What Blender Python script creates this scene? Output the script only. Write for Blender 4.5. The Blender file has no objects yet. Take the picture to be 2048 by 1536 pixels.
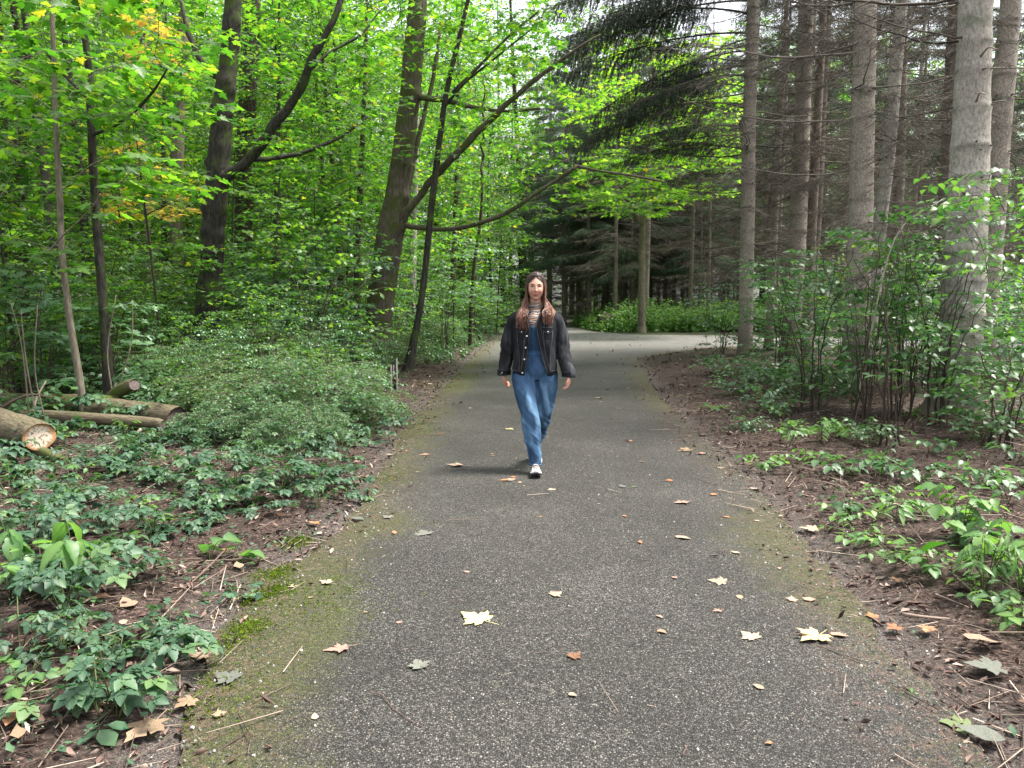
import bpy, math, random
import numpy as np
from mathutils import Vector, Matrix, geometry
from mathutils.bvhtree import BVHTree

R = random.Random(7)
NR = np.random.default_rng(7)
SC = bpy.context.scene
COL = SC.collection
PI = math.pi

# ------------------------------------------------------------------ camera
FPX = 1537.0
CAMZ = 1.48
PITCH = math.atan(168 / FPX)
cd = bpy.data.cameras.new('camera')
cd.sensor_width = 36
cd.lens = FPX / 2048 * 36
cd.clip_end = 600
cd.clip_start = 0.05
cam = bpy.data.objects.new('camera', cd)
COL.objects.link(cam)
cam.location = (0, 0, CAMZ)
cam.rotation_euler = (PI / 2 - PITCH, 0, 0)
SC.camera = cam

# ------------------------------------------------------------------ light
SUN_EL = math.radians(64)
SUN_AZ = math.radians(82)       # clockwise from +Y: high on the right, a little ahead
w = bpy.data.worlds.new('World')
SC.world = w
w.use_nodes = True
nt = w.node_tree
nt.nodes.clear()
sky = nt.nodes.new('ShaderNodeTexSky')
sky.sky_type = 'NISHITA'
sky.sun_disc = False
sky.sun_elevation = SUN_EL
sky.sun_rotation = SUN_AZ
sky.air_density = 1.0
sky.dust_density = 3.0
hsv = nt.nodes.new('ShaderNodeHueSaturation')     # thin bright cloud: the sky's blue washed out
hsv.inputs['Saturation'].default_value = 0.22
hsv.inputs['Value'].default_value = 1.5
bgn = nt.nodes.new('ShaderNodeBackground')
bgn.inputs['Strength'].default_value = 0.12
outw = nt.nodes.new('ShaderNodeOutputWorld')
nt.links.new(sky.outputs[0], hsv.inputs['Color'])
nt.links.new(hsv.outputs[0], bgn.inputs['Color'])
nt.links.new(bgn.outputs[0], outw.inputs['Surface'])
sl = bpy.data.lights.new('sun', 'SUN')
sl.energy = 4.2
sl.angle = math.radians(14)
sl.color = (1.0, 0.95, 0.86)
sun = bpy.data.objects.new('sun', sl)
COL.objects.link(sun)
sdir = Vector((math.sin(SUN_AZ) * math.cos(SUN_EL), math.cos(SUN_AZ) * math.cos(SUN_EL), math.sin(SUN_EL)))
sun.rotation_euler = sdir.to_track_quat('Z', 'Y').to_euler()
sun.location = sdir * 50
SC.view_settings.view_transform = 'Standard'
SC.view_settings.look = 'None'
SC.view_settings.exposure = 1.36
SC.view_settings.gamma = 1.0
SC.view_settings.use_curve_mapping = False
cy = SC.cycles
cy.max_bounces = 6
cy.diffuse_bounces = 4
cy.glossy_bounces = 2
cy.transmission_bounces = 4
cy.transparent_max_bounces = 4
cy.use_denoising = True
cy.sample_clamp_indirect = 6
cy.caustics_reflective = False
cy.caustics_refractive = False


def ray(px, py):
    s, c = math.sin(PITCH), math.cos(PITCH)
    u = 768 - py
    return Vector((px - 1024, FPX * c + u * s, -FPX * s + u * c))


def P(px, py, D):
    d = ray(px, py)
    d *= D / d.y
    return Vector((d.x, d.y, d.z + CAMZ))


def G(px, py, z=0.0):
    d = ray(px, py)
    t = (z - CAMZ) / d.z
    return Vector((d.x * t, d.y * t, z))


# ------------------------------------------------------------------ mesh helpers
class MB:
    """Collects triangle geometry with a per-vertex random value and a vein/length value."""
    def __init__(s):
        s.V = []; s.F = []; s.A = []; s.B = []; s.M = []; s.n = 0

    def add(s, V, F, rnd=0.0, aux=0.0, mat=0):
        V = np.asarray(V, dtype=np.float64).reshape(-1, 3)
        F = np.asarray(F, dtype=np.int64)
        if F.ndim == 2 and F.shape[1] == 4:
            F = np.concatenate([F[:, [0, 1, 2]], F[:, [0, 2, 3]]])
        s.V.append(V); s.F.append(F + s.n)
        s.A.append(np.broadcast_to(np.asarray(rnd, dtype=np.float64), (len(V),)))
        s.B.append(np.broadcast_to(np.asarray(aux, dtype=np.float64), (len(V),)))
        s.M.append(np.full(len(F), mat, dtype=np.int32))
        s.n += len(V)

    def leaves(s, tpl, mats, pos, rnd, mat=0):
        """tpl=(V,F,aux); mats (N,3,3); pos (N,3); rnd (N,)"""
        mats = np.asarray(mats); pos = np.asarray(pos); rnd = np.asarray(rnd)
        N = len(pos)
        if N == 0:
            return
        V = np.einsum('nij,vj->nvi', mats, tpl[0]) + pos[:, None, :]
        nv = len(tpl[0])
        F = tpl[1][None, :, :] + (np.arange(N) * nv)[:, None, None]
        s.add(V.reshape(-1, 3), F.reshape(-1, 3), np.repeat(rnd, nv), np.tile(tpl[2], N), mat)

    def mesh(s, name, mats, smooth=True):
        me = bpy.data.meshes.new(name)
        V = np.concatenate(s.V); F = np.concatenate(s.F)
        me.vertices.add(len(V)); me.vertices.foreach_set('co', V.astype(np.float32).ravel())
        me.loops.add(len(F) * 3); me.loops.foreach_set('vertex_index', F.astype(np.int32).ravel())
        me.polygons.add(len(F))
        me.polygons.foreach_set('loop_start', (np.arange(len(F)) * 3).astype(np.int32))
        me.polygons.foreach_set('loop_total', np.full(len(F), 3, dtype=np.int32))
        me.polygons.foreach_set('material_index', np.concatenate(s.M))
        me.polygons.foreach_set('use_smooth', np.full(len(F), smooth))
        a = me.attributes.new('rnd', 'FLOAT', 'POINT'); a.data.foreach_set('value', np.concatenate(s.A).astype(np.float32))
        b = me.attributes.new('aux', 'FLOAT', 'POINT'); b.data.foreach_set('value', np.concatenate(s.B).astype(np.float32))
        for m in (mats if isinstance(mats, (list, tuple)) else [mats]):
            me.materials.append(m)
        me.update(calc_edges=True)
        return me

    def obj(s, name, mats, parent=None, smooth=True, **props):
        return link(name, s.mesh(name, mats, smooth), parent, **props)


def link(name, data, parent=None, loc=None, rot=None, scale=None, **props):
    o = bpy.data.objects.new(name, data)
    COL.objects.link(o)
    if parent is not None:
        o.parent = parent
    if loc is not None: o.location = loc
    if rot is not None: o.rotation_euler = rot
    if scale is not None: o.scale = (scale,) * 3 if isinstance(scale, (int, float)) else scale
    for k, v in props.items():
        if v is not None: o[k] = v
    return o


def thing(name, label, cat, loc=(0, 0, 0), rotz=0.0, group=None, scale=None):
    return link(name, None, None, loc, (0, 0, rotz), scale, label=label, category=cat, group=group)


def dup(root, loc, rotz=0.0, scale=1.0, label=None, group=None, tilt=(0, 0)):
    c = root.copy(); COL.objects.link(c)
    c.location = loc; c.rotation_euler = (tilt[0], tilt[1], rotz); c.scale = (scale,) * 3 if isinstance(scale, (int, float)) else scale
    if label: c['label'] = label
    if group: c['group'] = group
    for ch in list(root.children):
        d = ch.copy(); COL.objects.link(d); d.parent = c
        for g in ch.children:
            e = g.copy(); COL.objects.link(e); e.parent = d
    return c


def crom(pts, per=6):
    """Catmull-Rom through points (each any dimension)."""
    p = [np.asarray(q, dtype=float) for q in pts]
    p = [2 * p[0] - p[1]] + p + [2 * p[-1] - p[-2]]
    out = []
    for i in range(1, len(p) - 2):
        for k in range(per):
            t = k / per
            a, b, c, d = p[i - 1], p[i], p[i + 1], p[i + 2]
            out.append(0.5 * ((2 * b) + (c - a) * t + (2 * a - 5 * b + 4 * c - d) * t * t + (3 * b - a - 3 * c + d) * t ** 3))
    out.append(p[-2])
    return np.array(out)


def tube(pts, rad, k=8, cap=True, noise=0.0, seed=0, nscale=3.0, bumps=None):
    pts = np.asarray(pts, dtype=float)
    n = len(pts)
    rad = np.broadcast_to(np.asarray(rad, dtype=float), (n,))
    T = np.gradient(pts, axis=0)
    T /= np.linalg.norm(T, axis=1, keepdims=True) + 1e-9
    up = np.array([0, 0, 1.0]) if abs(T[0][2]) < 0.9 else np.array([1.0, 0, 0])
    u = np.cross(T[0], up); u /= np.linalg.norm(u)
    U = [u]
    for i in range(1, n):
        u = U[-1] - T[i] * np.dot(U[-1], T[i])
        u /= np.linalg.norm(u) + 1e-9
        U.append(u)
    U = np.array(U); W = np.cross(T, U)
    a = np.arange(k) / k * 2 * PI
    ring = U[:, None, :] * np.cos(a)[None, :, None] + W[:, None, :] * np.sin(a)[None, :, None]
    rr = np.repeat(rad[:, None], k, 1)
    if noise:
        q = pts[:, None, :] + ring * rad[:, None, None]
        rr = rr * (1 + noise * (vnoise(q.reshape(-1, 3) * nscale + seed * 7.3).reshape(n, k) - 0.5) * 2
                   + noise * 0.5 * (vnoise(q.reshape(-1, 3) * nscale * 4 + seed * 3.3).reshape(n, k) - 0.5) * 2)
    if bumps:
        q = pts[:, None, :] + ring * rad[:, None, None]
        for (c, s, h) in bumps:
            d2 = ((q - np.asarray(c)) ** 2).sum(2)
            rr = rr + h * np.exp(-d2 / (2 * s * s))
    V = pts[:, None, :] + ring * rr[:, :, None]
    V = V.reshape(-1, 3)
    i = np.arange(n - 1)[:, None] * k; j = np.arange(k)[None, :]; j2 = (j + 1) % k
    F = np.stack([i + j, i + j2, i + k + j2, i + k + j], -1).reshape(-1, 4)
    F = np.concatenate([F[:, [0, 1, 2]], F[:, [0, 2, 3]]])
    if cap:
        m = len(V)
        V = np.concatenate([V, pts[:1], pts[-1:]])
        jj = np.arange(k)
        F = np.concatenate([F, np.stack([np.full(k, m), (jj + 1) % k, jj], -1),
                            np.stack([np.full(k, m + 1), (n - 1) * k + jj, (n - 1) * k + (jj + 1) % k], -1)])
    return V, F


def vnoise(p):
    """value noise, p (N,3) -> 0..1"""
    p = np.asarray(p, dtype=float)
    i = np.floor(p).astype(np.int64); f = p - i
    f = f * f * (3 - 2 * f)
    def h(a, b, c):
        x = (a * 73856093) ^ (b * 19349663) ^ (c * 83492791)
        x = (x ^ (x >> 13)) * 1274126177
        return ((x ^ (x >> 16)) & 0xffff) / 65535.0
    r = 0
    for dx in (0, 1):
        wx = f[:, 0] if dx else 1 - f[:, 0]
        for dy in (0, 1):
            wy = f[:, 1] if dy else 1 - f[:, 1]
            for dz in (0, 1):
                wz = f[:, 2] if dz else 1 - f[:, 2]
                r = r + wx * wy * wz * h(i[:, 0] + dx, i[:, 1] + dy, i[:, 2] + dz)
    return r


def noise2(x, y, s=1.0, o=0.0):
    x = np.asarray(x, dtype=float); y = np.asarray(y, dtype=float)
    q = np.stack([x.ravel() * s + o, y.ravel() * s + o * 1.7, np.full(x.size, 0.5 + o)], -1)
    return (vnoise(q) * 0.65 + vnoise(q * 2.1 + 9) * 0.35).reshape(x.shape)


def frame(d, nrm):
    """matrix columns: side, forward d, normal."""
    a, b, c = float(d[0]), float(d[1]), float(d[2]); q = math.sqrt(a * a + b * b + c * c) + 1e-9; a /= q; b /= q; c /= q
    x, y, z = float(nrm[0]), float(nrm[1]), float(nrm[2])
    u, v, w_ = b * z - c * y, c * x - a * z, a * y - b * x
    q = math.sqrt(u * u + v * v + w_ * w_) + 1e-9; u /= q; v /= q; w_ /= q
    return np.array(((u, a, v * c - w_ * b), (v, b, w_ * a - u * c), (w_, c, u * b - v * a)))


# ------------------------------------------------------------------ materials
def new_mat(name):
    m = bpy.data.materials.new(name); m.use_nodes = True
    t = m.node_tree; t.nodes.clear()
    o = t.nodes.new('ShaderNodeOutputMaterial')
    return m, t, o


class NT:
    def __init__(s, t): s.t = t
    def n(s, typ, **kw):
        x = s.t.nodes.new(typ)
        for k, v in kw.items():
            if k.startswith('i_'):
                x.inputs[k[2:].replace('_', ' ')].default_value = v
            else:
                setattr(x, k, v)
        return x
    def l(s, a, b): s.t.links.new(a, b)
    def ramp(s, src, stops, interp='LINEAR'):
        r = s.n('ShaderNodeValToRGB'); r.color_ramp.interpolation = interp
        e = r.color_ramp.elements
        while len(e) > 1: e.remove(e[-1])
        e[0].position = stops[0][0]; e[0].color = (*stops[0][1], 1)
        for p, c in stops[1:]:
            x = e.new(p); x.color = (*c, 1)
        s.l(src, r.inputs[0]); return r.outputs[0]
    def noise(s, vec, scale, detail=4, rough=0.55):
        x = s.n('ShaderNodeTexNoise'); x.inputs['Scale'].default_value = scale
        x.inputs['Detail'].default_value = detail; x.inputs['Roughness'].default_value = rough
        if vec is not None: s.l(vec, x.inputs['Vector'])
        return x.outputs['Fac']
    def math(s, op, a, b=None, c=None):
        x = s.n('ShaderNodeMath', operation=op)
        for i, v in enumerate((a, b, c)):
            if v is None: continue
            if isinstance(v, (int, float)): x.inputs[i].default_value = v
            else: s.l(v, x.inputs[i])
        return x.outputs[0]
    def mix(s, f, a, b, mode='MIX'):
        x = s.n('ShaderNodeMix', data_type='RGBA', blend_type=mode)
        for i, v in ((0, f), (6, a), (7, b)):
            if isinstance(v, (int, float)): x.inputs[i].default_value = v
            elif isinstance(v, tuple): x.inputs[i].default_value = (*v, 1)
            else: s.l(v, x.inputs[i])
        return x.outputs[2]
    def attr(s, name): 
        return s.n('ShaderNodeAttribute', attribute_name=name).outputs['Fac']
    def coord(s, which='Object'):
        return s.n('ShaderNodeTexCoord').outputs[which]
    def pos(s):
        return s.n('ShaderNodeNewGeometry').outputs['Position']


def leaf_mat(name, cols, trans, tmix=0.42, rough=0.5, spec=0.4, vein=0.35, veincol=(0.2, 0.3, 0.1)):
    m, t, o = new_mat(name); N = NT(t)
    oi = N.n('ShaderNodeObjectInfo').outputs['Random']
    r = N.math('FRACT', N.math('ADD', N.attr('rnd'), oi))
    c = N.ramp(r, cols)
    n = N.noise(N.pos(), 1.1, 3)
    c = N.mix(0.55, c, N.ramp(n, [(0.25, (0.55, 0.6, 0.6)), (0.75, (1.35, 1.25, 1.1))]), 'MULTIPLY')
    c = N.mix(.5, c, N.ramp(N.noise(N.pos(), 38, 3, .6), [(.3, (.72, .74, .75)), (.7, (1.25, 1.22, 1.15))]), 'MULTIPLY')
    c = N.mix(N.math('MULTIPLY', N.attr('aux'), vein), c, veincol)
    tc = N.ramp(r, trans)
    b = N.n('ShaderNodeBsdfPrincipled'); b.inputs['Roughness'].default_value = rough
    b.inputs['Specular IOR Level'].default_value = spec
    N.l(c, b.inputs['Base Color'])
    tr = N.n('ShaderNodeBsdfTranslucent'); N.l(tc, tr.inputs['Color'])
    mx = N.n('ShaderNodeMixShader'); mx.inputs[0].default_value = tmix
    N.l(b.outputs[0], mx.inputs[1]); N.l(tr.outputs[0], mx.inputs[2])
    N.l(mx.outputs[0], o.inputs['Surface'])
    return m


M = {}
M['maple'] = leaf_mat('maple_leaf', [(0, (.018, .07, .012)), (.5, (.035, .11, .016)), (.9, (.06, .15, .018)), (1, (.14, .18, .02))],
                      [(0, (.03, .13, .01)), (.35, (.09, .3, .015)), (.7, (.2, .48, .02)), (.95, (.32, .6, .03)), (1, (.6, .55, .03))], 0.47, .42, .4)  # darkest tones paint shaded leaf undersides into the colour
M['maple_yellow'] = leaf_mat('yellowing_leaf', [(0, (.14, .2, .02)), (.5, (.3, .26, .03)), (1, (.38, .2, .05))],
                      [(0, (.4, .6, .03)), (.5, (.75, .6, .04)), (1, (.8, .4, .1))], 0.5)
M['maple_bright'] = leaf_mat('bright_maple_leaf', [(0, (.05, .13, .015)), (.5, (.08, .19, .02)), (1, (.16, .26, .025))],
                      [(0, (.12, .36, .015)), (.5, (.28, .6, .025)), (1, (.52, .76, .04))], 0.58, .45, .3)
M['wood_leaf'] = leaf_mat('woodland_leaf', [(0, (.012, .045, .012)), (.5, (.025, .08, .018)), (1, (.055, .13, .022))],
                      [(0, (.03, .12, .015)), (.5, (.11, .32, .025)), (1, (.34, .58, .03))], 0.42, .4, .45)
M['shrub'] = leaf_mat('shrub_leaf', [(0, (.018, .06, .034)), (.55, (.032, .092, .046)), (1, (.06, .14, .055))],
                      [(0, (.05, .18, .05)), (1, (.15, .38, .05))], 0.32, .4, .5)
M['bramble'] = leaf_mat('bramble_leaf', [(0, (.02, .055, .03)), (.5, (.036, .09, .05)), (.85, (.06, .125, .07)), (1, (.1, .17, .06))],
                      [(0, (.05, .16, .05)), (1, (.14, .34, .06))], 0.24, .5, .36, .3, (.1, .17, .1))
M['bluish'] = leaf_mat('bluish_green_leaf', [(0, (.03, .085, .05)), (.6, (.05, .125, .075)), (1, (.09, .18, .1))],
                      [(0, (.08, .26, .06)), (1, (.18, .42, .08))], .3, .38, .6, .3)
M['herb'] = leaf_mat('herb_leaf', [(0, (.035, .11, .035)), (.6, (.06, .16, .045)), (1, (.11, .22, .05))],
                      [(0, (.14, .38, .06)), (1, (.3, .56, .07))], 0.34, .45, .45, .4)
M['needle'] = leaf_mat('spruce_needle', [(0, (.009, .025, .011)), (.6, (.015, .036, .016)), (1, (.03, .055, .024))],
                      [(0, (.02, .06, .02)), (1, (.04, .1, .03))], 0.15, .5, .35, 0)
M['needle_pale'] = leaf_mat('pale_spruce_needle', [(0, (.03, .075, .042)), (.6, (.055, .115, .065)), (1, (.1, .17, .09))],
                      [(0, (.05, .14, .05)), (1, (.1, .22, .06))], 0.25, .5, .35, 0)
M['moss_leaf'] = leaf_mat('moss_tuft', [(0, (.05, .1, .008)), (1, (.12, .17, .012))], [(0, (.14, .24, .02)), (1, (.2, .3, .02))], .3, .8, .1, 0)


def solid_mat(name, stops, rough=.8, spec=.25, nscale=8, tint=.35, bump=0, bscale=60):
    m, t, o = new_mat(name); N = NT(t)
    oi = N.n('ShaderNodeObjectInfo').outputs['Random']
    r = N.math('FRACT', N.math('ADD', N.attr('rnd'), oi))
    c = N.ramp(r, stops)
    n = N.noise(N.coord(), nscale, 5)
    c = N.mix(tint, c, N.ramp(n, [(0.3, (.45, .42, .4)), (0.7, (1.5, 1.5, 1.45))]), 'MULTIPLY')
    b = N.n('ShaderNodeBsdfPrincipled'); b.inputs['Roughness'].default_value = rough
    b.inputs['Specular IOR Level'].default_value = spec
    N.l(c, b.inputs['Base Color'])
    if bump:
        bp = N.n('ShaderNodeBump'); bp.inputs['Strength'].default_value = bump; bp.inputs['Distance'].default_value = .004
        N.l(N.noise(N.coord(), bscale, 3), bp.inputs['Height']); N.l(bp.outputs[0], b.inputs['Normal'])
    N.l(b.outputs[0], o.inputs['Surface'])
    return m


M['litter'] = solid_mat('dry_litter', [(0, (.03, .018, .014)), (.4, (.085, .05, .04)), (.75, (.15, .098, .08)), (.94, (.25, .18, .15)), (1, (.36, .29, .24))], .75, .3, 30)
M['twig'] = solid_mat('dry_twig', [(0, (.045, .032, .025)), (.5, (.13, .095, .075)), (.8, (.27, .21, .17)), (1, (.42, .35, .29))], .8, .25, 20)
M['cane'] = solid_mat('green_brown_stem', [(0, (.05, .04, .02)), (.5, (.06, .08, .03)), (1, (.12, .15, .05))], .6, .3, 20)
M['stone'] = solid_mat('grit', [(0, (.05, .05, .05)), (.55, (.14, .14, .135)), (.85, (.3, .29, .27)), (1, (.5, .49, .46))], .7, .3, 40)
M['deadwood'] = solid_mat('dead_spruce_twig', [(0, (.05, .042, .034)), (.6, (.11, .095, .078)), (1, (.24, .215, .18))], .85, .2, 10)


def bark_mat(name, base, dark, pale, moss=0.0, mosscol=(.05, .08, .012), vs=(9, 9, 2.2), bump=.8, speck=0.0, low=None):
    m, t, o = new_mat(name); N = NT(t)
    mp = N.n('ShaderNodeMapping'); mp.inputs['Scale'].default_value = vs
    N.l(N.coord(), mp.inputs['Vector'])
    n1 = N.noise(mp.outputs[0], 3.0, 6, .65)
    n2 = N.noise(N.coord(), 1.6, 4)
    c = N.ramp(n1, [(.3, dark), (.5, base), (.72, pale)])
    c = N.mix(.5, c, N.ramp(n2, [(.3, (.55, .52, .5)), (.7, (1.4, 1.38, 1.35))]), 'MULTIPLY')
    if speck:
        vo = N.n('ShaderNodeTexVoronoi'); vo.inputs['Scale'].default_value = 70; N.l(N.coord(), vo.inputs['Vector'])
        c = N.mix(N.math('MULTIPLY', N.ramp(vo.outputs['Distance'], [(.1, (1, 1, 1)), (.4, (0, 0, 0))]), speck), c, tuple(x * 1.55 for x in pale))
    c = N.mix(N.math('MULTIPLY', N.attr('aux'), .75), c, tuple(x * .3 for x in dark))
    if moss:
        g = N.noise(N.coord(), 3.3, 5, .7)
        f = N.ramp(g, [(.62 - .3 * moss, (0, 0, 0)), (.75 - .25 * moss, (1, 1, 1))])
        c = N.mix(f, c, mosscol)
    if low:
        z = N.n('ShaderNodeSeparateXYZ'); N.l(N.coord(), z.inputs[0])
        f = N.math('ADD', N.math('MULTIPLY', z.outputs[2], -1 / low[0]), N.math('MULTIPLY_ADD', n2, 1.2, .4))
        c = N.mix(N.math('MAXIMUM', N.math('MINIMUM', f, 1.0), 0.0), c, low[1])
    b = N.n('ShaderNodeBsdfPrincipled'); b.inputs['Roughness'].default_value = .85
    b.inputs['Specular IOR Level'].default_value = .2
    bp = N.n('ShaderNodeBump'); bp.inputs['Strength'].default_value = bump; bp.inputs['Distance'].default_value = .012
    N.l(n1, bp.inputs['Height']); N.l(bp.outputs[0], b.inputs['Normal'])
    N.l(c, b.inputs['Base Color']); N.l(b.outputs[0], o.inputs['Surface'])
    return m


M['bark_maple'] = bark_mat('maple_bark', (.034, .031, .026), (.012, .011, .009), (.075, .069, .058), moss=.35)
M['bark_mossy'] = bark_mat('mossy_bark', (.095, .08, .063), (.035, .03, .023), (.16, .138, .11), moss=.6, mosscol=(.06, .075, .02))
M['bark_dark'] = bark_mat('dark_bark', (.05, .04, .03), (.02, .016, .012), (.09, .072, .055), moss=.2)
M['bark_grey'] = bark_mat('grey_brown_bark', (.15, .13, .1), (.07, .06, .045), (.24, .21, .165), moss=.1)
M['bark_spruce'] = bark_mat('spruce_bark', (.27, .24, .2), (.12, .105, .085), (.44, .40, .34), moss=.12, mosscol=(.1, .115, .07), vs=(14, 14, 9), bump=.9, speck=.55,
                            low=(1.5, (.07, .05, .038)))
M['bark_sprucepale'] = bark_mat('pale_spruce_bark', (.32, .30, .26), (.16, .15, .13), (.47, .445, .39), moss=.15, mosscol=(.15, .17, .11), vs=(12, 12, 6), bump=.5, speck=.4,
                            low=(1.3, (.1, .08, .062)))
M['bark_far'] = bark_mat('far_spruce_bark', (.17, .145, .12), (.08, .068, .056), (.27, .235, .2), moss=0, vs=(10, 10, 4), bump=.3)

# ------------------------------------------------------------------ path outline on the ground
L_EDGE = [(345, 1536), (400, 1350), (470, 1230), (560, 1140), (690, 1060), (735, 980), (775, 920), (800, 870), (850, 810),
          (900, 765), (935, 725), (960, 700), (985, 682), (1005, 668), (1045, 652), (1085, 640), (1105, 630), (1112, 621)]
R_EDGE = [(1124, 621), (1130, 632), (1133, 642), (1145, 655), (1190, 664), (1290, 670), (1420, 671), (1560, 672), (1800, 674), (2500, 678),
          (2500, 702), (1800, 699), (1560, 695), (1440, 694), (1400, 698), (1350, 705), (1305, 711), (1275, 718), (1285, 740), (1300, 768),
          (1325, 800), (1365, 840), (1420, 890), (1485, 950), (1535, 1000), (1585, 1060), (1640, 1120), (1715, 1210), (1775, 1290),
          (1850, 1380), (1935, 1480), (1985, 1536)]
PATHZ = 0.02
poly = [(-1.15, -3.0), (-1.12, 0.5)] + [tuple(G(*p))[:2] for p in L_EDGE + R_EDGE] + [(1.6, 0.5), (1.6, -3.0)]
PA = np.array(poly); PB = np.roll(PA, -1, axis=0); PD = PB - PA; PL = (PD ** 2).sum(1)


def path_sd(x, y):
    """signed distance to the asphalt's edge, negative on the asphalt"""
    x = np.atleast_1d(np.asarray(x, float)); y = np.atleast_1d(np.asarray(y, float))
    if len(x) == 1:       # one point against all edges at once
        dx, dy = PD[:, 0], PD[:, 1]; X, Y = x[0], y[0]
        t = np.clip(((X - PA[:, 0]) * dx + (Y - PA[:, 1]) * dy) / PL, 0, 1)
        d = math.sqrt(((X - PA[:, 0] - t * dx) ** 2 + (Y - PA[:, 1] - t * dy) ** 2).min())
        c = ((PA[:, 1] > Y) != (PB[:, 1] > Y)) & (X < dx * (Y - PA[:, 1]) / np.where(dy == 0, 1e-9, dy) + PA[:, 0])
        return np.array([-d if c.sum() % 2 else d])
    best = np.full(x.shape, 1e9); ins = np.zeros(x.shape, bool)
    for (ax, ay), (bx, by) in zip(PA, PB):
        dx, dy = bx - ax, by - ay
        t = np.clip(((x - ax) * dx + (y - ay) * dy) / (dx * dx + dy * dy), 0, 1)
        d = (x - ax - t * dx) ** 2 + (y - ay - t * dy) ** 2
        best = np.minimum(best, d)
        if ay != by:
            c = ((ay > y) != (by > y)) & (x < (bx - ax) * (y - ay) / (by - ay) + ax)
            ins ^= c
    d = np.sqrt(best)
    return np.where(ins, -d, d)


def gz(x, y, sd=None):
    """height of the forest floor"""
    x = np.atleast_1d(np.asarray(x, float)); y = np.atleast_1d(np.asarray(y, float))
    if sd is None: sd = path_sd(x, y)
    k = np.clip((sd - .05) / .5, 0, 1); k = k * k * (3 - 2 * k)
    n = noise2(x, y, 1.3) - .4
    n2 = noise2(x, y, 6.0, 4) - .5
    z = k * (.05 + .10 * n + .035 * n2)
    z = np.where(sd < .05, -.01, z)
    z += np.clip((sd - 14) / 60, 0, 1) * 1.2
    return z


def gh(x, y):
    return float(gz([x], [y])[0])


def axis(lo, hi, d0, d1, step, g=1.18):
    a = list(np.arange(d0, d1, step))
    v, s = d1, step
    while v < hi: a.append(v); s *= g; v += s
    a.append(hi)
    v, s = d0 - step, step
    b = []
    while v > lo: b.append(v); s *= g; v -= s
    b.append(lo)
    return np.array(b[::-1] + a)


gx = axis(-220, 220, -7, 7, .09); gy = axis(-60, 300, 1.4, 13, .09)
XX, YY = np.meshgrid(gx, gy)
SD = path_sd(XX.ravel(), YY.ravel())
ZZ = gz(XX.ravel(), YY.ravel(), SD)
gv = np.stack([XX.ravel(), YY.ravel(), ZZ], -1)
nx, ny = len(gx), len(gy)
i = (np.arange(ny - 1)[:, None] * nx + np.arange(nx - 1)[None, :]).ravel()
gf = np.stack([i, i + 1, i + nx + 1, i + nx], -1)


def ground_mat():
    m, t, o = new_mat('forest_floor'); N = NT(t)
    p = N.pos()
    a = N.noise(p, 2.2, 6, .65); b = N.noise(p, 45, 5, .7); g = N.noise(p, 1.1, 4)
    c = N.ramp(b, [(.3, (.010, .008, .007)), (.45, (.03, .021, .018)), (.56, (.08, .054, .045)), (.7, (.2, .15, .13))])
    c = N.mix(N.ramp(a, [(.4, (0, 0, 0)), (.6, (.75, .75, .75))]), c, N.ramp(b, [(.35, (.014, .011, .009)), (.7, (.05, .036, .028))]))
    # far away the floor carries a green film of seedlings
    far = N.n('ShaderNodeSeparateXYZ'); N.l(p, far.inputs[0])
    f = N.math('MULTIPLY', N.math('MINIMUM', N.math('MAXIMUM', N.math('MULTIPLY_ADD', far.outputs[1], .08, -1.3), 0), 1), N.ramp(g, [(.4, (0, 0, 0)), (.6, (.8, .8, .8))]))
    c = N.mix(f, c, (.03, .07, .02))
    ed = N.attr('aux')   # grit where the asphalt crumbles away
    e = N.math('MULTIPLY', N.ramp(ed, [(0, (1, 1, 1)), (.35, (0, 0, 0))]), N.ramp(a, [(.35, (.3, .3, .3)), (.6, (1, 1, 1))]))
    c = N.mix(e, c, N.ramp(N.noise(p, 160, 2), [(.4, (.04, .035, .032)), (.58, (.12, .105, .095)), (.72, (.3, .28, .26))]))
    b_ = N.n('ShaderNodeBsdfPrincipled'); b_.inputs['Roughness'].default_value = .9; b_.inputs['Specular IOR Level'].default_value = .15
    bp = N.n('ShaderNodeBump'); bp.inputs['Strength'].default_value = .9; bp.inputs['Distance'].default_value = .02
    N.l(b, bp.inputs['Height']); N.l(bp.outputs[0], b_.inputs['Normal'])
    N.l(c, b_.inputs['Base Color']); N.l(b_.outputs[0], o.inputs['Surface'])
    return m


mb = MB(); mb.add(gv, gf, 0.0, np.clip(SD, 0, 1))
mb.obj('forest_ground', ground_mat(), kind='structure')

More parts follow.
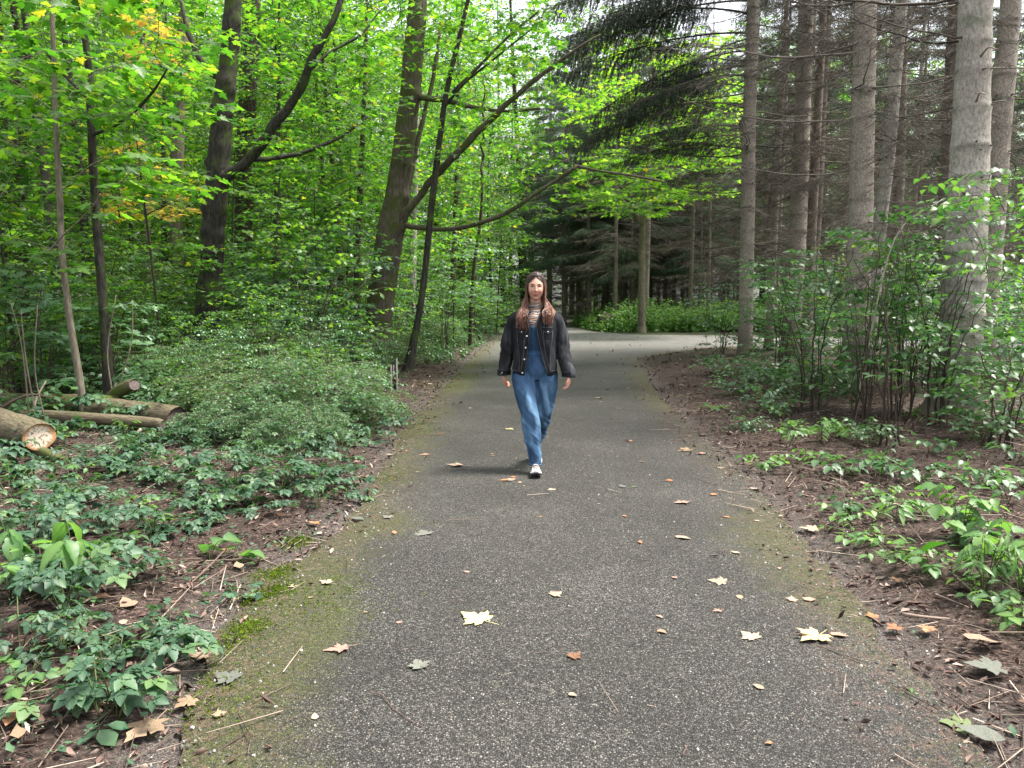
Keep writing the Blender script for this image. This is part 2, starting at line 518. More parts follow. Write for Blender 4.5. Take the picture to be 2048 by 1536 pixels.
# ------------------------------------------------------------------ asphalt path
def asphalt_mat():
    m, t, o = new_mat('worn_asphalt'); N = NT(t)
    p = N.pos()
    v = N.n('ShaderNodeTexVoronoi'); v.inputs['Scale'].default_value = 150; v.inputs['Randomness'].default_value = 1; N.l(p, v.inputs['Vector'])
    sp = N.n('ShaderNodeSeparateColor'); N.l(v.outputs['Color'], sp.inputs[0])
    rr = sp.outputs[0]
    c = N.ramp(rr, [(0, (.02, .019, .018)), (.4, (.043, .041, .038)), (.7, (.077, .073, .066)), (.86, (.118, .112, .1)), (.96, (.16, .152, .135)), (1, (.29, .275, .24))])
    gap = N.ramp(v.outputs['Distance'], [(.35, (1, 1, 1)), (.62, (.3, .3, .3))])
    c = N.mix(1.0, c, gap, 'MULTIPLY')
    big = N.noise(p, .75, 5, .6)
    c = N.mix(.8, c, N.ramp(big, [(.3, (.62, .61, .6)), (.5, (1.0, 1, 1)), (.7, (1.5, 1.48, 1.45))]), 'MULTIPLY')
    pale = N.noise(p, 330, 2)                      # dusty grains
    c = N.mix(N.ramp(pale, [(.62, (0, 0, 0)), (.76, (.3, .3, .3))]), c, (.26, .235, .2))
    far = N.n('ShaderNodeSeparateXYZ'); N.l(p, far.inputs[0])
    ff = N.math('MINIMUM', N.math('MAXIMUM', N.math('MULTIPLY_ADD', far.outputs[1], .06, -.9), 0), 1)
    c = N.mix(N.math('MULTIPLY', ff, .7), c, (.2, .195, .185))    # bright daylight at the junction, painted into the asphalt colour
    ed = N.attr('aux'); mo = N.attr('rnd')
    n1 = N.noise(p, 7, 6, .7); n2 = N.noise(p, 60, 3, .6)
    s = N.math('ADD', N.math('ADD', N.math('MULTIPLY', mo, 1.15), N.math('MULTIPLY', n1, .9)), N.math('MULTIPLY', n2, .55))
    f = N.ramp(s, [(1.05, (0, 0, 0)), (1.45, (1, 1, 1))]) if False else None
    f = N.math('MULTIPLY', N.math('MINIMUM', N.math('MAXIMUM', N.math('MULTIPLY_ADD', s, 2.3, -2.55), 0), 1), N.ramp(N.noise(p, 150, 3, .7), [(.38, (.1, .1, .1)), (.6, (.95, .95, .95))]))
    c = N.mix(f, c, N.ramp(n2, [(.35, (.025, .03, .006)), (.55, (.06, .068, .011)), (.75, (.11, .12, .018))]))
    # hairline cracks and damp, darker blotches
    cr = N.n('ShaderNodeTexVoronoi', feature='DISTANCE_TO_EDGE'); cr.inputs['Scale'].default_value = .9
    wp = N.n('ShaderNodeVectorMath', operation='ADD'); N.l(p, wp.inputs[0])
    cn = N.n('ShaderNodeTexNoise'); cn.inputs['Scale'].default_value = 2.5; cn.inputs['Detail'].default_value = 5; N.l(p, cn.inputs['Vector']); 
    cs = N.n('ShaderNodeVectorMath', operation='SCALE'); cs.inputs['Scale'].default_value = .7; N.l(cn.outputs['Color'], cs.inputs[0]); N.l(cs.outputs[0], wp.inputs[1])
    N.l(wp.outputs[0], cr.inputs['Vector'])
    ck = N.math('MULTIPLY', N.ramp(cr.outputs['Distance'], [(.0, (1, 1, 1)), (.008, (0, 0, 0))]), N.ramp(N.noise(p, .6, 2), [(.5, (0, 0, 0)), (.6, (.55, .55, .55))]))
    c = N.mix(ck, c, (.012, .011, .01))
    c = N.mix(N.ramp(N.noise(p, 1.9, 6, .72), [(.52, (0, 0, 0)), (.66, (.45, .45, .45))]), c, (.028, .027, .022))
    # reddish brown needle dust along the rims
    e = N.math('MULTIPLY', N.ramp(ed, [(0, (1, 1, 1)), (.5, (0, 0, 0))]), N.ramp(N.noise(p, 22, 5, .75), [(.48, (0, 0, 0)), (.6, (.8, .8, .8))]))
    c = N.mix(e, c, N.ramp(n2, [(.4, (.06, .035, .025)), (.7, (.17, .11, .085))]))
    b = N.n('ShaderNodeBsdfPrincipled'); b.inputs['Roughness'].default_value = .72; b.inputs['Specular IOR Level'].default_value = .28
    bp = N.n('ShaderNodeBump'); bp.inputs['Strength'].default_value = 1.0; bp.inputs['Distance'].default_value = .006
    bp.invert = True
    N.l(v.outputs['Distance'], bp.inputs['Height']); N.l(bp.outputs[0], b.inputs['Normal'])
    N.l(c, b.inputs['Base Color']); N.l(b.outputs[0], o.inputs['Surface'])
    return m


def build_path():
    ring = []
    for a, b in zip(PA, PB):
        d = np.linalg.norm(b - a); dist = max(1.5, min(np.linalg.norm(a), np.linalg.norm(b)))
        if a[1] > 150 or abs(a[0]) > 40: n = 2
        else: n = max(1, int(d / (.035 * dist / 3)))
        for k in range(n):
            ring.append(a + (b - a) * k / n)
    ring = np.array(ring)
    dist = np.linalg.norm(ring, axis=1)
    ring = ring + np.stack([noise2(ring[:, 0], ring[:, 1], 5, 1) - .5, noise2(ring[:, 0], ring[:, 1], 5, 8) - .5], -1) * .16 \
                + np.stack([noise2(ring[:, 0], ring[:, 1], 22, 1) - .5, noise2(ring[:, 0], ring[:, 1], 22, 8) - .5], -1) * .05
    pts = []
    y = -2.9
    while y < 100:
        s = .11 if y < 9 else (.25 if y < 16 else .9)
        if y < 0: s = .4
        x = -3 if y < 22 else -2
        xe = 3 if y < 16 else 60
        while x < xe:
            pts.append((x + R.uniform(-.3, .3) * s, y + R.uniform(-.3, .3) * s)); x += s
        y += s
    pts = np.array(pts)
    sd = path_sd(pts[:, 0], pts[:, 1]); pts = pts[sd < -.07]
    V = [Vector(p) for p in np.concatenate([ring, pts])]
    nr = len(ring)
    ov, oe, of, _, _, _ = geometry.delaunay_2d_cdt(V, [(k, (k + 1) % nr) for k in range(nr)], [list(range(nr))], 1, 1e-5)
    v2 = np.array([(q.x, q.y) for q in ov])
    sd = -path_sd(v2[:, 0], v2[:, 1])
    z = PATHZ + .012 * (noise2(v2[:, 0], v2[:, 1], 1.2, 3) - .5) - np.clip(.12 - sd, 0, .12) * .08
    V3 = np.column_stack([v2, z]); F = np.array([f for f in of if len(f) == 3])
    A = V3[F]
    cr = np.cross(A[:, 1] - A[:, 0], A[:, 2] - A[:, 0])[:, 2]
    F[cr < 0] = F[cr < 0][:, ::-1]
    moss = np.clip(1 - np.clip(sd, 0, 9) / .85, 0, 1) ** 1.2 * np.where(v2[:, 0] < .4, .84, .58)
    moss *= .38 + 1.35 * noise2(v2[:, 0], v2[:, 1], 2.1, 5) * noise2(v2[:, 0], v2[:, 1], .9, 15) * 1.7
    moss += .34 * np.clip(noise2(v2[:, 0], v2[:, 1], .8, 25) - .35, 0, 1)
    for (px, py, r, a) in [(545, 1160, .16, .9), (500, 1260, .2, .7), (860, 780, .45, .5), (880, 760, .5, .4), (930, 730, .6, .4), (600, 1240, .3, .35), (440, 1400, .25, .3), (1560, 1060, .35, .3), (1700, 1200, .3, .25)]:
        g = G(px, py)
        moss += a * np.exp(-((v2[:, 0] - g.x) ** 2 + (v2[:, 1] - g.y) ** 2) / (2 * r * r))
    mb = MB(); mb.add(V3, F, moss, np.clip(sd, 0, 1))
    # broken rim: a skirt down into the soil
    n = len(ring)
    top = np.column_stack([ring, np.full(n, PATHZ - .01)]); bot = top.copy(); bot[:, 2] = -.06
    idx = np.arange(n); nx_ = (idx + 1) % n
    mb.add(np.concatenate([top, bot]), np.stack([idx, idx + n, nx_ + n, nx_], -1), .2, 0)
    mb.obj('asphalt_path', asphalt_mat(), kind='structure')


build_path()

# ------------------------------------------------------------------ leaf templates: (V, F, aux) with length 1 along +Y, normal +Z
def fan(outline, centre=(0, .3), cup=.12, vein_tips=()):
    """closed outline (x,y) around a centre, bent down away from the centre"""
    V = [(centre[0], centre[1], 0)]
    for k, (x, y) in enumerate(outline):
        r2 = (x - centre[0]) ** 2 + (y - centre[1]) ** 2
        V.append((x, y, -cup * r2 + (.05 if k in vein_tips else -.035)))
    n = len(outline)
    F = [(0, 1 + k, 1 + (k + 1) % n) for k in range(n)]
    aux = [1.0] + [.85 if k in vein_tips else 0.0 for k in range(n)]
    return (np.array(V, float), np.array(F), np.array(aux))


half = [(0.0, 0.0), (.2, -.1), (.42, -.03), (.33, .1), (.43, .2), (.62, .34), (.43, .37), (.38, .5), (.2, .42), (.26, .62), (.14, .72)]
mo = half + [(0, 1.0)] + [(-x, y) for x, y in half[:0:-1]]
MAPLE = fan(mo, (0, .25), .3, [2, 5, 11, 17, 20])
h2 = [(0, 0), (.4, -.05), (.3, .15), (.6, .36), (.22, .42)]
ml = h2 + [(0, 1.0)] + [(-x, y) for x, y in h2[:0:-1]]
MAPLE_LO = fan(ml, (0, .25), .35, [1, 3, 5, 7, 9])
DIAMOND = (np.array([(0, 0, 0), (.38, .42, -.07), (0, 1, -.12), (-.38, .42, -.07), (0, .45, .05)], float),
           np.array([(0, 1, 4), (1, 2, 4), (2, 3, 4), (3, 0, 4)]), np.array([.5, 0, .3, 0, 1.0]))
QUAD = (np.array([(0, 0, 0), (.42, .45, -.08), (0, 1, -.1), (-.42, .45, -.08)], float), np.array([(0, 1, 2), (0, 2, 3)]), np.array([.5, 0, .3, 0]))


def ovate(wid=.32, n=5, tooth=.0, fold=.12, droop=.18, pleat=.0, widest=.38, base=.7):
    V = []; aux = []
    F = []
    ys = np.linspace(0, 1, n + 1)
    for k, y in enumerate(ys):
        wd = wid * (y / widest) ** base if y < widest else wid * max(0, 1 - ((y - widest) / (1 - widest)) ** 1.5) 
        wd += tooth * (k % 2)
        if k in (0, n): wd = .01
        z = -droop * y * y + pleat * (k % 2)
        V += [(-wd, y - (.03 if k % 2 else 0), z + fold * wd * 1.2), (0, y, z - .02), (wd, y - (.03 if k % 2 else 0), z + fold * wd * 1.2)]
        aux += [0, 1, 0]
    for k in range(n):
        a = 3 * k; b = a + 3
        F += [(a, a + 1, b + 1), (a, b + 1, b), (a + 1, a + 2, b + 2), (a + 1, b + 2, b + 1)]
    return (np.array(V, float), np.array(F), np.array(aux, float))


OVATE = ovate()
OVATE_LO = ovate(n=3)
TOOTHED = ovate(.33, 9, .05, .22, .22, .022, .36, .45)
ROUND = ovate(.4, 3, 0, .1, .1, widest=.5)
NARROW = ovate(.14, 4, 0, .1, .35)
BROAD = ovate(.42, 9, .02, .25, .3, widest=.35)


def compound(leaflets, tpl):
    V = []; F = []; A = []; n = 0
    for (x, y, ang, s, tilt) in leaflets:
        c, q = math.cos(ang), math.sin(ang)
        rot = np.array([[c, -q, 0], [q, c, 0], [0, 0, 1]]).T
        v = tpl[0] * s
        v = np.column_stack([v[:, 0], v[:, 1], v[:, 2] + v[:, 1] * tilt])
        v = v @ rot + np.array([x, y, 0])
        V.append(v); F.append(tpl[1] + n); A.append(tpl[2]); n += len(v)
    return np.concatenate(V), np.concatenate(F), np.concatenate(A)


BRAM = compound([(0, .12, 0, .75, -.1), (.03, .1, -1.25, .62, -.05), (-.03, .1, 1.25, .62, -.05)], TOOTHED)
BRAM5 = compound([(0, .15, 0, .7, -.1), (.03, .12, -.95, .6, -.05), (-.03, .12, .95, .6, -.05), (.03, .08, -2.0, .42, -.1), (-.03, .08, 2.0, .42, -.1)], ovate(.33, 7, .05, .2, .2, .022, .4, .5))
BRAM_LO = compound([(0, .12, 0, .75, -.1), (.03, .1, -1.25, .62, -.05), (-.03, .1, 1.25, .62, -.05)], OVATE_LO)


def orient(az, droop, roll=0.0):
    """leaf matrix: azimuth of its tip, droop of the tip below level, roll about its length"""
    ca, sa, cd_, sd_, cr, sr = math.cos(az), math.sin(az), math.cos(droop), math.sin(droop), math.cos(roll), math.sin(roll)
    ux, uy, uz = -ca * sd_ * -1, sa * sd_, cd_
    nx_, ny_, nz_ = ca * sd_ * cr + sa * sr, sa * sd_ * cr - ca * sr, cd_ * cr
    dx, dy, dz = ca * cd_, sa * cd_, -sd_
    sx, sy, sz = dy * nz_ - dz * ny_, dz * nx_ - dx * nz_, dx * ny_ - dy * nx_
    return np.array(((sx, dx, nx_), (sy, dy, ny_), (sz, dz, nz_)))


def orient_old(az, droop, roll=0.0):
    d = np.array([math.cos(az) * math.cos(droop), math.sin(az) * math.cos(droop), -math.sin(droop)])
    side = np.array([math.sin(az), -math.cos(az), 0.0])
    up = np.cross(side, d)
    n = up * math.cos(roll) + side * math.sin(roll)
    return frame(d, n)


# ------------------------------------------------------------------ loose litter on the floor
def scatter(n, x0, x1, y0, y1, keep):
    x = NR.uniform(x0, x1, n); y = NR.uniform(y0, y1, n)
    k = NR.random(n) < keep(x, y, path_sd(x, y))
    return x[k], y[k]


def flat_mats(n, size, tilt=.5, lo=.5, hi=1.5, gam=2.0):
    out = np.empty((n, 3, 3))
    az = NR.uniform(0, 2 * PI, n); dr = NR.normal(0, tilt, n); ro = NR.normal(0, tilt, n)
    s = size * (lo + (hi - lo) * NR.random(n) ** gam)
    for k in range(n):
        out[k] = orient(az[k], dr[k], ro[k]) * s[k]
    return out


CURL = (np.array([(-.04, 0, .10), (.26, .62, .22), (.12, 1.15, .12), (-.2, .4, .2), (-.02, .5, -.05)], float),
        np.array([(0, 1, 4), (1, 2, 4), (2, 3, 4), (3, 0, 4)]), np.zeros(5))
mb = MB()
x, y = scatter(110000, -7.5, 7.5, 1.6, 13, lambda x, y, s: np.where(s > 0, .35 + .5 * (noise2(x, y, 1.5, 2) > .42) + .3 * (s < .7), np.where(s > -.6, .5 * np.exp(s / .14), .0)) / (1 + np.maximum(y - 6, 0) * .12))
mb.leaves(CURL, flat_mats(len(x), .03, .5, .35, 2.1, 3), np.column_stack([x, y, np.maximum(gz(x, y), np.where(path_sd(x, y) < 0, PATHZ, -1)) + .006]), NR.random(len(x)))
x, y = scatter(9000, -10, 12, 12, 30, lambda x, y, s: np.where(s > 0, .8 * (s < 2.5) + .25, np.where(s > -.5, .25, .03)))
mb.leaves(CURL, flat_mats(len(x), .06, .4, .5, 1.6, 1), np.column_stack([x, y, np.maximum(gz(x, y), np.where(path_sd(x, y) < 0, PATHZ, -1)) + .01]), NR.random(len(x)))
mb.obj('leaf_litter', M['litter'], kind='stuff', label='brown crumbled leaf litter over the forest floor')

mb = MB()
x, y = scatter(52000, -7, 7, 1.6, 12, lambda x, y, s: np.where(s > 0, .35 + .6 * (noise2(x, y, 1.1, 12) > .5), np.where(s > -.35, .16, .006)))
z = np.maximum(gz(x, y), np.where(path_sd(x, y) < 0, PATHZ, -1))
STICK = tube(np.array([(0, 0, 0), (.02, 1, .02)]), [.013, .006], 3, cap=False)
STICK = (STICK[0], STICK[1], np.zeros(len(STICK[0])))
fm = flat_mats(len(x), .10, .12, .3, 2.8, 3); fm[:, :, 0] *= 1.2; 
mb.leaves(STICK, fm, np.column_stack([x, y, z + .012]), NR.random(len(x)))
mb.obj('fallen_twigs', M['twig'], kind='stuff', label='thin dry twigs scattered over the forest floor')

PEB = (np.array([(-.5, -.4, -.2), (.5, -.45, -.2), (.55, .4, -.2), (-.45, .5, -.2), (-.3, -.2, .4), (.3, -.25, .35), (.25, .3, .45), (-.3, .25, .38)], float),
       np.array([(4, 5, 6), (4, 6, 7), (0, 1, 5), (0, 5, 4), (1, 2, 6), (1, 6, 5), (2, 3, 7), (2, 7, 6), (3, 0, 4), (3, 4, 7)]), np.zeros(8))
mb = MB()
x, y = scatter(34000, -2.6, 3.4, 1.7, 8, lambda x, y, s: np.where(np.abs(s) < .45, .95 * np.exp(-np.abs(s) / .2), .0) + .045 * (s < 0))
z = np.maximum(gz(x, y), np.where(path_sd(x, y) < 0, PATHZ, -1))
mb.leaves(PEB, flat_mats(len(x), .006, .3, .6, 2.0, 2), np.column_stack([x, y, z + .001]), NR.random(len(x)))
mb.obj('loose_grit', M['stone'], kind='stuff', label='loose pale grit crumbled along the asphalt edge', smooth=False)

# fine brown needles and flecks, thickest along the right-hand rim
NEED = (np.array([(-.04, 0, 0), (.04, 0, 0), (0, 1, .05), (0, .5, .07)], float), np.array([(0, 1, 3), (1, 2, 3), (2, 0, 3)]), np.zeros(4))
mb = MB()
x, y = scatter(60000, -3.5, 5, 1.7, 10, lambda x, y, s: np.where(s > -.6, .75 * np.exp(-np.maximum(-s, 0) / .16) * np.where(x > 0, 1, .6), .03) * (s < 2.2) + .02)
z = np.maximum(gz(x, y), np.where(path_sd(x, y) < 0, PATHZ, -1))
mb.leaves(NEED, flat_mats(len(x), .022, .2, .6, 2.2, 2), np.column_stack([x, y, z + .004]), NR.random(len(x)) ** 1.3)
mb.obj('needle_litter', M['litter'], kind='stuff', label='reddish brown spruce needles strewn along the path rims')

# moss cushions
mb = MB()
xs = []; ys = []
for (px, py, r, n) in [(548, 1150, .06, 900), (520, 1200, .06, 500), (566, 1185, .05, 450), (500, 1262, .05, 500), (470, 1290, .06, 300), (600, 1085, .05, 500), (585, 1090, .05, 400),
                       (640, 1200, .16, 600), (880, 775, .35, 1500), (905, 755, .35, 1200), (820, 860, .3, 900), (760, 960, .16, 500), (400, 1400, .12, 400), (930, 735, .5, 900)]:
    g = G(px, py); xs.append(NR.normal(g.x, r, n)); ys.append(NR.normal(g.y, r * 1.2, n))
x = np.concatenate(xs); y = np.concatenate(ys)
z = np.maximum(gz(x, y), np.where(path_sd(x, y) < 0, PATHZ, -1))
mb.leaves(CURL, flat_mats(len(x), .010, .7, .6, 1.9, 1), np.column_stack([x, y, z + .003]), NR.random(len(x)))
mb.obj('moss', M['moss_leaf'], kind='stuff', label='low yellow-green moss along the left rim of the asphalt')

# ------------------------------------------------------------------ broad-leaved trees
camM = np.array([[1, 0, 0], [0, math.cos(PITCH), -math.sin(PITCH)], [0, math.sin(PITCH), math.cos(PITCH)]])  # right, forward, up rows


def project(p):
    q = (np.asarray(p) - np.array([0, 0, CAMZ])) @ camM.T
    d = np.maximum(q[:, 1], 1e-3)
    return 1024 + q[:, 0] / d * FPX, 768 - q[:, 2] / d * FPX, q[:, 1]


def limb_pts(cps, D, base, per=8, rs=1.0):
    """cps: (px, py, width_px[, dD]) at distance D -> local points and radii"""
    pts = []; rad = []
    for c in cps:
        dd = D + (c[3] if len(c) > 3 else 0)
        p = P(c[0], c[1], dd) - base
        pts.append((p.x, p.y, p.z, c[2] / 2 / FPX * dd * rs))
    q = crom(pts, per)
    return q[:, :3], np.maximum(q[:, 3], .004)


def add_spray(leaves, mt, p, az, L, size, gap, spread=.9, rise=.0, tw=.0022, layer=.25):
    """a side twig with leaf pairs"""
    n = max(1, int(L / gap))
    d = np.array([math.cos(az), math.sin(az), rise])
    e = p + d * L + np.array([0, 0, -.12 * L])
    mt.append((np.array([p, (p + e) / 2 + np.array([0, 0, .03 * L]), e]), tw))
    for k in range(n + 1):
        t = (k + .6) / (n + .6)
        q = p + (e - p) * min(t, 1)
        if k == n:
            leaves.append((q, orient(az + R.gauss(0, .2), R.gauss(layer, .25), R.gauss(0, .25)) * size * R.uniform(.8, 1.15)))
        else:
            for sgn in (-1, 1):
                if R.random() < .1: continue
                a2 = az + sgn * R.uniform(spread * .7, spread * 1.3)
                s2 = size * R.uniform(.6, 1.1)
                o = np.array([math.cos(a2), math.sin(a2), 0]) * s2 * .35
                leaves.append((q + o, orient(a2, R.gauss(layer, .28), R.gauss(0, .3)) * s2))


def grow(nodes, tips, size, gap=.13, side=.3, start=.35, layer=.25, thick=.004, leafy=1.0):
    """joins every tip to the skeleton by a curved branch carrying leafy side twigs"""
    nodes = np.array(nodes, float)
    leaves = []; twigs = []; big = []
    order = np.argsort([np.min(((nodes - t) ** 2).sum(1)) for t in tips])
    for oi in order:
        t = np.array(tips[oi], float)
        h = np.hypot(nodes[:, 0] - t[0], nodes[:, 1] - t[1])
        v = t[2] - nodes[:, 2]
        cost = np.hypot(h, v) + np.maximum(0, .25 * h - v) * 1.2 + np.maximum(0, v - 2.0 * h) * .3
        a = nodes[np.argmin(cost)]
        L = np.linalg.norm(t - a)
        if L < .15: continue
        mid = (a + t) / 2 + np.array([R.gauss(0, .06) * L, R.gauss(0, .06) * L, .10 * L])
        n = max(4, int(L / .25))
        s = np.linspace(0, 1, n + 1)[:, None]
        c = a * (1 - s) ** 2 + 2 * mid * s * (1 - s) + t * s * s
        c[1:-1] += NR.normal(0, .012 * L, c[1:-1].shape)
        r0 = thick * (.6 + L)
        big.append((c, np.linspace(r0, .0025, n + 1)))
        nodes = np.concatenate([nodes, c[2:]])
        az0 = math.atan2(t[1] - a[1], t[0] - a[0])
        k = start
        sg = 1
        while k <= 1.0:
            p = c[min(n, int(k * n))] + (c[min(n, int(k * n) + 1)] - c[min(n, int(k * n))]) * ((k * n) % 1)
            if R.random() < leafy:
                add_spray(leaves, twigs, p, az0 + sg * R.uniform(.6, 1.2), side * R.uniform(.6, 1.2), size, gap, rise=R.uniform(-.1, .25), layer=layer)
            sg = -sg
            k += .16 / max(L, .3)
        add_spray(leaves, twigs, t, az0, side, size, gap, layer=layer)
    return leaves, twigs, big


def twig_mb(twigs, big, k=3, kb=5):
    mb = MB()
    for c, r in big:
        V, F = tube(c, r, kb, cap=False); mb.add(V, F, .5)
    for c, r in twigs:
        V, F = tube(c, np.array([r, r * .8, r * .4]), k, cap=False); mb.add(V, F, .5)
    return mb


LEAFMESH = {}


def leaf_mesh(key, tpl, mat, name='leaf'):
    if (key, mat.name) not in LEAFMESH:
        mb = MB(); mb.add(tpl[0], tpl[1], 0, tpl[2]); LEAFMESH[(key, mat.name)] = mb.mesh(name, mat)
    return LEAFMESH[(key, mat.name)]


def put_leaves(root, base, leaves, tpl_hi, tpl_lo, key, mat, nind=300, minpx=9):
    """the leaves showing largest become single objects, the rest one mesh"""
    pos = np.array([l[0] for l in leaves]); mats = np.array([l[1] for l in leaves])
    px, py, d = project(pos + np.array(base))
    s = np.linalg.norm(mats[:, :, 1], axis=1) / np.maximum(d, .5) * FPX
    ok = (px > -20) & (px < 2068) & (py > -20) & (py < 1556) & (d > .5) & (s > minpx)
    sel = np.where(ok, s, 0)
    idx = [k for k in np.argsort(-sel)[:nind] if sel[k] > 0]
    me = leaf_mesh(key, tpl_hi, mat)
    for k in idx:
        o = bpy.data.objects.new('leaf', me); COL.objects.link(o); o.parent = root
        m4 = np.eye(4); m4[:3, :3] = mats[k]; m4[:3, 3] = pos[k]
        o.matrix_local = Matrix(m4.tolist())
    rest = np.ones(len(pos), bool); rest[idx] = False
    near = rest & (s > 14)
    mb = MB()
    mb.leaves(tpl_hi, mats[near], pos[near], NR.random(near.sum()))
    far = rest & ~near
    mb.leaves(tpl_lo, mats[far], pos[far], NR.random(far.sum()))
    if mb.n:
        mb.obj('foliage', mat, root, kind='stuff')


def box_tips(boxes, base, zmin=.4):
    out = []
    for (x0, x1, y0, y1, d0, d1, n) in boxes:
        for _ in range(n):
            D = R.uniform(d0, d1)
            p = P(R.uniform(x0, x1), R.uniform(y0, y1), D) - base
            if p.z > zmin: out.append((p.x, p.y, p.z))
    return out


def near_tree(name, label, D, trunk, limbs, boxes, bark, leafmat, size=.13, bumps=(), k=18, noise=.08, top=None, tpl=(None, None), key='maple', group=None, gap=.13, side=.3, nind=300, layer=.25, thick=.004, cat='tree', root_flare=.5, extra=()):
    b = P(trunk[0][0], trunk[0][1], D)
    base = Vector((b.x, b.y, gh(b.x, b.y) - .05))
    root = thing(name, label, cat, base, group=group)
    pts, rad = limb_pts(trunk, D, base)
    # down to the soil and on above the picture
    z0 = pts[0].copy(); d = pts[1] - pts[0]
    if z0[2] > .05:
        m = max(2, int(z0[2] / .15)); low = np.array([z0 - np.array([d[0] / max(d[2], .01) * .4 * (z0[2] + .1), 0, z0[2] + .1]) * (1 - t) for t in np.linspace(0, 1, m, endpoint=False)])
        pts = np.concatenate([low, pts]); rad = np.concatenate([np.full(m, rad[0]), rad])
    rad = rad * (1 + root_flare * np.exp(-np.maximum(pts[:, 2], 0) / .22))
    if top:
        m = 14; e = pts[-1]; dd = pts[-1] - pts[-4]; dd /= np.linalg.norm(dd)
        up = np.array([e + (dd * .5 + np.array([0, 0, .5])) * top * t + NR.normal(0, .04, 3) for t in np.linspace(0, 1, m + 1)[1:]])
        pts = np.concatenate([pts, up]); rad = np.concatenate([rad, np.linspace(rad[-1], .02, m)])
    # resample densely for bark relief
    seg = np.concatenate([[0], np.cumsum(np.linalg.norm(np.diff(pts, axis=0), axis=1))])
    m = int(seg[-1] / .05); ss = np.linspace(0, seg[-1], m)
    pp = np.stack([np.interp(ss, seg, pts[:, i]) for i in range(3)], -1); rr = np.interp(ss, seg, rad)
    bl = []
    for (bx, by, s, h) in bumps:
        q = P(bx, by, D - .1) - base
        bl.append(((q.x, q.y, q.z), s, h * 1.5))
    V, F = tube(pp, rr, k, noise=noise, seed=hash(name) % 5, nscale=5, bumps=bl)
    mb = MB(); mb.add(V, F); mb.obj('trunk', bark, root)
    nodes = [p for p in pp[::6] if p[2] > .8]
    for lp in limbs:
        c, r = limb_pts(lp, D, base)
        jit = (np.stack([vnoise(c * 2.7 + q_) for q_ in (1, 5, 9)], -1) - .5) * np.minimum(1, np.arange(len(c)) / 6)[:, None]
        c = c + jit * (np.mean(r) * .7)
        V, F = tube(c, r, 10, noise=.2, nscale=11); mb = MB(); mb.add(V, F); mb.obj('limb', bark, root)
        nodes += list(c[2::2])
    tips = box_tips(boxes, base) + list(extra)
    if tips:
        lv, tw, bg = grow(nodes, tips, size, gap=gap, side=side, layer=layer, thick=thick)
        twig_mb(tw, bg).obj('twigs', bark, root, kind='stuff')
        put_leaves(root, base, lv, tpl[0] or MAPLE, tpl[1] or MAPLE_LO, key, leafmat, nind)
    return root


near_tree('maple_sapling', 'slender maple sapling with a thin bent stem, leftmost of the two close saplings', 9.0,
          [(160, 760, 14), (140, 640, 13), (124, 500, 12), (120, 400, 12), (112, 260, 10), (108, 120, 9), (103, 0, 8)],
          [], [(-120, 330, 20, 320, 7.6, 10.5, 36), (-150, 120, 300, 520, 8.5, 11, 13), (60, 300, -120, 60, 8, 10.5, 12)],
          M['bark_grey'], M['maple'], .155, k=9, noise=.06, top=2.2, side=.34, root_flare=.2)
near_tree('maple_sapling', 'taller maple sapling with a brown wavy stem rising behind the log pile', 9.8,
          [(215, 740, 20), (207, 620, 18), (196, 480, 17), (186, 330, 15), (180, 200, 14), (172, 90, 12), (150, 0, 10)],
          [[(184, 270, 7), (240, 245, 6, -.2), (300, 190, 5, -.5), (340, 130, 3, -.8)],
           [(178, 200, 6), (120, 140, 5, .2), (60, 60, 3, .4)]],
          [(60, 430, 10, 280, 8.8, 12, 42), (190, 400, 290, 430, 9.5, 12.5, 15), (100, 420, -150, 10, 9, 12, 18)],
          M['bark_maple'], M['maple'], .15, k=10, noise=.06, top=2.5, side=.34, root_flare=.3)
near_tree('maple_tree', 'dark lumpy maple trunk with swollen collars and a limb reaching up to the right', 14.0,
          [(412, 690, 50), (416, 600, 46), (424, 520, 43), (428, 470, 41), (430, 420, 42), (436, 340, 40), (442, 270, 40), (448, 200, 38), (456, 130, 35), (463, 60, 33), (466, 0, 31)],
          [[(440, 372, 30), (462, 345, 24, -.1), (500, 318, 21, -.2), (548, 255, 19, -.3), (590, 190, 17, -.4), (630, 110, 15, -.5), (662, 50, 13, -.5), (690, -30, 11, -.4)],
           [(498, 320, 10, -.2), (560, 316, 9, .1), (620, 300, 8, .3), (680, 275, 6, .5), (735, 232, 4, .7)],
           [(446, 158, 17), (420, 142, 14, .1), (395, 110, 12, .2), (376, 60, 9, .3), (362, 0, 7, .4)],
           [(618, 140, 8, -.4), (660, 105, 6, -.2), (720, 70, 5, 0), (760, 20, 3, .2)]],
          [(480, 760, -20, 230, 12.5, 17, 51), (500, 720, 210, 330, 13, 17, 21), (250, 430, -30, 200, 13, 17, 30), (380, 700, -260, -20, 12, 17, 30), (520, 740, 330, 450, 14, 17, 13)],
          M['bark_maple'], M['maple'], .13, k=24, noise=.10, top=4,
          bumps=[(408, 325, .05, .09), (447, 415, .09, .035), (412, 415, .07, .045), (408, 465, .08, .04), (442, 468, .07, .03), (466, 225, .06, .05), (428, 215, .05, .05), (470, 180, .06, .05), (484, 45, .06, .05), (450, 160, .08, .04)])
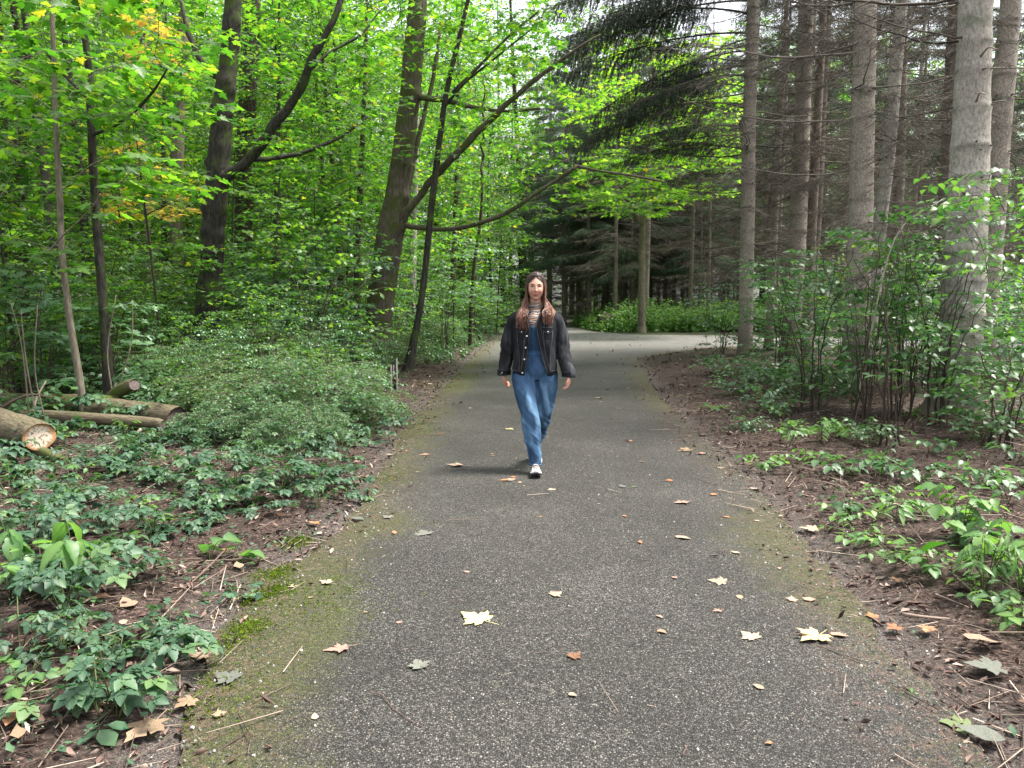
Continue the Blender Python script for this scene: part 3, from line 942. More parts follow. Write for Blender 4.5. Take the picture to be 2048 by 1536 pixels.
near_tree('maple_tree', 'large mossy leaning maple left of the walker, forking into long branches over the path', 16.0,
          [(752, 668, 56), (762, 600, 54), (772, 530, 52), (782, 460, 52), (792, 400, 46), (803, 330, 42), (812, 260, 41), (820, 190, 40), (826, 120, 39), (832, 50, 37), (836, 0, 35)],
          [[(792, 455, 26), (812, 425, 18, -.2), (842, 390, 14, -.3), (870, 352, 14, -.5), (912, 310, 14, -.7), (970, 250, 13, -.9), (1030, 192, 11, -1.1), (1090, 145, 9, -1.2), (1150, 100, 6, -1.3), (1200, 70, 4, -1.3)],
           [(800, 446, 12), (830, 454, 11, -.2), (880, 459, 9, -.4), (940, 452, 9, -.6), (1000, 432, 9, -.8), (1060, 395, 8, -1.0), (1110, 362, 7, -1.1), (1155, 332, 7, -1.2)],
           [(1155, 332, 6, -1.2), (1200, 342, 5, -1.2), (1260, 350, 5, -1.1), (1330, 365, 3, -1)],
           [(826, 192, 12), (860, 196, 11, -.2), (900, 202, 10, -.3), (950, 216, 8, -.4), (1010, 222, 6, -.5), (1080, 215, 5, -.5)],
           [(808, 440, 14), (818, 370, 11, .2), (832, 300, 10, .3), (848, 230, 9, .4), (868, 150, 8, .5), (880, 60, 6, .6)],
           [(905, 185, 7, -.4), (960, 130, 6, -.6), (1020, 70, 5, -.7), (1080, 20, 4, -.8)]],
          [(850, 1120, 20, 240, 13.5, 17.5, 66), (870, 1110, 230, 380, 14, 17.5, 39), (930, 1100, 370, 480, 14.5, 17.5, 21), (1120, 1340, 330, 430, 14.2, 16, 24), (830, 1150, -200, 20, 13.5, 18, 39), (690, 850, 40, 330, 14, 16.5, 24), (1050, 1180, 200, 330, 14.5, 16, 10)],
          M['bark_mossy'], M['maple'], .125, k=24, noise=.06, top=4, bumps=[(775, 480, .12, .04), (800, 450, .1, .05), (810, 395, .08, .04), (828, 190, .08, .05)])
near_tree('maple_sapling', 'thin leaning stem between the big mossy maple and the walker', 15.2,
          [(815, 748, 17), (826, 690, 16), (836, 640, 14), (848, 560, 13), (858, 460, 13), (868, 370, 13), (878, 290, 12), (890, 200, 11), (905, 130, 10), (920, 70, 9), (936, 0, 8)],
          [[(888, 215, 6), (930, 165, 5, -.2), (985, 120, 4, -.4), (1060, 60, 3, -.5)]],
          [(880, 1100, -60, 160, 13.8, 16, 24), (760, 900, -100, 80, 14, 16, 13)],
          M['bark_maple'], M['maple'], .12, k=9, noise=.05, top=2, root_flare=.9)

# one maple beyond the path whose bright low crown shows between the spruce boughs
near_tree('maple_tree', 'young maple with a forked pale stem and bright crown beyond the junction', 34.2,
          [(1283, 645, 15), (1284, 560, 14), (1284, 500, 13), (1286, 440, 12), (1290, 380, 10), (1296, 300, 9), (1300, 200, 7)],
          [[(1285, 450, 8), (1270, 425, 6), (1245, 400, 5), (1215, 380, 3)], [(1287, 420, 7), (1320, 390, 5), (1360, 340, 4), (1390, 280, 3)]],
          [(1140, 1480, 180, 400, 28, 35, 190), (1180, 1460, 40, 200, 29, 35, 60), (1180, 1340, 370, 430, 31, 35, 26)],
          M['bark_grey'], M['maple_bright'], .21, k=10, noise=.08, top=3, nind=0, gap=.2, side=.6)
near_tree('maple_tree', 'slim maple with turning yellow and pinkish leaves deep in the left wood', 16.2,
          [(300, 640, 12), (298, 520, 11), (292, 400, 9), (290, 300, 8), (286, 150, 6)],
          [], [(200, 420, 330, 440, 15, 17, 34), (190, 330, 280, 360, 15, 17, 10), (262, 350, -10, 160, 13.5, 15.5, 26)],
          M['bark_grey'], M['maple_yellow'], .13, k=8, noise=.05, top=1, nind=0)

for (nm, lb, D, tr, bk) in [
        ('maple_tree', 'straight pale brown trunk standing behind the dark lumpy maple, on its left', 20.0, [(352, 600, 28), (352, 450, 27), (350, 380, 26), (356, 280, 24), (360, 200, 23), (364, 100, 21), (370, 0, 19)], M['bark_grey']),
        ('maple_tree', 'thick dark trunk half hidden by leaves just right of the lumpy maple', 22.0, [(484, 620, 34), (486, 500, 34), (490, 400, 33), (494, 300, 31), (500, 150, 29), (508, 0, 27)], M['bark_dark']),
        ('birch_tree', 'slender pale trunk glimpsed behind the mossy leaning maple', 26.0, [(824, 620, 15), (826, 500, 15), (829, 380, 14), (832, 250, 13), (836, 100, 12), (838, 0, 11)], M['bark_sprucepale']),
        ('maple_sapling', 'thin dark sapling stem in the bright thicket left of the walker', 24.0, [(943, 600, 8), (950, 520, 7), (962, 430, 6), (965, 350, 5)], M['bark_dark']),
        ('maple_tree', 'short dark trunk among leaves at the far left edge', 19.0, [(38, 640, 15), (38, 520, 15), (36, 420, 14), (34, 250, 12), (34, 60, 11)], M['bark_dark'])]:
    near_tree(nm, lb, D, tr, [], [], bk, M['maple'], k=12, noise=.06, top=3, root_flare=.3)


# ------------------------------------------------------------------ crowns shared by the trees and shrubs further back
def crown_tree(name, H, r, bark, leafmat, ntips, size, tpl, z0=.16, rad=.13, lean=.03, seed=0, gap=.2, side=.5, cat='tree', label='x', group=None):
    st = R.getstate(); R.seed(seed)
    root = thing(name, label, cat, (0, 0, -100), group=group)
    m = 16
    pts = np.array([(lean * H * math.sin(t * 2.3 + seed), lean * H * math.sin(t * 3.1 + 2 * seed) * .7, t * H) for t in np.linspace(0, 1, m)])
    pts[0, 2] = -.3
    rr = rad * (1 - np.linspace(0, 1, m) * .9); rr[0] *= 1.35
    V, F = tube(crom(pts, 3), crom(rr[:, None], 3)[:, 0], 10, noise=.07, nscale=4)
    mb = MB(); mb.add(V, F); mb.obj('trunk', bark, root)
    nodes = [p for p in crom(pts, 3) if p[2] > H * z0 * .7]
    tips = []
    while len(tips) < ntips:
        t = R.random()
        prof = math.sin(PI * min(1, t * .85 + .18)) ** .6
        a = R.uniform(0, 2 * PI); q = r * prof * R.uniform(.25, 1) ** .6
        z = H * (z0 + (1 - z0) * t)
        z = round(z / .7) * .7 + R.gauss(0, .12)
        c = pts[min(m - 1, int(z / H * (m - 1)))]
        tips.append((c[0] + math.cos(a) * q, c[1] + math.sin(a) * q, z))
    lv, tw, bg = grow(nodes, tips, size, gap=gap, side=side, start=.3, thick=.006)
    twig_mb([], bg, kb=4).obj('branches', bark, root, kind='stuff')
    mb = MB(); mb.leaves(tpl, np.array([l[1] for l in lv]), np.array([l[0] for l in lv]), NR.random(len(lv)))
    mb.obj('crown', leafmat, root, kind='stuff')
    R.setstate(st)
    return root


def bush(name, H, r, leafmat, nst, ntips, size, tpl, seed=0, gap=.1, side=.22, bark=None, label='x', group=None, cat='shrub', layer=.25):
    st = R.getstate(); R.seed(seed)
    root = thing(name, label, cat, (0, 0, -100), group=group)
    mb = MB(); nodes = []
    for k in range(nst):
        a = R.uniform(0, 2 * PI); q = r * R.uniform(.1, .7); h = H * R.uniform(.6, 1.0)
        p0 = np.array([math.cos(a) * .12, math.sin(a) * .12, -.1]); p2 = np.array([math.cos(a) * q, math.sin(a) * q, h])
        p1 = np.array([math.cos(a) * q * .25, math.sin(a) * q * .25, h * .6])
        c = crom([p0, p1, p2], 6)
        V, F = tube(c, np.linspace(.012, .004, len(c)), 5); mb.add(V, F, R.random())
        nodes += list(c[3:])
    mb.obj('stems', bark or M['bark_grey'], root, kind='stuff')
    tips = []
    while len(tips) < ntips:
        t = R.random(); a = R.uniform(0, 2 * PI)
        q = r * math.sqrt(R.random()) * math.sin(PI * min(1, .25 + t * .6))
        tips.append((math.cos(a) * q, math.sin(a) * q, H * (.12 + .95 * t)))
    lv, tw, bg = grow(nodes, tips, size, gap=gap, side=side, start=.2, thick=.003, layer=layer)
    twig_mb([], bg, kb=3).obj('branches', bark or M['bark_grey'], root, kind='stuff')
    mb = MB(); mb.leaves(tpl, np.array([l[1] for l in lv]), np.array([l[0] for l in lv]), NR.random(len(lv)))
    mb.obj('foliage', leafmat, root, kind='stuff')
    R.setstate(st)
    return root


G_FAR = 'broad-leaved trees filling the wood behind'
LB_FAR = 'leafy green tree deep in the wood behind the nearer trunks'
T_DEC = [crown_tree('broadleaf_tree', 13, 2.9, M['bark_maple'], M['wood_leaf'], 230, .15, DIAMOND, seed=s, z0=z, label=LB_FAR, group=G_FAR) for s, z in ((1, .14), (2, .2), (3, .12))]
T_DEC.append(crown_tree('broadleaf_tree', 13, 3.1, M['bark_dark'], M['maple'], 230, .16, MAPLE_LO, seed=4, z0=.2, label=LB_FAR, group=G_FAR))
T_SAP = crown_tree('maple_sapling', 6, 1.6, M['bark_maple'], M['maple'], 70, .13, MAPLE_LO, seed=5, z0=.15, rad=.035, gap=.14, side=.3, label='x')
G_BUSH = 'understorey bushes in the left wood'
B_WOOD = [bush('woodland_bush', 2.2, 1.3, M['bluish'], 9, 95, .09, DIAMOND, seed=11, label='x', bark=M['bark_dark']),
          bush('woodland_bush', 2.6, 1.3, M['wood_leaf'], 8, 95, .095, DIAMOND, seed=12, label='x', bark=M['bark_dark']),
          bush('woodland_bush', 1.9, 1.4, M['maple'], 7, 60, .12, MAPLE_LO, seed=13, label='x', bark=M['bark_dark'])]

used = set()


def place(tpl, x, y, s, label, group=None, rz=None, sink=.05, tilt=(0, 0)):
    loc = (x, y, gh(x, y) - sink)
    rz = R.uniform(0, 2 * PI) if rz is None else rz
    if tpl.name not in used:
        used.add(tpl.name)
        tpl.location = loc; tpl.rotation_euler = (tilt[0], tilt[1], rz); tpl.scale = (s,) * 3 if isinstance(s, (int, float)) else s
        tpl['label'] = label
        if group: tpl['group'] = group
        elif 'group' in tpl: del tpl['group']
        return tpl
    c = dup(tpl, loc, rz, s, label, group, tilt)
    if not group and 'group' in c: del c['group']
    return c


TREES = []


def free(x, y, dmin):
    return all((x - a) ** 2 + (y - b) ** 2 > dmin ** 2 for a, b in TREES)


# left wood, row by row to the far end of the view
n = 0
for y0, y1, cnt, s0, s1, dm in ((16, 24, 16, .75, 1.0, 1.7), (24, 38, 26, .95, 1.25, 2.3), (38, 60, 34, 1.3, 1.8, 3.2), (60, 105, 34, 2.0, 2.8, 5)):
    tr = 0; m = 0
    while m < cnt and tr < 3000:
        tr += 1
        y = R.uniform(y0, y1); x = R.uniform(-.75 * y - 3, (.16 * y if y > 62 else -.035 * y - .5))
        if y < 24 and x > -.19 * y: continue
        if not free(x, y, dm) or float(path_sd([x], [y])[0]) < 2.0: continue
        if .03 < x / y < .13: continue
        TREES.append((x, y))
        place(R.choice(T_DEC), x, y, R.uniform(s0, s1), LB_FAR, G_FAR); m += 1
# saplings with large leaves between them
for k, (px, D, s, lb) in enumerate([(560, 13.5, .75, 'bright maple sapling in the thicket right of the dark lumpy maple'),
                           (640, 15.5, .8, 'leafy maple sapling beside the mossy leaning maple, on its left'),
                           (300, 12.5, .85, 'maple sapling in front of the yellowing tree'),
                           (20, 11.5, .9, 'maple sapling at the left edge behind the thin saplings'),
                           (480, 17, .95, 'maple sapling growing right behind the dark lumpy maple'),
                           (-60, 9.5, .95, 'maple sapling leaning in from beyond the left edge'),
                           (900, 24, .7, 'small bright maple sapling just left of the walker'),
                           (700, 20, 1.1, 'tall sapling behind the mossy maple on its left side'),
                           (1000, 34, 1.0, 'sapling over the shrubs where the path bends away')]):
    p = P(px, 600, D); TREES.append((p.x, p.y)); place(T_SAP, p.x, p.y, s, lb)
m = tr = 0
LB_B = 'green understorey bush below the trees of the left wood'
while m < 100 and tr < 6000:
    tr += 1
    y = 11.5 + 34 * R.random() ** 1.9; x = R.uniform(-.72 * y - 1, -.04 * y - .8)
    if y < 16 and x > -.24 * y: continue
    if y < 14 and -7 < x < -2.9 and R.random() < .4: continue
    pxx = 1024 + x / y * 1530
    if (y < 14.6 and 360 < pxx < 500) or (y < 16.5 and 690 < pxx < 830): continue
    if not free(x, y, .75) or float(path_sd([x], [y])[0]) < 1.6: continue
    TREES.append((x, y))
    place(R.choice(B_WOOD), x, y, R.uniform(.7, 1.15) * (1 if y < 22 else 1.3), LB_B, G_BUSH); m += 1

# the far end of the view, left and right of where the path goes out of sight
LB_END = 'small leafy tree closing the view where the path disappears'
for k, (px, D, sc) in enumerate([(870, 52, 1.1), (915, 48, .9), (955, 56, 1.0), (995, 60, 1.1), (1035, 66, 1.2), (1070, 74, 1.2), (1090, 88, 1.4), (1140, 96, 1.3), (1175, 90, 1.1), (900, 70, 1.6), (960, 80, 1.8), (1020, 92, 1.9), (1110, 112, 1.5), (1160, 118, 1.5), (1065, 110, 2.0), (985, 44, .8), (1030, 50, .85), (845, 42, .85)]):
    q = P(px, 620, D)
    if float(path_sd([q.x], [q.y])[0]) < 1.2: continue
    TREES.append((q.x, q.y)); place(T_DEC[k % 3], q.x, q.y, sc, LB_END, 'small trees closing the end of the view')
for k in range(46):
    D = R.uniform(30, 100); q = P(R.uniform(800, 1120), 620, D)
    if float(path_sd([q.x], [q.y])[0]) < 1.0: continue
    place(B_WOOD[k % 3], q.x, q.y, R.uniform(.9, 1.3) * (1 if D < 55 else 1.5), 'bush on the far left bank towards the end of the path', 'bushes on the far left bank')
for k in range(34):
    a = R.uniform(-.8, .85); D = R.uniform(105, 150)
    place(T_DEC[k % 4], a * D, D, R.uniform(2.0, 3.0), LB_FAR, G_FAR)

for k in range(40):
    D = R.uniform(48, 110); q = P(R.uniform(1130, 2040), 620, D)
    if float(path_sd([q.x], [q.y])[0]) < 1.0: continue
    place(B_WOOD[k % 2], q.x, q.y, R.uniform(1.2, 1.7) * (1 if D < 70 else 1.4), 'bush in the depth behind the spruce stand', 'bushes behind the spruce stand')

# ------------------------------------------------------------------ spruces
def dead_branch_mesh(L, seed, dens=1.0, curve=.25, fine=True):
    st = R.getstate(); R.seed(seed)
    mb = MB()
    n = 9
    s = np.linspace(0, 1, n)
    wob = [R.gauss(0, .035) for _ in range(n)]
    c = np.stack([s * L, np.cumsum(wob) * L * .5, (-.18 * s + curve * s * s) * L], -1)
    V, F = tube(c, np.linspace(.013, .003, n) * (L / 1.8) ** .5, 4, cap=False); mb.add(V, F, .35)
    k = .18
    while k < 1:
        i = min(n - 2, int(k * (n - 1))); p = c[i] + (c[i + 1] - c[i]) * (k * (n - 1) - i)
        sg = R.choice((-1, 1)); l = L * R.uniform(.16, .4) * (1.15 - .6 * k)
        a = sg * R.uniform(.6, 1.2)
        e = p + np.array([math.cos(a) * l, math.sin(a) * l, -R.uniform(0, .45) * l])
        mid = (p + e) / 2 + np.array([0, 0, .06 * l])
        V, F = tube(np.array([p, mid, e]), np.array([.005, .004, .002]), 3, cap=False); mb.add(V, F, R.random())
        if fine:
            for q in range(int(11 * dens)):
                t = R.uniform(.2, 1); b = p + (e - p) * t
                a2 = a + R.choice((-1, 1)) * R.uniform(.4, 1.3); l2 = l * R.uniform(.18, .5)
                e2 = b + np.array([math.cos(a2) * l2, math.sin(a2) * l2, -R.uniform(.1, .9) * l2])
                V, F = tube(np.array([b, e2]), np.array([.0030, .0016]), 3, cap=False); mb.add(V, F, R.random())
        k += R.uniform(.03, .075) / dens
    R.setstate(st)
    return mb


def bough_mesh(L, seed, droop=.55, ndl=16, mats=None, hang=.5, nl=.032):
    """a living bough: main axis, side shoots and hanging twigs, all with needles"""
    st = R.getstate(); R.seed(seed)
    mb = MB(); n = 10
    s = np.linspace(0, 1, n)
    c = np.stack([s * L, np.zeros(n), (.06 * s - droop * s * s) * L], -1)
    c[:, 1] += np.cumsum([R.gauss(0, .02) for _ in range(n)]) * L * .4
    V, F = tube(c, np.linspace(.017, .004, n), 4, cap=False); mb.add(V, F, .35, 0, 1)
    pos = []; mts = []
    def needles(p, e, m):
        d = e - p; l = np.linalg.norm(d); d /= l + 1e-9
        for _ in range(m):
            t = R.random(); q = p + (e - p) * t
            a = np.array([R.gauss(0, 1), R.gauss(0, 1), R.gauss(-.2, .8)]); a -= d * np.dot(a, d) * .6; a /= np.linalg.norm(a)
            f = a * .8 + d * .75
            pos.append(q); mts.append(frame(f, np.array([R.gauss(0, 1), R.gauss(0, 1), R.gauss(0, 1)])) * nl * R.uniform(.7, 1.25))
    k = .22
    while k < 1.0:
        i = min(n - 2, int(k * (n - 1))); p = c[i] + (c[i + 1] - c[i]) * (k * (n - 1) - i)
        for sg in (-1, 1):
            l = L * R.uniform(.18, .34) * (1.1 - .7 * k); a = sg * R.uniform(.5, .95)
            e = p + np.array([math.cos(a) * l, math.sin(a) * l, -R.uniform(.15, .5) * l])
            V, F = tube(np.array([p, (p + e) / 2 + [0, 0, .03 * l], e]), np.array([.004, .003, .0015]), 3, cap=False); mb.add(V, F, .4, 0, 1)
            needles(p, e, int(ndl * l / .25))
            m = max(2, int(l / .07))
            for q in range(m):
                b = p + (e - p) * (q + .6) / m
                l2 = R.uniform(.12, .34) * hang * (1 + .6 * L / 3)
                a2 = a + R.gauss(0, .6)
                e2 = b + np.array([math.cos(a2) * l2 * .35, math.sin(a2) * l2 * .35, -l2])
                V, F = tube(np.array([b, e2]), np.array([.002, .001]), 3, cap=False); mb.add(V, F, .4, 0, 1)
                needles(b, e2, int(ndl * l2 / .13))
        k += .045
    needles(c[int(n * .5)], c[-1], ndl * 3)
    NT_ = (np.array([(-.09, 0, 0), (.09, 0, 0), (0, 1, 0)], float), np.array([(0, 1, 2)]), np.zeros(3))
    mb.leaves(NT_, np.array(mts), np.array(pos), NR.random(len(pos)))
    R.setstate(st)
    return mb


DEAD = [dead_branch_mesh(2.1, 20 + k, dens=d, curve=cv).mesh('dead_branch', M['deadwood']) for k, (d, cv) in enumerate([(1.1, .2), (1.3, .1), (.9, .35), (1.5, .02), (.6, .28), (1.4, -.08)])]
DEAD_LO = [dead_branch_mesh(2.1, 40 + k, dens=.8, curve=cv).mesh('dead_branch', M['deadwood']) for k, cv in enumerate([.15, 0, .3])]
BOUGH = [bough_mesh(2.6, 50 + k, droop=dr, ndl=22, nl=.04, hang=.7).mesh('bough', [M['needle'], M['deadwood']]) for k, dr in enumerate([.35, .5, .28, .42])]
BOUGH_P = [bough_mesh(2.4, 60 + k, droop=dr * .6, ndl=7, hang=.45, nl=.075).mesh('bough', [M['needle_pale'], M['deadwood']]) for k, dr in enumerate([.25, .4])]
BOUGH_D = [bough_mesh(2.4, 70 + k, droop=dr * .7, ndl=7, hang=.45, nl=.065).mesh('bough', [M['needle'], M['deadwood']]) for k, dr in enumerate([.3, .45])]


def add_part(name, me, parent, loc, rz, s, tilt=0.0, kind=None):
    o = bpy.data.objects.new(name, me); COL.objects.link(o); o.parent = parent
    o.location = loc; o.rotation_euler = (0, tilt, rz); o.scale = (s,) * 3 if isinstance(s, (int, float)) else s
    if kind: o['kind'] = kind
    return o


def spruce(label, D, trunk, bark, top=9.0, dead=(2.2, 9.5), ndead=40, boughs=(8, 14, 26), side=None, flare=.75, k=22, name='spruce_tree', group=None, lo=False, dl=1.0):
    b = P(trunk[0][0], trunk[0][1], D)
    base = Vector((b.x, b.y, gh(b.x, b.y) - .04))
    root = thing(name, label, 'spruce', base, group=group)
    pts, rad = limb_pts(trunk, D, base)
    d = pts[2] - pts[0]; z = pts[0][2]
    m = max(2, int((z + .15) / .12))
    low = np.array([pts[0] - d / max(d[2], .01) * (z + .15) * (1 - t) for t in np.linspace(0, 1, m, endpoint=False)]) if z > .02 else np.array([pts[0] - [0, 0, .15]])
    pts = np.concatenate([low, pts]); rad = np.concatenate([np.full(len(low), rad[0]), rad])
    e = pts[-1]; dd = (pts[-1] - pts[0]) / np.linalg.norm(pts[-1] - pts[0]); m = 10
    up = np.array([e + dd * top * t for t in np.linspace(0, 1, m + 1)[1:]])
    pts = np.concatenate([pts, up]); rad = np.concatenate([rad, rad[-1] + (.03 - rad[-1]) * np.linspace(0, 1, m + 1)[1:]])
    rad = rad * (1 + flare * np.exp(-np.maximum(pts[:, 2], 0) / .16))
    seg = np.concatenate([[0], np.cumsum(np.linalg.norm(np.diff(pts, axis=0), axis=1))])
    m = int(seg[-1] / .05); ss = np.linspace(0, seg[-1], m)
    pp = np.stack([np.interp(ss, seg, pts[:, i]) for i in range(3)], -1); rr = np.interp(ss, seg, rad)
    # whorl rings with stubs
    wh = []; z = 1.0
    while z < pp[-1, 2]:
        wh.append(z); z += R.uniform(.3, .5)
    for zz in wh:
        rr = rr * (1 + .07 * np.exp(-((pp[:, 2] - zz) / .035) ** 2))
    V, F = tube(pp, rr, k, noise=.035, seed=3, nscale=6)
    ring_ = np.zeros(len(pp))
    for zz in wh: ring_ = np.maximum(ring_, R.uniform(.3, 1) * np.exp(-((pp[:, 2] - zz) / .022) ** 2))
    ang = np.tile(np.arange(k), len(pp)) / k
    aux = np.repeat(ring_, k) * (.35 + .65 * (vnoise(np.column_stack([ang * 9, np.repeat(pp[:, 2], k) * 2, ang * 0])) > .45))
    mb = MB(); mb.add(V, F, 0, np.concatenate([aux, [0, 0]])); mb.obj('trunk', bark, root)
    def at(z):
        i = int(np.clip(np.searchsorted(pp[:, 2], z), 1, len(pp) - 1)); return pp[i], rr[i]
    st = MB()
    for zz in wh:
        c, r = at(zz)
        for q in range(R.randint(3, 6)):
            a = R.uniform(0, 2 * PI); l = R.uniform(.02, .07) if R.random() < .8 else R.uniform(.1, .3)
            dr = np.array([math.cos(a), math.sin(a), R.uniform(-.3, .2)])
            V, F = tube(np.array([c + dr * (r - .01), c + dr * (r + l)]), np.array([.011, .006]), 5); st.add(V, F, R.random())
    st.obj('branch_stubs', M['deadwood'], root, kind='stuff')
    for q in range(int(ndead * 1.3)):
        z = dead[0] + (dead[1] - dead[0]) * (q + R.random()) / (ndead * 1.3)
        zz = min(wh, key=lambda v: abs(v - z)); c, r = at(zz)
        a = R.uniform(0, 2 * PI)
        s = R.uniform(.45, 1.15) * (.7 + .3 * min(1, (zz - 1) / 4)) * dl
        add_part('dead_branch', R.choice(DEAD_LO if lo else DEAD), root, tuple(c + np.array([math.cos(a), math.sin(a), 0]) * r * .8), a, s, R.uniform(-.15, .25))
    z0, z1, nb = boughs
    for q in range(nb):
        z = z0 + (z1 - z0) * (q + R.random()) / nb; c, r = at(z); a = q * 2.4 + R.uniform(-.4, .4)
        add_part('bough', R.choice(BOUGH_D), root, tuple(c), a, R.uniform(.8, 1.3) * (1.25 - .5 * (z - z0) / (z1 - z0)), R.uniform(-.1, .25))
    return root, at


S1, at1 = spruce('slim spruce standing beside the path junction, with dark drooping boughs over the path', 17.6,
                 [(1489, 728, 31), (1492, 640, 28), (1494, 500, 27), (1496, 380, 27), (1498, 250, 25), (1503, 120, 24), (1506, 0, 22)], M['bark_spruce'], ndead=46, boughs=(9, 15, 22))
# its living boughs reach left, over the path
for (z, a, s, tl, me) in [(6.9, 3.02, 1.35, .2, 0), (6.35, 3.2, 1.45, .12, 1), (7.3, 2.9, 1.5, .05, 2), (7.7, 3.3, 1.55, .0, 0), (5.65, 3.1, 1.25, -.1, 1), (6.6, 2.7, 1.2, .1, 3), 
                          (8.0, 3.0, 1.6, .05, 3), (8.3, 3.25, 1.6, .1, 1), (6.1, 3.45, 1.1, .0, 3), (4.75, 3.0, 1.05, -.15, 3), (8.5, 2.8, 1.5, .1, 2), (5.2, 3.35, .9, 0, 2), (4.3, 2.9, .8, -.1, 1),
                          (7.2, 2.4, 1.2, .15, 1), (8.2, 3.9, 1.3, .1, 2), (8.6, 3.1, 1.7, .0, 0), (8.8, 3.4, 1.6, .05, 3)]:
    c, r = at1(z); add_part('bough', BOUGH[me], S1, tuple(c), a + R.uniform(-.05, .05), s, tl - .12)
# hand-placed bare limbs on the path side
for (z, a, s, me) in [(4.7, 3.05, 1.25, 4), (5.2, 3.3, 1.2, 2), (3.9, 2.95, 1.0, 4), (6.0, 3.0, 1.3, 0), (6.7, 3.2, 1.3, 2), (4.3, 3.5, 1.1, 0), (5.6, .1, 1.2, 4), (4.9, -.1, 1.3, 0), (6.3, .0, 1.4, 4), (3.3, 3.2, .9, 3)]:
    c, r = at1(z); add_part('dead_branch', DEAD[me], S1, tuple(c), a, s, 0)

SPR = [
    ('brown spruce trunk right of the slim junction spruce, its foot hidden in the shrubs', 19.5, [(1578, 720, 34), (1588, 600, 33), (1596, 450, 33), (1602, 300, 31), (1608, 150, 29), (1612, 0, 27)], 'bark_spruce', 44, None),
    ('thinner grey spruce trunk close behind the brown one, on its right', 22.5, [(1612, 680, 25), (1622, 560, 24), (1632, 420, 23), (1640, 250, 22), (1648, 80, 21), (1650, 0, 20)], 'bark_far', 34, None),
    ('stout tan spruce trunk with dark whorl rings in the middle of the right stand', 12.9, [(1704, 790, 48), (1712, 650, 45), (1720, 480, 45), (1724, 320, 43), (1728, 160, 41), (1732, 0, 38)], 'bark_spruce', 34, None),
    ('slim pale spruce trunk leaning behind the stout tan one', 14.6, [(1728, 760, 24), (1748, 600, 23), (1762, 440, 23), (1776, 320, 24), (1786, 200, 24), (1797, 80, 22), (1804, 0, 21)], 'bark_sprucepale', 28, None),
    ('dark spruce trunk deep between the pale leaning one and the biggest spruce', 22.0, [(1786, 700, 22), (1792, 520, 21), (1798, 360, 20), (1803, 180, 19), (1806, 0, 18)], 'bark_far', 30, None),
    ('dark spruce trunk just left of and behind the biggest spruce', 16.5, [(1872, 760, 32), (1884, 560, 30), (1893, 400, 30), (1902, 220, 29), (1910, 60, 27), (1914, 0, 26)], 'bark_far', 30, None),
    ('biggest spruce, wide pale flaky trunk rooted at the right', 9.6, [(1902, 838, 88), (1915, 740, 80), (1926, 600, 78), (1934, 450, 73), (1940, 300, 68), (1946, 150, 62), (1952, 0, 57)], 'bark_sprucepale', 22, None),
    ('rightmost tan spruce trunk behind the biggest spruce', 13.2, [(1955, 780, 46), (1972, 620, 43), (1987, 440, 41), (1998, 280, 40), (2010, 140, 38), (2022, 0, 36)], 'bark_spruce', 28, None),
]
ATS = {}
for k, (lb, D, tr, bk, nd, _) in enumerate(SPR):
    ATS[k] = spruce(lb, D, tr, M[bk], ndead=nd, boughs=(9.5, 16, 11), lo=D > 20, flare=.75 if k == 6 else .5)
# long bare limbs crossing in front of the trunks, and pale snapped stubs on the biggest spruce
for k, z, a, s, me, tl in [(6, 5.1, 2.75, 1.6, 4, -.1), (6, 4.6, 3.3, 1.1, 2, 0), (2, 6.2, 3.1, 1.7, 4, -.05), (2, 5.4, 3.3, 1.5, 0, 0), (2, 4.4, 3.0, 1.4, 2, .05), (2, 3.6, 3.2, 1.1, 4, .1), (7, 4.5, 2.9, 1.2, 4, 0)]:
    root, at = ATS[k]; c, r = at(z); add_part('dead_branch', DEAD[me], root, tuple(c), a, s, tl)
mb = MB()
for i, (pz, a, l, up) in enumerate([(4.3, 4.6, .35, .1), (3.75, 4.4, .3, .25), (2.75, 4.0, .42, -.05)]):
    root, at = ATS[6]; c, r = at(pz)
    d = np.array([math.cos(a), math.sin(a), up]); p0 = c + d * (r - .02)
    V, F = tube(crom([p0, p0 + d * l * .5 + [0, 0, .03], p0 + d * l + [.02, 0, -.06]], 4), np.linspace(.014, .006, 9), 6)
    m = MB(); m.add(V, F, .95); m.obj('snapped_branch', M['twig'], root)

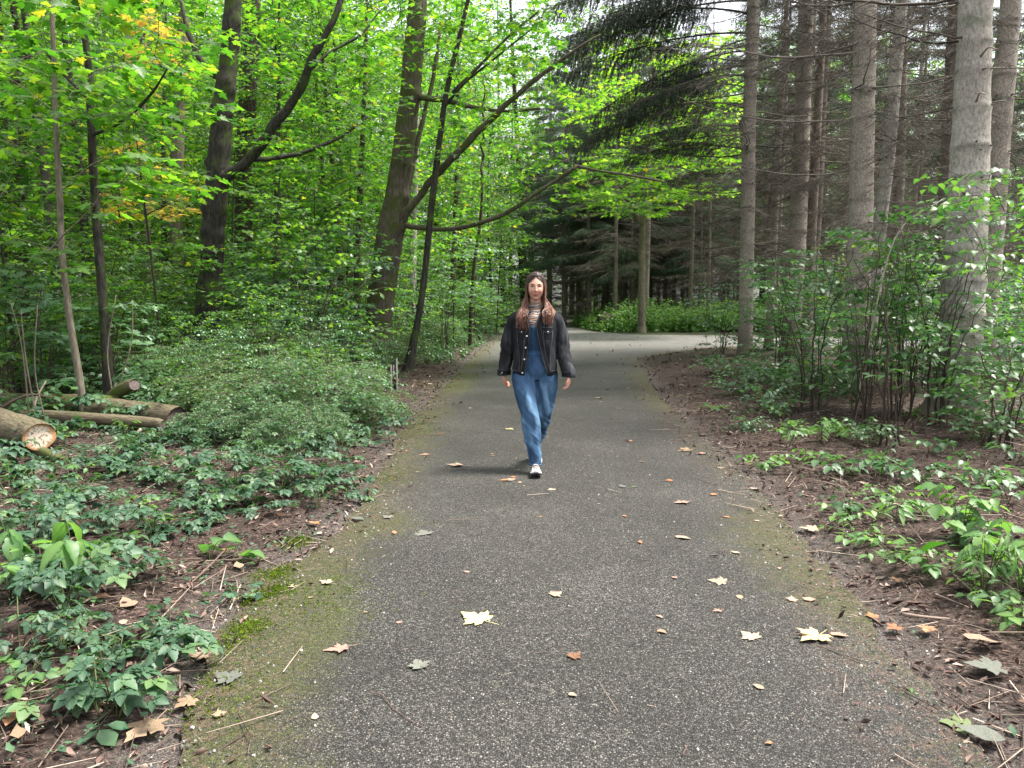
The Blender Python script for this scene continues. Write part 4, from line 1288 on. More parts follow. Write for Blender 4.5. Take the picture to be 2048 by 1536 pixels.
# background spruces, shared: bare-limbed ones for the stand, needled ones beyond the junction
def spruce_tpl(name, label, H, rad, seed, nd, nb, bz, bmesh_, bark, gname, dz=(2.3, .6), slope=1.0):
    st = R.getstate(); R.seed(seed)
    root = thing(name, label, 'spruce', (0, 0, -100), group=gname)
    m = 24; t = np.linspace(0, 1, m)
    pts = np.stack([.1 * np.sin(t * 3 + seed), .1 * np.sin(t * 2 + 2 * seed), t * H - .2], -1)
    rr = rad * (1 - .85 * t) * (1 + .4 * np.exp(-t * H / .2))
    V, F = tube(pts, rr, 10, noise=.06); mb = MB(); mb.add(V, F); mb.obj('trunk', bark, root)
    # all its bare limbs in one mesh: too fine to pick apart at this distance
    mb = MB(); src = [dead_branch_mesh(2.1, seed * 9 + q, dens=.9, curve=R.uniform(-.05, .3)) for q in range(3)]
    for q in range(nd):
        z = dz[0] + (H * dz[1] - dz[0]) * R.random(); a = R.uniform(0, 2 * PI); s = R.uniform(.6, 1.2)
        sb = R.choice(src); c, si = math.cos(a), math.sin(a)
        rot = np.array([[c, -si, 0], [si, c, 0], [0, 0, 1]]) * s
        for V, F, A in zip(sb.V, [sb.F], [0]): pass
        V = np.concatenate(sb.V); F = np.concatenate(sb.F)
        mb.add(V @ rot.T + np.array([0, 0, z]), F, np.concatenate(sb.A))
    mb.obj('dead_branches', M['deadwood'], root, kind='stuff')
    for q in range(nb):
        z = H * (bz[0] + (bz[1] - bz[0]) * (q + R.random()) / nb); f = 1 - (z / H - bz[0]) / (1.02 - bz[0])
        add_part('bough', R.choice(bmesh_), root, (0, 0, z), q * 2.4 + R.uniform(-.5, .5), (.45 + f * R.uniform(.6, 1.1)) * slope, R.uniform(-.3, .25))
    R.setstate(st)
    return root


G_SP = 'thin-trunked spruces filling the stand behind'
L_SP = 'thin spruce trunk with bare twiggy limbs in the depth of the stand'
T_SP = [spruce_tpl('spruce_tree', L_SP, 16, .13, 3, 52, 13, (.55, .98), BOUGH_D, M['bark_far'], G_SP),
        spruce_tpl('spruce_tree', L_SP, 15, .11, 4, 52, 13, (.55, .98), BOUGH_D, M['bark_far'], G_SP),
        spruce_tpl('spruce_tree', L_SP, 17, .15, 5, 44, 12, (.65, .98), BOUGH_D, M['bark_spruce'], G_SP)]
G_SN = 'needled spruces beyond the junction'
L_SN = 'dark green spruce with hanging boughs beyond the path junction'
T_SN = [spruce_tpl('needled_spruce', L_SN, 14, .15, 6, 36, 66, (.25, .98), BOUGH_P, M['bark_far'], G_SN, (1, .3), 1.15),
        spruce_tpl('needled_spruce', L_SN, 15, .16, 7, 36, 62, (.27, .98), BOUGH_D, M['bark_far'], G_SN, (1, .3), 1.15)]

# row of needled spruces edging the far bank
for k, (px, D, s) in enumerate([(1128, 44, .95), (1155, 50, 1.2), (1178, 43, 1.0), (1215, 46, 1.1), (1240, 44, .95), (1262, 43, .9), (1300, 47, 1.1), (1330, 45, .95), (1365, 45, 1.0), (1400, 42, .85), (1100, 62, 1.4), (1190, 66, 1.5), (1280, 62, 1.45), (1350, 60, 1.4), (1420, 56, 1.3), (1145, 74, 1.8), (1230, 80, 2.0), (1440, 74, 1.8)]):
    p = P(px, 620, D); TREES.append((p.x, p.y))
    place(T_SN[(k * 7) % 3 % 2], p.x, p.y, s, L_SN, G_SN)
for k in range(30):      # straight thin trunks of the deep stand beyond the junction
    D = R.uniform(39, 72); q = P(R.uniform(1135, 1480), 620, D)
    if not free(q.x, q.y, 1.1) or float(path_sd([q.x], [q.y])[0]) < 1: continue
    TREES.append((q.x, q.y)); place(T_SP[k % 3], q.x, q.y, R.uniform(.9, 1.2), L_SP, G_SP)
G_TR = 'bare pale trunks of the far stand'
m = tr = 0
while m < 72 and tr < 9000:
    tr += 1
    y = 20 + 55 * R.random() ** 1.1; x = R.uniform(.26 * y - .5, .8 * y + 2)
    if y > 34: x = R.uniform(.1 * y, .8 * y)
    if not free(x, y, 1.35 if y < 35 else 2.0): continue
    sd = float(path_sd([x], [y])[0])
    if sd < 1.3: continue
    px = project([[x, y, 0]])[0][0]
    if y < 30 and (1510 > px > 1440): continue
    TREES.append((x, y)); place(R.choice(T_SP), x, y, R.uniform(.85, 1.15) * (1 if y < 45 else 1.3), L_SP, G_SP); m += 1
# broad-leaved trees behind the stand let green light through between the trunks
m = tr = 0
while m < 34 and tr < 3000:
    tr += 1
    y = R.uniform(42, 100); x = R.uniform(.09 * y, .8 * y)
    if not free(x, y, 2.4) or float(path_sd([x], [y])[0]) < 2: continue
    TREES.append((x, y)); place(R.choice(T_DEC), x, y, R.uniform(1.1, 1.5) * y / 50, LB_FAR, G_FAR); m += 1

# ------------------------------------------------------------------ shrubs of the right-hand side, near enough to tell their leaves apart
def near_shrub(label, px, py, nst, H, spread, boxes, leafmat, size, tpl=(None, None), key='ovate', nind=250, gap=.075, side=.25, bark=None, layer=.2, name='shrub', D=None, rs=.011):
    b = G(px, py) if D is None else P(px, py, D)
    base = Vector((b.x, b.y, gh(b.x, b.y) - .03))
    root = thing(name, label, 'shrub', base)
    nodes = []
    for k in range(nst):
        a = R.uniform(0, 2 * PI); q = spread * R.uniform(.2, 1); h = H * R.uniform(.6, 1)
        c = crom([(math.cos(a) * .1, math.sin(a) * .1, -.1), (math.cos(a) * q * .3, math.sin(a) * q * .3, h * .5), (math.cos(a) * q, math.sin(a) * q, h)], 8)
        c[1:-1] += NR.normal(0, .012, c[1:-1].shape)
        V, F = tube(c, np.linspace(rs * R.uniform(.7, 1.2), .003, len(c)), 6)
        mb = MB(); mb.add(V, F, R.random()); mb.obj('stem', bark or M['bark_dark'], root)
        nodes += list(c[4:])
    tips = box_tips(boxes, base, .25)
    lv, tw, bg = grow(nodes, tips, size, gap=gap, side=side, start=.3, thick=.003, layer=layer)
    twig_mb(tw, bg).obj('twigs', bark or M['bark_dark'], root, kind='stuff')
    put_leaves(root, base, lv, tpl[0] or OVATE, tpl[1] or DIAMOND, key, leafmat, nind, 10)
    return root


M['shrub2'] = leaf_mat('brighter_shrub_leaf', [(0, (.024, .08, .03)), (.55, (.045, .125, .042)), (1, (.09, .18, .04))],
                      [(0, (.08, .28, .04)), (1, (.22, .46, .04))], 0.36, .42, .5)
near_shrub('many-stemmed leafy shrub in front of the stout tan spruce', 1722, 868, 9, 2.6, .8, [(1610, 1850, 420, 800, 9.2, 10.8, 72)], M['shrub'], .10)
near_shrub('shrub of slender dark stems left of the stout tan spruce', 1620, 835, 8, 2.2, .8, [(1520, 1700, 520, 770, 10.6, 12.4, 60)], M['shrub'], .10)
near_shrub('dense bluish shrub right behind the slim junction spruce', 1560, 770, 9, 2.4, .9, [(1490, 1660, 500, 720, 13.4, 16, 70)], M['shrub'], .10, nind=0)
near_shrub('low leafy shrub left of the slim junction spruce', 1440, 712, 8, 1.5, .8, [(1385, 1490, 560, 690, 18.5, 20.5, 39)], M['shrub'], .10, nind=0)
near_shrub('tall shrub wrapped round the foot of the biggest spruce', 1870, 862, 9, 2.4, .8, [(1780, 1990, 400, 760, 8.4, 9.9, 82)], M['shrub'], .10)
near_shrub('bright yellowish-green shrub reaching in at the right edge', 2080, 930, 8, 2.5, .9, [(1880, 2120, 330, 560, 6.4, 8.0, 39), (1930, 2120, 560, 780, 6.6, 8, 23)], M['shrub2'], .08, tpl=(BROAD, OVATE_LO), key='broad', side=.28, gap=.1)
near_shrub('low spreading shrub with pale undersides at the right edge', 2000, 905, 7, 1.2, .9, [(1850, 2110, 640, 850, 7.2, 8.6, 51)], M['shrub'], .10)
near_shrub('straggly shrub between the two biggest spruces', 1800, 850, 8, 2.3, .8, [(1740, 1900, 480, 700, 10.5, 12.5, 58)], M['wood_leaf'], .085, nind=150)
near_shrub('loose shrub with tall bare stems right of the stout tan spruce', 1775, 905, 6, 1.7, .5, [(1690, 1860, 560, 780, 8.3, 9.4, 35)], M['shrub'], .105)
# soft bluish-green shrubs with broad lobed leaves in front of the left wood
for (px, D, H, x0, x1, y0, y1, n, lb) in [
    (560, 15.6, 2.0, 440, 700, 470, 660, 70, 'bluish-green shrub with lobed leaves right of the lumpy maple foot'),
    (330, 15.2, 1.8, 240, 420, 500, 700, 50, 'bluish-green shrub left of the lumpy maple foot'),
    (170, 10.6, 1.5, 60, 290, 590, 760, 46, 'broad-leaved shrub between the two close saplings and the logs'),
    (680, 14.5, 2.0, 590, 770, 450, 640, 46, 'grey-green shrub against the left side of the mossy maple'),
    (30, 10.0, 2.0, -60, 130, 500, 760, 46, 'broad-leaved shrub at the left edge behind the log pile'),
    (880, 21, 2.6, 830, 990, 480, 620, 46, 'pale grey-green shrub in the gap between the leaning stem and the walker')]:
    near_shrub(lb, px, 0, 7, H, .7, [(x0, x1, y0, y1, D - 1, D + 1.4, n)], M['bluish'], .115, tpl=(MAPLE, MAPLE_LO), key='maple', D=D, nind=60, gap=.1)
# behind them
G_RB = 'bushes between the spruces of the right stand'
m = tr = 0
B_R = [bush('woodland_bush', 2.2, 1.2, M['shrub'], 9, 90, .085, DIAMOND, seed=31, label='x')]
while m < 16 and tr < 3000:
    tr += 1
    y = R.uniform(11.5, 32); x = R.uniform(.27 * y + .6, .75 * y + 1)
    if not free(x, y, .8) or float(path_sd([x], [y])[0]) < 1.2: continue
    px = project([[x, y, 0]])[0][0]
    if px < 1560 and y < 24: continue
    TREES.append((x, y)); place(R.choice(B_R + [B_WOOD[0], B_WOOD[1]]), x, y, R.uniform(.7, 1.05), 'green bush between the trunks of the right-hand stand', G_RB); m += 1


# ------------------------------------------------------------------ fine-leaved bushes of the left bank
def fine_bush(label, H, r, seed, nst, leafmat, size=.036, tpl=DIAMOND, name='fine_leaved_bush', step=.036):
    st = R.getstate(); R.seed(seed)
    root = thing(name, label, 'bush', (0, 0, -100))
    mb = MB(); pos = []; mts = []
    for k in range(nst):
        a = R.uniform(0, 2 * PI); q = r * R.uniform(.35, 1.1); h = H * R.uniform(.25, 1.3) * (1.05 - .45 * q / r)
        b0 = r * .55 * math.sqrt(R.random()); a0 = R.uniform(0, 2 * PI)
        p0 = np.array([math.cos(a0) * b0, math.sin(a0) * b0, 0])
        p2 = np.array([math.cos(a) * q, math.sin(a) * q, h])
        p1 = (p0 * .7 + p2 * .3) * [1, 1, 0] + [0, 0, h * .7]
        p3 = p2 + np.array([math.cos(a), math.sin(a), 0]) * R.uniform(.15, .4) - [0, 0, R.uniform(.1, .3)]
        c = crom([p0, p1, p2, p3], 5)
        V, F = tube(c, np.linspace(.005, .0015, len(c)), 3, cap=False); mb.add(V, F, R.random())
        for s in range(5, len(c) - 1):
            for sg in (-1, 1):
                if R.random() < .25: continue
                d = c[s + 1] - c[s]; az = math.atan2(d[1], d[0]) + sg * R.uniform(.4, 1.1)
                l = R.uniform(.12, .34)
                e = c[s] + np.array([math.cos(az) * l, math.sin(az) * l, R.uniform(-.35, .2) * l])
                V, F = tube(np.array([c[s], e]), np.array([.002, .001]), 3, cap=False); mb.add(V, F, R.random())
                n = int(l / step)
                for i in range(n):
                    q2 = c[s] + (e - c[s]) * (i + .7) / n + [0, 0, -.12 * (i / n) ** 2 * l]
                    for s2 in (-1, 1):
                        a2 = az + s2 * R.uniform(1.0, 1.6)
                        pos.append(q2); mts.append(orient(a2, R.gauss(.15, .45), R.gauss(0, .45)) * size * R.uniform(.45, 1.3))
    mb.obj('stems', M['bark_grey'], root, kind='stuff')
    mb = MB(); mb.leaves(tpl, np.array(mts), np.array(pos), NR.random(len(pos))); mb.obj('foliage', leafmat, root, kind='stuff')
    R.setstate(st)
    return root


M['finebush'] = leaf_mat('tiny_round_leaf', [(0, (.012, .045, .02)), (.5, (.034, .11, .05)), (1, (.10, .23, .11))], [(0, (.06, .2, .05)), (1, (.2, .42, .06))], .3, .5, .4)
M['finebush2'] = leaf_mat('tiny_olive_leaf', [(0, (.016, .045, .014)), (.6, (.036, .095, .028)), (1, (.09, .17, .04))], [(0, (.08, .22, .03)), (1, (.24, .42, .05))], .3, .5, .4)
FB = [fine_bush('x', .95, .9, 81, 72, M['finebush'], .042, step=.042), fine_bush('x', .95, .95, 82, 72, M['finebush2'], .042, step=.042)]
for (px, py, s, t, lb) in [(620, 862, .95, 0, 'arching bush of tiny round leaves right of the log pile'),
                           (520, 850, .85, 1, 'arching bush of tiny leaves behind the cut end of the thick log'),
                           (690, 832, .7, 1, 'fine-leaved bush left of the wooden marker post'),
                           (400, 800, .95, 0, 'fine-leaved bush in front of the dark lumpy maple'),
                           (560, 790, 1.1, 1, 'fine-leaved bush in the second row above the log pile bush'),
                           (660, 760, 1.1, 0, 'rounded fine-leaved bush in front of the leaning mossy maple'),
                           (740, 738, 1.0, 1, 'fine-leaved bush at the foot of the leaning mossy maple'),
                           (290, 780, .85, 1, 'thin fine-leaved bush behind the tilted log stub'),
                           (870, 690, 1.1, 0, 'grey-green bush beside the thin leaning stem'),
                           (800, 705, 1.15, 1, 'fine-leaved bush between the mossy maple and the thin leaning stem'),
                           (930, 668, 1.25, 1, 'pale bush overhanging the left rim of the path behind the walker'),
                           (985, 655, 1.4, 0, 'pale feathery bush just left of the walker\'s shoulder'),
                           (905, 655, 1.5, 0, 'broad grey-green bush further back on the left bank'),
                           (1020, 640, 1.7, 1, 'bush behind the walker where the path narrows'),
                           (1075, 634, 1.6, 0, 'small far bush hidden behind the walker\'s head'),
                           (480, 745, 1.2, 0, 'fine-leaved bush hiding the foot of the lumpy maple'),
                           (590, 905, .55, 0, 'small fine-leaved bush spilling onto the brown litter'), (480, 890, .5, 0, 'low fine-leaved tuft right of the dark sawn end')]:
    g = G(px, py); place(FB[t], g.x, g.y, s, lb)
    TREES.append((g.x, g.y))


LANCE = ovate(.24, 9, .02, .25, .55, widest=.4)
M['bigleaf'] = leaf_mat('large_dark_leaf', [(0, (.02, .07, .018)), (1, (.03, .09, .02))], [(0, (.08, .26, .02)), (1, (.1, .3, .02))], .35, .5, .35, .5, (.05, .12, .03))
# ------------------------------------------------------------------ leafy plants of the floor
def plant(name, label, g, stems, tpl, key, mat, size, H, spread, nl, cat='plant', individual=True, stemmat=None, group=None, droop=.3, seed=None, tpllo=None, z=None):
    """arching stems with leaves; near ones keep each leaf as an object"""
    base = Vector((g[0], g[1], gh(g[0], g[1]) - .01 if z is None else z))
    root = thing(name, label, cat, base, group=group)
    mb = MB(); lv = []
    for k in range(stems):
        a = k * 2.4 + R.uniform(-.5, .5); q = spread * R.uniform(.4, 1.1); h = H * R.uniform(.5, 1.1)
        c = crom([(0, 0, -.02), (math.cos(a) * q * .35, math.sin(a) * q * .35, h * .75), (math.cos(a) * q * .8, math.sin(a) * q * .8, h), (math.cos(a) * q * 1.15, math.sin(a) * q * 1.15, h * R.uniform(.6, .95))], 4)
        V, F = tube(c, np.linspace(.0028, .0012, len(c)), 4, cap=False); mb.add(V, F, R.random())
        for j in range(nl):
            t = .3 + .7 * (j + R.random() * .5) / nl; i = min(len(c) - 1, int(t * (len(c) - 1)))
            p = c[i]; az = a + (R.choice((-1, 1)) * R.uniform(.5, 1.5) if j < nl - 1 else R.gauss(0, .3))
            lv.append((p + [0, 0, .005], orient(az, R.gauss(droop, .25), R.gauss(0, .3)) * size * R.uniform(.65, 1.15)))
    mb.obj('stems', stemmat or M['cane'], root, kind='stuff')
    if individual:
        me = leaf_mesh(key, tpl, mat)
        for p, m in lv:
            o = bpy.data.objects.new('leaf', me); COL.objects.link(o); o.parent = root
            m4 = np.eye(4); m4[:3, :3] = m; m4[:3, 3] = p; o.matrix_local = Matrix(m4.tolist())
    else:
        m2 = MB(); m2.leaves(tpllo or tpl, np.array([l[1] for l in lv]), np.array([l[0] for l in lv]), NR.random(len(lv)))
        m2.obj('foliage', mat, root, kind='stuff')
    return root


BR = 'bramble_plant'
for (px, py, lb, st, sz, H, sp, nl) in [
    (200, 1440, 'bramble with broad toothed leaves in the bottom left corner', 4, .12, .16, .22, 3),
    (330, 1330, 'bramble shoot left of the big dry maple leaf', 4, .11, .18, .24, 3),
    (130, 1260, 'bramble with drooping dark leaflets on a reddish cane, left edge', 5, .12, .26, .26, 3),
    (60, 1200, 'bramble at the left edge above the corner bramble', 4, .11, .2, .25, 3),
    (250, 1190, 'bramble patch left of the long pale twig', 4, .1, .2, .26, 3),
    (310, 1080, 'bluish bramble behind the tall nettle shoot', 5, .1, .2, .28, 3),
    (60, 1090, 'bramble spreading at the left edge beside the tall nettle shoot', 5, .11, .2, .3, 4),
    (170, 1020, 'bramble in the middle of the left bank', 5, .1, .18, .3, 4),
    (70, 980, 'bramble under the bright sawn log, at the left edge', 5, .1, .22, .3, 4),
    (250, 960, 'bramble right of the bright sawn log', 6, .1, .24, .3, 4),
    (180, 950, 'bramble against the foot of the bright sawn log', 5, .1, .2, .26, 4),
    (470, 1000, 'upright bramble clump in the middle of the left bank', 7, .1, .34, .32, 5),
    (560, 1010, 'bramble clump nearest the asphalt on the left bank', 6, .1, .2, .34, 4),
    (400, 1040, 'low bramble in front of the upright clump', 5, .09, .15, .32, 4),
    (640, 990, 'bluish bramble trailing towards the mossy rim', 6, .095, .16, .36, 4),
    (590, 930, 'bramble clump below the fine-leaved bush', 7, .1, .26, .38, 4),
    (680, 930, 'broad bramble clump beside the mossy rim', 7, .1, .24, .4, 4),
    (740, 880, 'bramble clump just in front of the wooden marker post', 7, .1, .2, .42, 4),
    (790, 850, 'small bramble at the rim right of the marker post clump', 5, .09, .16, .34, 3),
    (520, 950, 'bramble in the gap left of the fine-leaved bush foot', 5, .09, .2, .3, 4),
    (410, 900, 'bramble in front of the log pile, to the right', 5, .09, .18, .3, 3),
    (690, 1000, 'low bramble runner on the left rim', 4, .08, .1, .3, 3),
    (20, 1010, 'bramble cut by the left edge of the picture', 5, .1, .2, .3, 4)]:
    g = G(px, py)
    b5 = R.random() < .4
    plant(BR, lb, (g.x, g.y), st + 3, BRAM5 if b5 else BRAM, 'bram5' if b5 else 'bram', M['bramble'], sz * .8, H, sp * 1.1, nl + 2, cat='bramble', droop=.2)
M['stalk_pale'] = solid_mat('bleached_stem', [(0, (.3, .28, .22)), (1, (.42, .4, .33))], .7, .3, 20)
BARE = [(G(a, b).x, G(a, b).y) for a, b in ((380, 935), (500, 915), (310, 1150))]
G_BL = 'low brambles spreading over the left bank'
m = 0
while m < 122:
    y = R.uniform(2.4, 10); x = R.uniform(-.68 * y - .1, -.9 - .05 * y)
    sd = float(path_sd([x], [y])[0])
    if sd < .22 or noise2([x], [y], .9, 3)[0] < .36: continue
    b5 = R.random() < .4
    if y < 4.6 and sd < .6 and R.random() < .5: continue
    if min((x - bx_) ** 2 + (y - by_) ** 2 for bx_, by_ in BARE) < .25: continue
    if R.random() < .28:
        tp, ky = R.choice([(TOOTHED, 'toothed'), (OVATE, 'ovate'), (ROUND, 'round')])
        plant('ground_herb', 'small mixed green herb among the brambles of the left bank', (x, y), R.randint(4, 8), tp, ky, M[R.choice(['herb', 'shrub', 'shrub', 'bluish'])], R.uniform(.04, .075), R.uniform(.06, .26), R.uniform(.1, .22), 4, cat='herb', droop=.2, group='small herbs among the brambles'); m += 1; continue
    plant(BR, 'low bramble among the others covering the left bank', (x, y), R.randint(4, 7), BRAM5 if b5 else BRAM, 'bram5' if b5 else 'bram', M['bramble'], R.uniform(.055, .12), R.uniform(.06, .28), R.uniform(.2, .34), 4, cat='bramble', droop=.2, group=G_BL); m += 1
G_HR = 'small herbs scattered over the right bank'
m = 0
while m < 34:
    y = R.uniform(3.0, 10); x = R.uniform(1.9, .66 * y + .2)
    sd = float(path_sd([x], [y])[0])
    if sd < .25 or noise2([x], [y], .9, 9)[0] < .42: continue
    tp, ky = R.choice([(TOOTHED, 'toothed'), (OVATE, 'ovate')])
    plant('ground_herb', 'small green herb among the others on the brown right bank', (x, y), R.randint(4, 8), tp, ky, M[R.choice(['herb', 'shrub'])], R.uniform(.05, .08), R.uniform(.06, .16), R.uniform(.12, .26), 4, cat='herb', droop=.2, group=G_HR); m += 1
# on and around the logs
for (px, py, D, lb, st) in [(170, 800, 8.6, 'bramble growing over the far logs, left part', 7), (260, 815, 8.5, 'bramble draped over the mossy log', 7), (120, 850, 7.6, 'bramble hanging beside the bright sawn log', 4), (250, 855, 8.3, 'bramble growing on the thin log in the pile', 5)]:
    p = P(px, py, D); plant(BR, lb, (p.x, p.y), st, BRAM, 'bram', M['bramble'], .12, .12, .28, 4, cat='bramble', z=p.z - .08)
for (px, py, lb, st, tpl, key, mat, sz, H, sp, nl, dr, nm) in [
    (150, 1200, 'tall nettle-like shoot with long bright leaves at the left', 3, LANCE, 'lance', 'herb', .17, .40, .12, 5, .45, 'leafy_shoot'),
    (30, 1180, 'leafy shoot with long pale leaves cut by the left edge', 3, LANCE, 'lance', 'herb', .18, .34, .16, 4, .4, 'leafy_shoot'),
    (420, 1135, 'pale seedling with two large bright leaves near the left rim', 2, BROAD, 'broad', 'herb', .15, .12, .1, 2, .2, 'seedling'),
    (480, 1135, 'single bright lime leaf plant at the left rim', 2, BROAD, 'broad', 'herb', .12, .1, .1, 2, .1, 'seedling'),
    (590, 965, 'yellow-green seedling on the left bank', 3, ROUND, 'round', 'herb', .07, .12, .12, 3, .2, 'seedling'),
    (340, 1260, 'cluster of round ground leaves left of the moss', 8, ROUND, 'round', 'bramble', .055, .08, .18, 4, .15, 'ground_herb'),
    (240, 1330, 'round-leaved herb between the two corner brambles', 8, ROUND, 'round', 'bramble', .055, .07, .18, 4, .15, 'ground_herb'),
    (470, 1200, 'small round-leaved herb beside the long pale twig', 7, ROUND, 'round', 'bramble', .05, .06, .16, 4, .1, 'ground_herb'),
    (60, 1380, 'round leaves close to the bottom left edge', 7, ROUND, 'round', 'bramble', .05, .06, .2, 4, .1, 'ground_herb'),
    (200, 1485, 'two round dark leaves at the very bottom left', 3, ROUND, 'round', 'bramble', .09, .05, .08, 2, .1, 'ground_herb'),
    (1905, 1175, 'burdock-like plant with one huge dark leaf at the right edge', 2, BROAD, 'broad', 'bigleaf', .22, .2, .12, 1, .3, 'broad_leaf_plant'),
    (1965, 1215, 'tangle of thin pale stalks and leaves right of the huge dark leaf', 13, NARROW, 'narrow', 'herb', .09, .32, .2, 7, .3, 'leafy_shoot'),
    (1920, 1110, 'nettle clump behind the huge dark leaf', 9, TOOTHED, 'toothed', 'herb', .1, .3, .2, 5, .3, 'nettle'),
    (2040, 1210, 'leafy herb cut by the right edge of the picture', 9, TOOTHED, 'toothed', 'herb', .1, .3, .2, 5, .3, 'nettle'),
    (1790, 1140, 'low ground herb on the right rim', 8, OVATE, 'ovate', 'herb', .06, .1, .22, 5, .2, 'ground_herb'),
    (1720, 1100, 'spreading bright herb at the right rim', 9, OVATE, 'ovate', 'herb', .06, .12, .24, 5, .2, 'ground_herb'),
    (1690, 1060, 'low clump with pointed leaves beside the right rim', 8, OVATE, 'ovate', 'herb', .065, .12, .22, 4, .2, 'ground_herb'),
    (1790, 1060, 'pointed-leaved plant behind the right rim clump', 5, NARROW, 'narrow', 'herb', .14, .16, .16, 4, .3, 'leafy_shoot'),
    (1680, 960, 'row of toothed herbs in the middle of the right bank, left end', 8, TOOTHED, 'toothed', 'shrub', .09, .16, .24, 4, .2, 'nettle'),
    (1760, 965, 'row of toothed herbs in the middle of the right bank, centre', 9, TOOTHED, 'toothed', 'shrub', .09, .17, .26, 4, .2, 'nettle'),
    (1830, 985, 'row of toothed herbs in the middle of the right bank, right end', 9, TOOTHED, 'toothed', 'shrub', .09, .18, .26, 4, .2, 'nettle'),
    (1960, 990, 'dark nettle patch near the right edge', 9, TOOTHED, 'toothed', 'shrub', .09, .2, .3, 4, .2, 'nettle'),
    (2030, 940, 'dark herb patch at the right edge below the spruce', 8, TOOTHED, 'toothed', 'shrub', .09, .18, .3, 4, .2, 'nettle'),
    (1640, 900, 'bright upright herb on the right bank', 8, OVATE, 'ovate', 'herb', .08, .28, .22, 5, .2, 'leafy_shoot'),
    (1580, 905, 'bright herb left of the upright one', 8, OVATE, 'ovate', 'herb', .075, .22, .22, 5, .2, 'leafy_shoot'),
    (1530, 945, 'low toothed herb at the right rim level with the walker\'s feet', 9, TOOTHED, 'toothed', 'herb', .075, .12, .28, 4, .2, 'ground_herb'),
    (1610, 935, 'small pale herb behind the low toothed one', 7, TOOTHED, 'toothed', 'herb', .075, .12, .26, 4, .2, 'ground_herb'),
    (1560, 850, 'loose herb at the foot of the shrubs on the right', 9, OVATE, 'ovate', 'shrub', .08, .26, .3, 5, .2, 'leafy_shoot'),
    (1640, 830, 'herb patch left of the stout tan spruce foot', 9, OVATE, 'ovate', 'shrub', .08, .26, .34, 5, .2, 'leafy_shoot'),
    (1860, 925, 'herb growing in front of the biggest spruce', 7, TOOTHED, 'toothed', 'shrub', .08, .14, .26, 4, .2, 'nettle'),
    (1810, 1395, 'tiny green weed lying on the right rim', 6, NARROW, 'narrow', 'herb', .05, .03, .07, 3, .1, 'weed'),
    (1740, 1320, 'small green weed near the yellow leaf on the right', 6, NARROW, 'narrow', 'herb', .05, .03, .06, 3, .1, 'weed'),
    (1700, 835, 'pale big-leaved shoot before the stout spruce', 4, BROAD, 'broad', 'shrub', .13, .4, .16, 4, .7, 'leafy_shoot')]:
    g = G(px, py)
    plant(nm, lb, (g.x, g.y), st, tpl, key, M[mat], sz, H, sp, nl, droop=dr)
# a band of nettles and herbs between the junction spruce and the asphalt, D 13-18
HB = []
for k in range(3):
    HB.append(plant('nettle_clump', 'x', (0, -90), 26, TOOTHED, 'toothed', M['bluish' if k == 1 else 'shrub'], .085, .42, .55, 7, individual=False, tpllo=DIAMOND, z=-90))
for (px, py, s, k, lb) in [(1440, 760, 1.0, 0, 'herb clump left of the slim junction spruce foot'), (1500, 775, 1.0, 1, 'herb clump in front of the slim junction spruce'), (1550, 790, 1.1, 0, 'herb clump right of the slim junction spruce'),
                           (1470, 800, .9, 1, 'low herb clump at the litter margin before the junction spruce'), (1420, 735, .7, 0, 'small herb clump on the litter corner of the junction'), (1600, 800, 1.1, 0, 'herb clump under the brown spruce trunk'),
                           (1540, 830, .9, 1, 'low herb clump halfway up the right rim'), (1660, 800, 1.1, 0, 'herb clump behind the shrub with slender stems'),
                           (1500, 870, .5, 1, 'sparse weeds on the right rim beside the walker'), (1740, 900, .7, 0, 'sparse herbs on the brown floor before the stout spruce'), (1960, 900, .9, 0, 'herb clump before the rightmost spruce'),
                           (2030, 860, 1.0, 0, 'herb clump at the right edge under the low shrub')]:
    g = G(px, py); place(HB[k], g.x, g.y, s, lb)
G_LH = 'low leafy herbs under the left wood'
m = 0
while m < 60:
    y = 8 + 16 * R.random(); x = R.uniform(-.7 * y, -.17 * y)
    if float(path_sd([x], [y])[0]) < 1.0: continue
    place(HB[m % 3], x, y, R.uniform(.7, 1.3), 'low leafy herb clump on the floor of the left wood', G_LH); m += 1

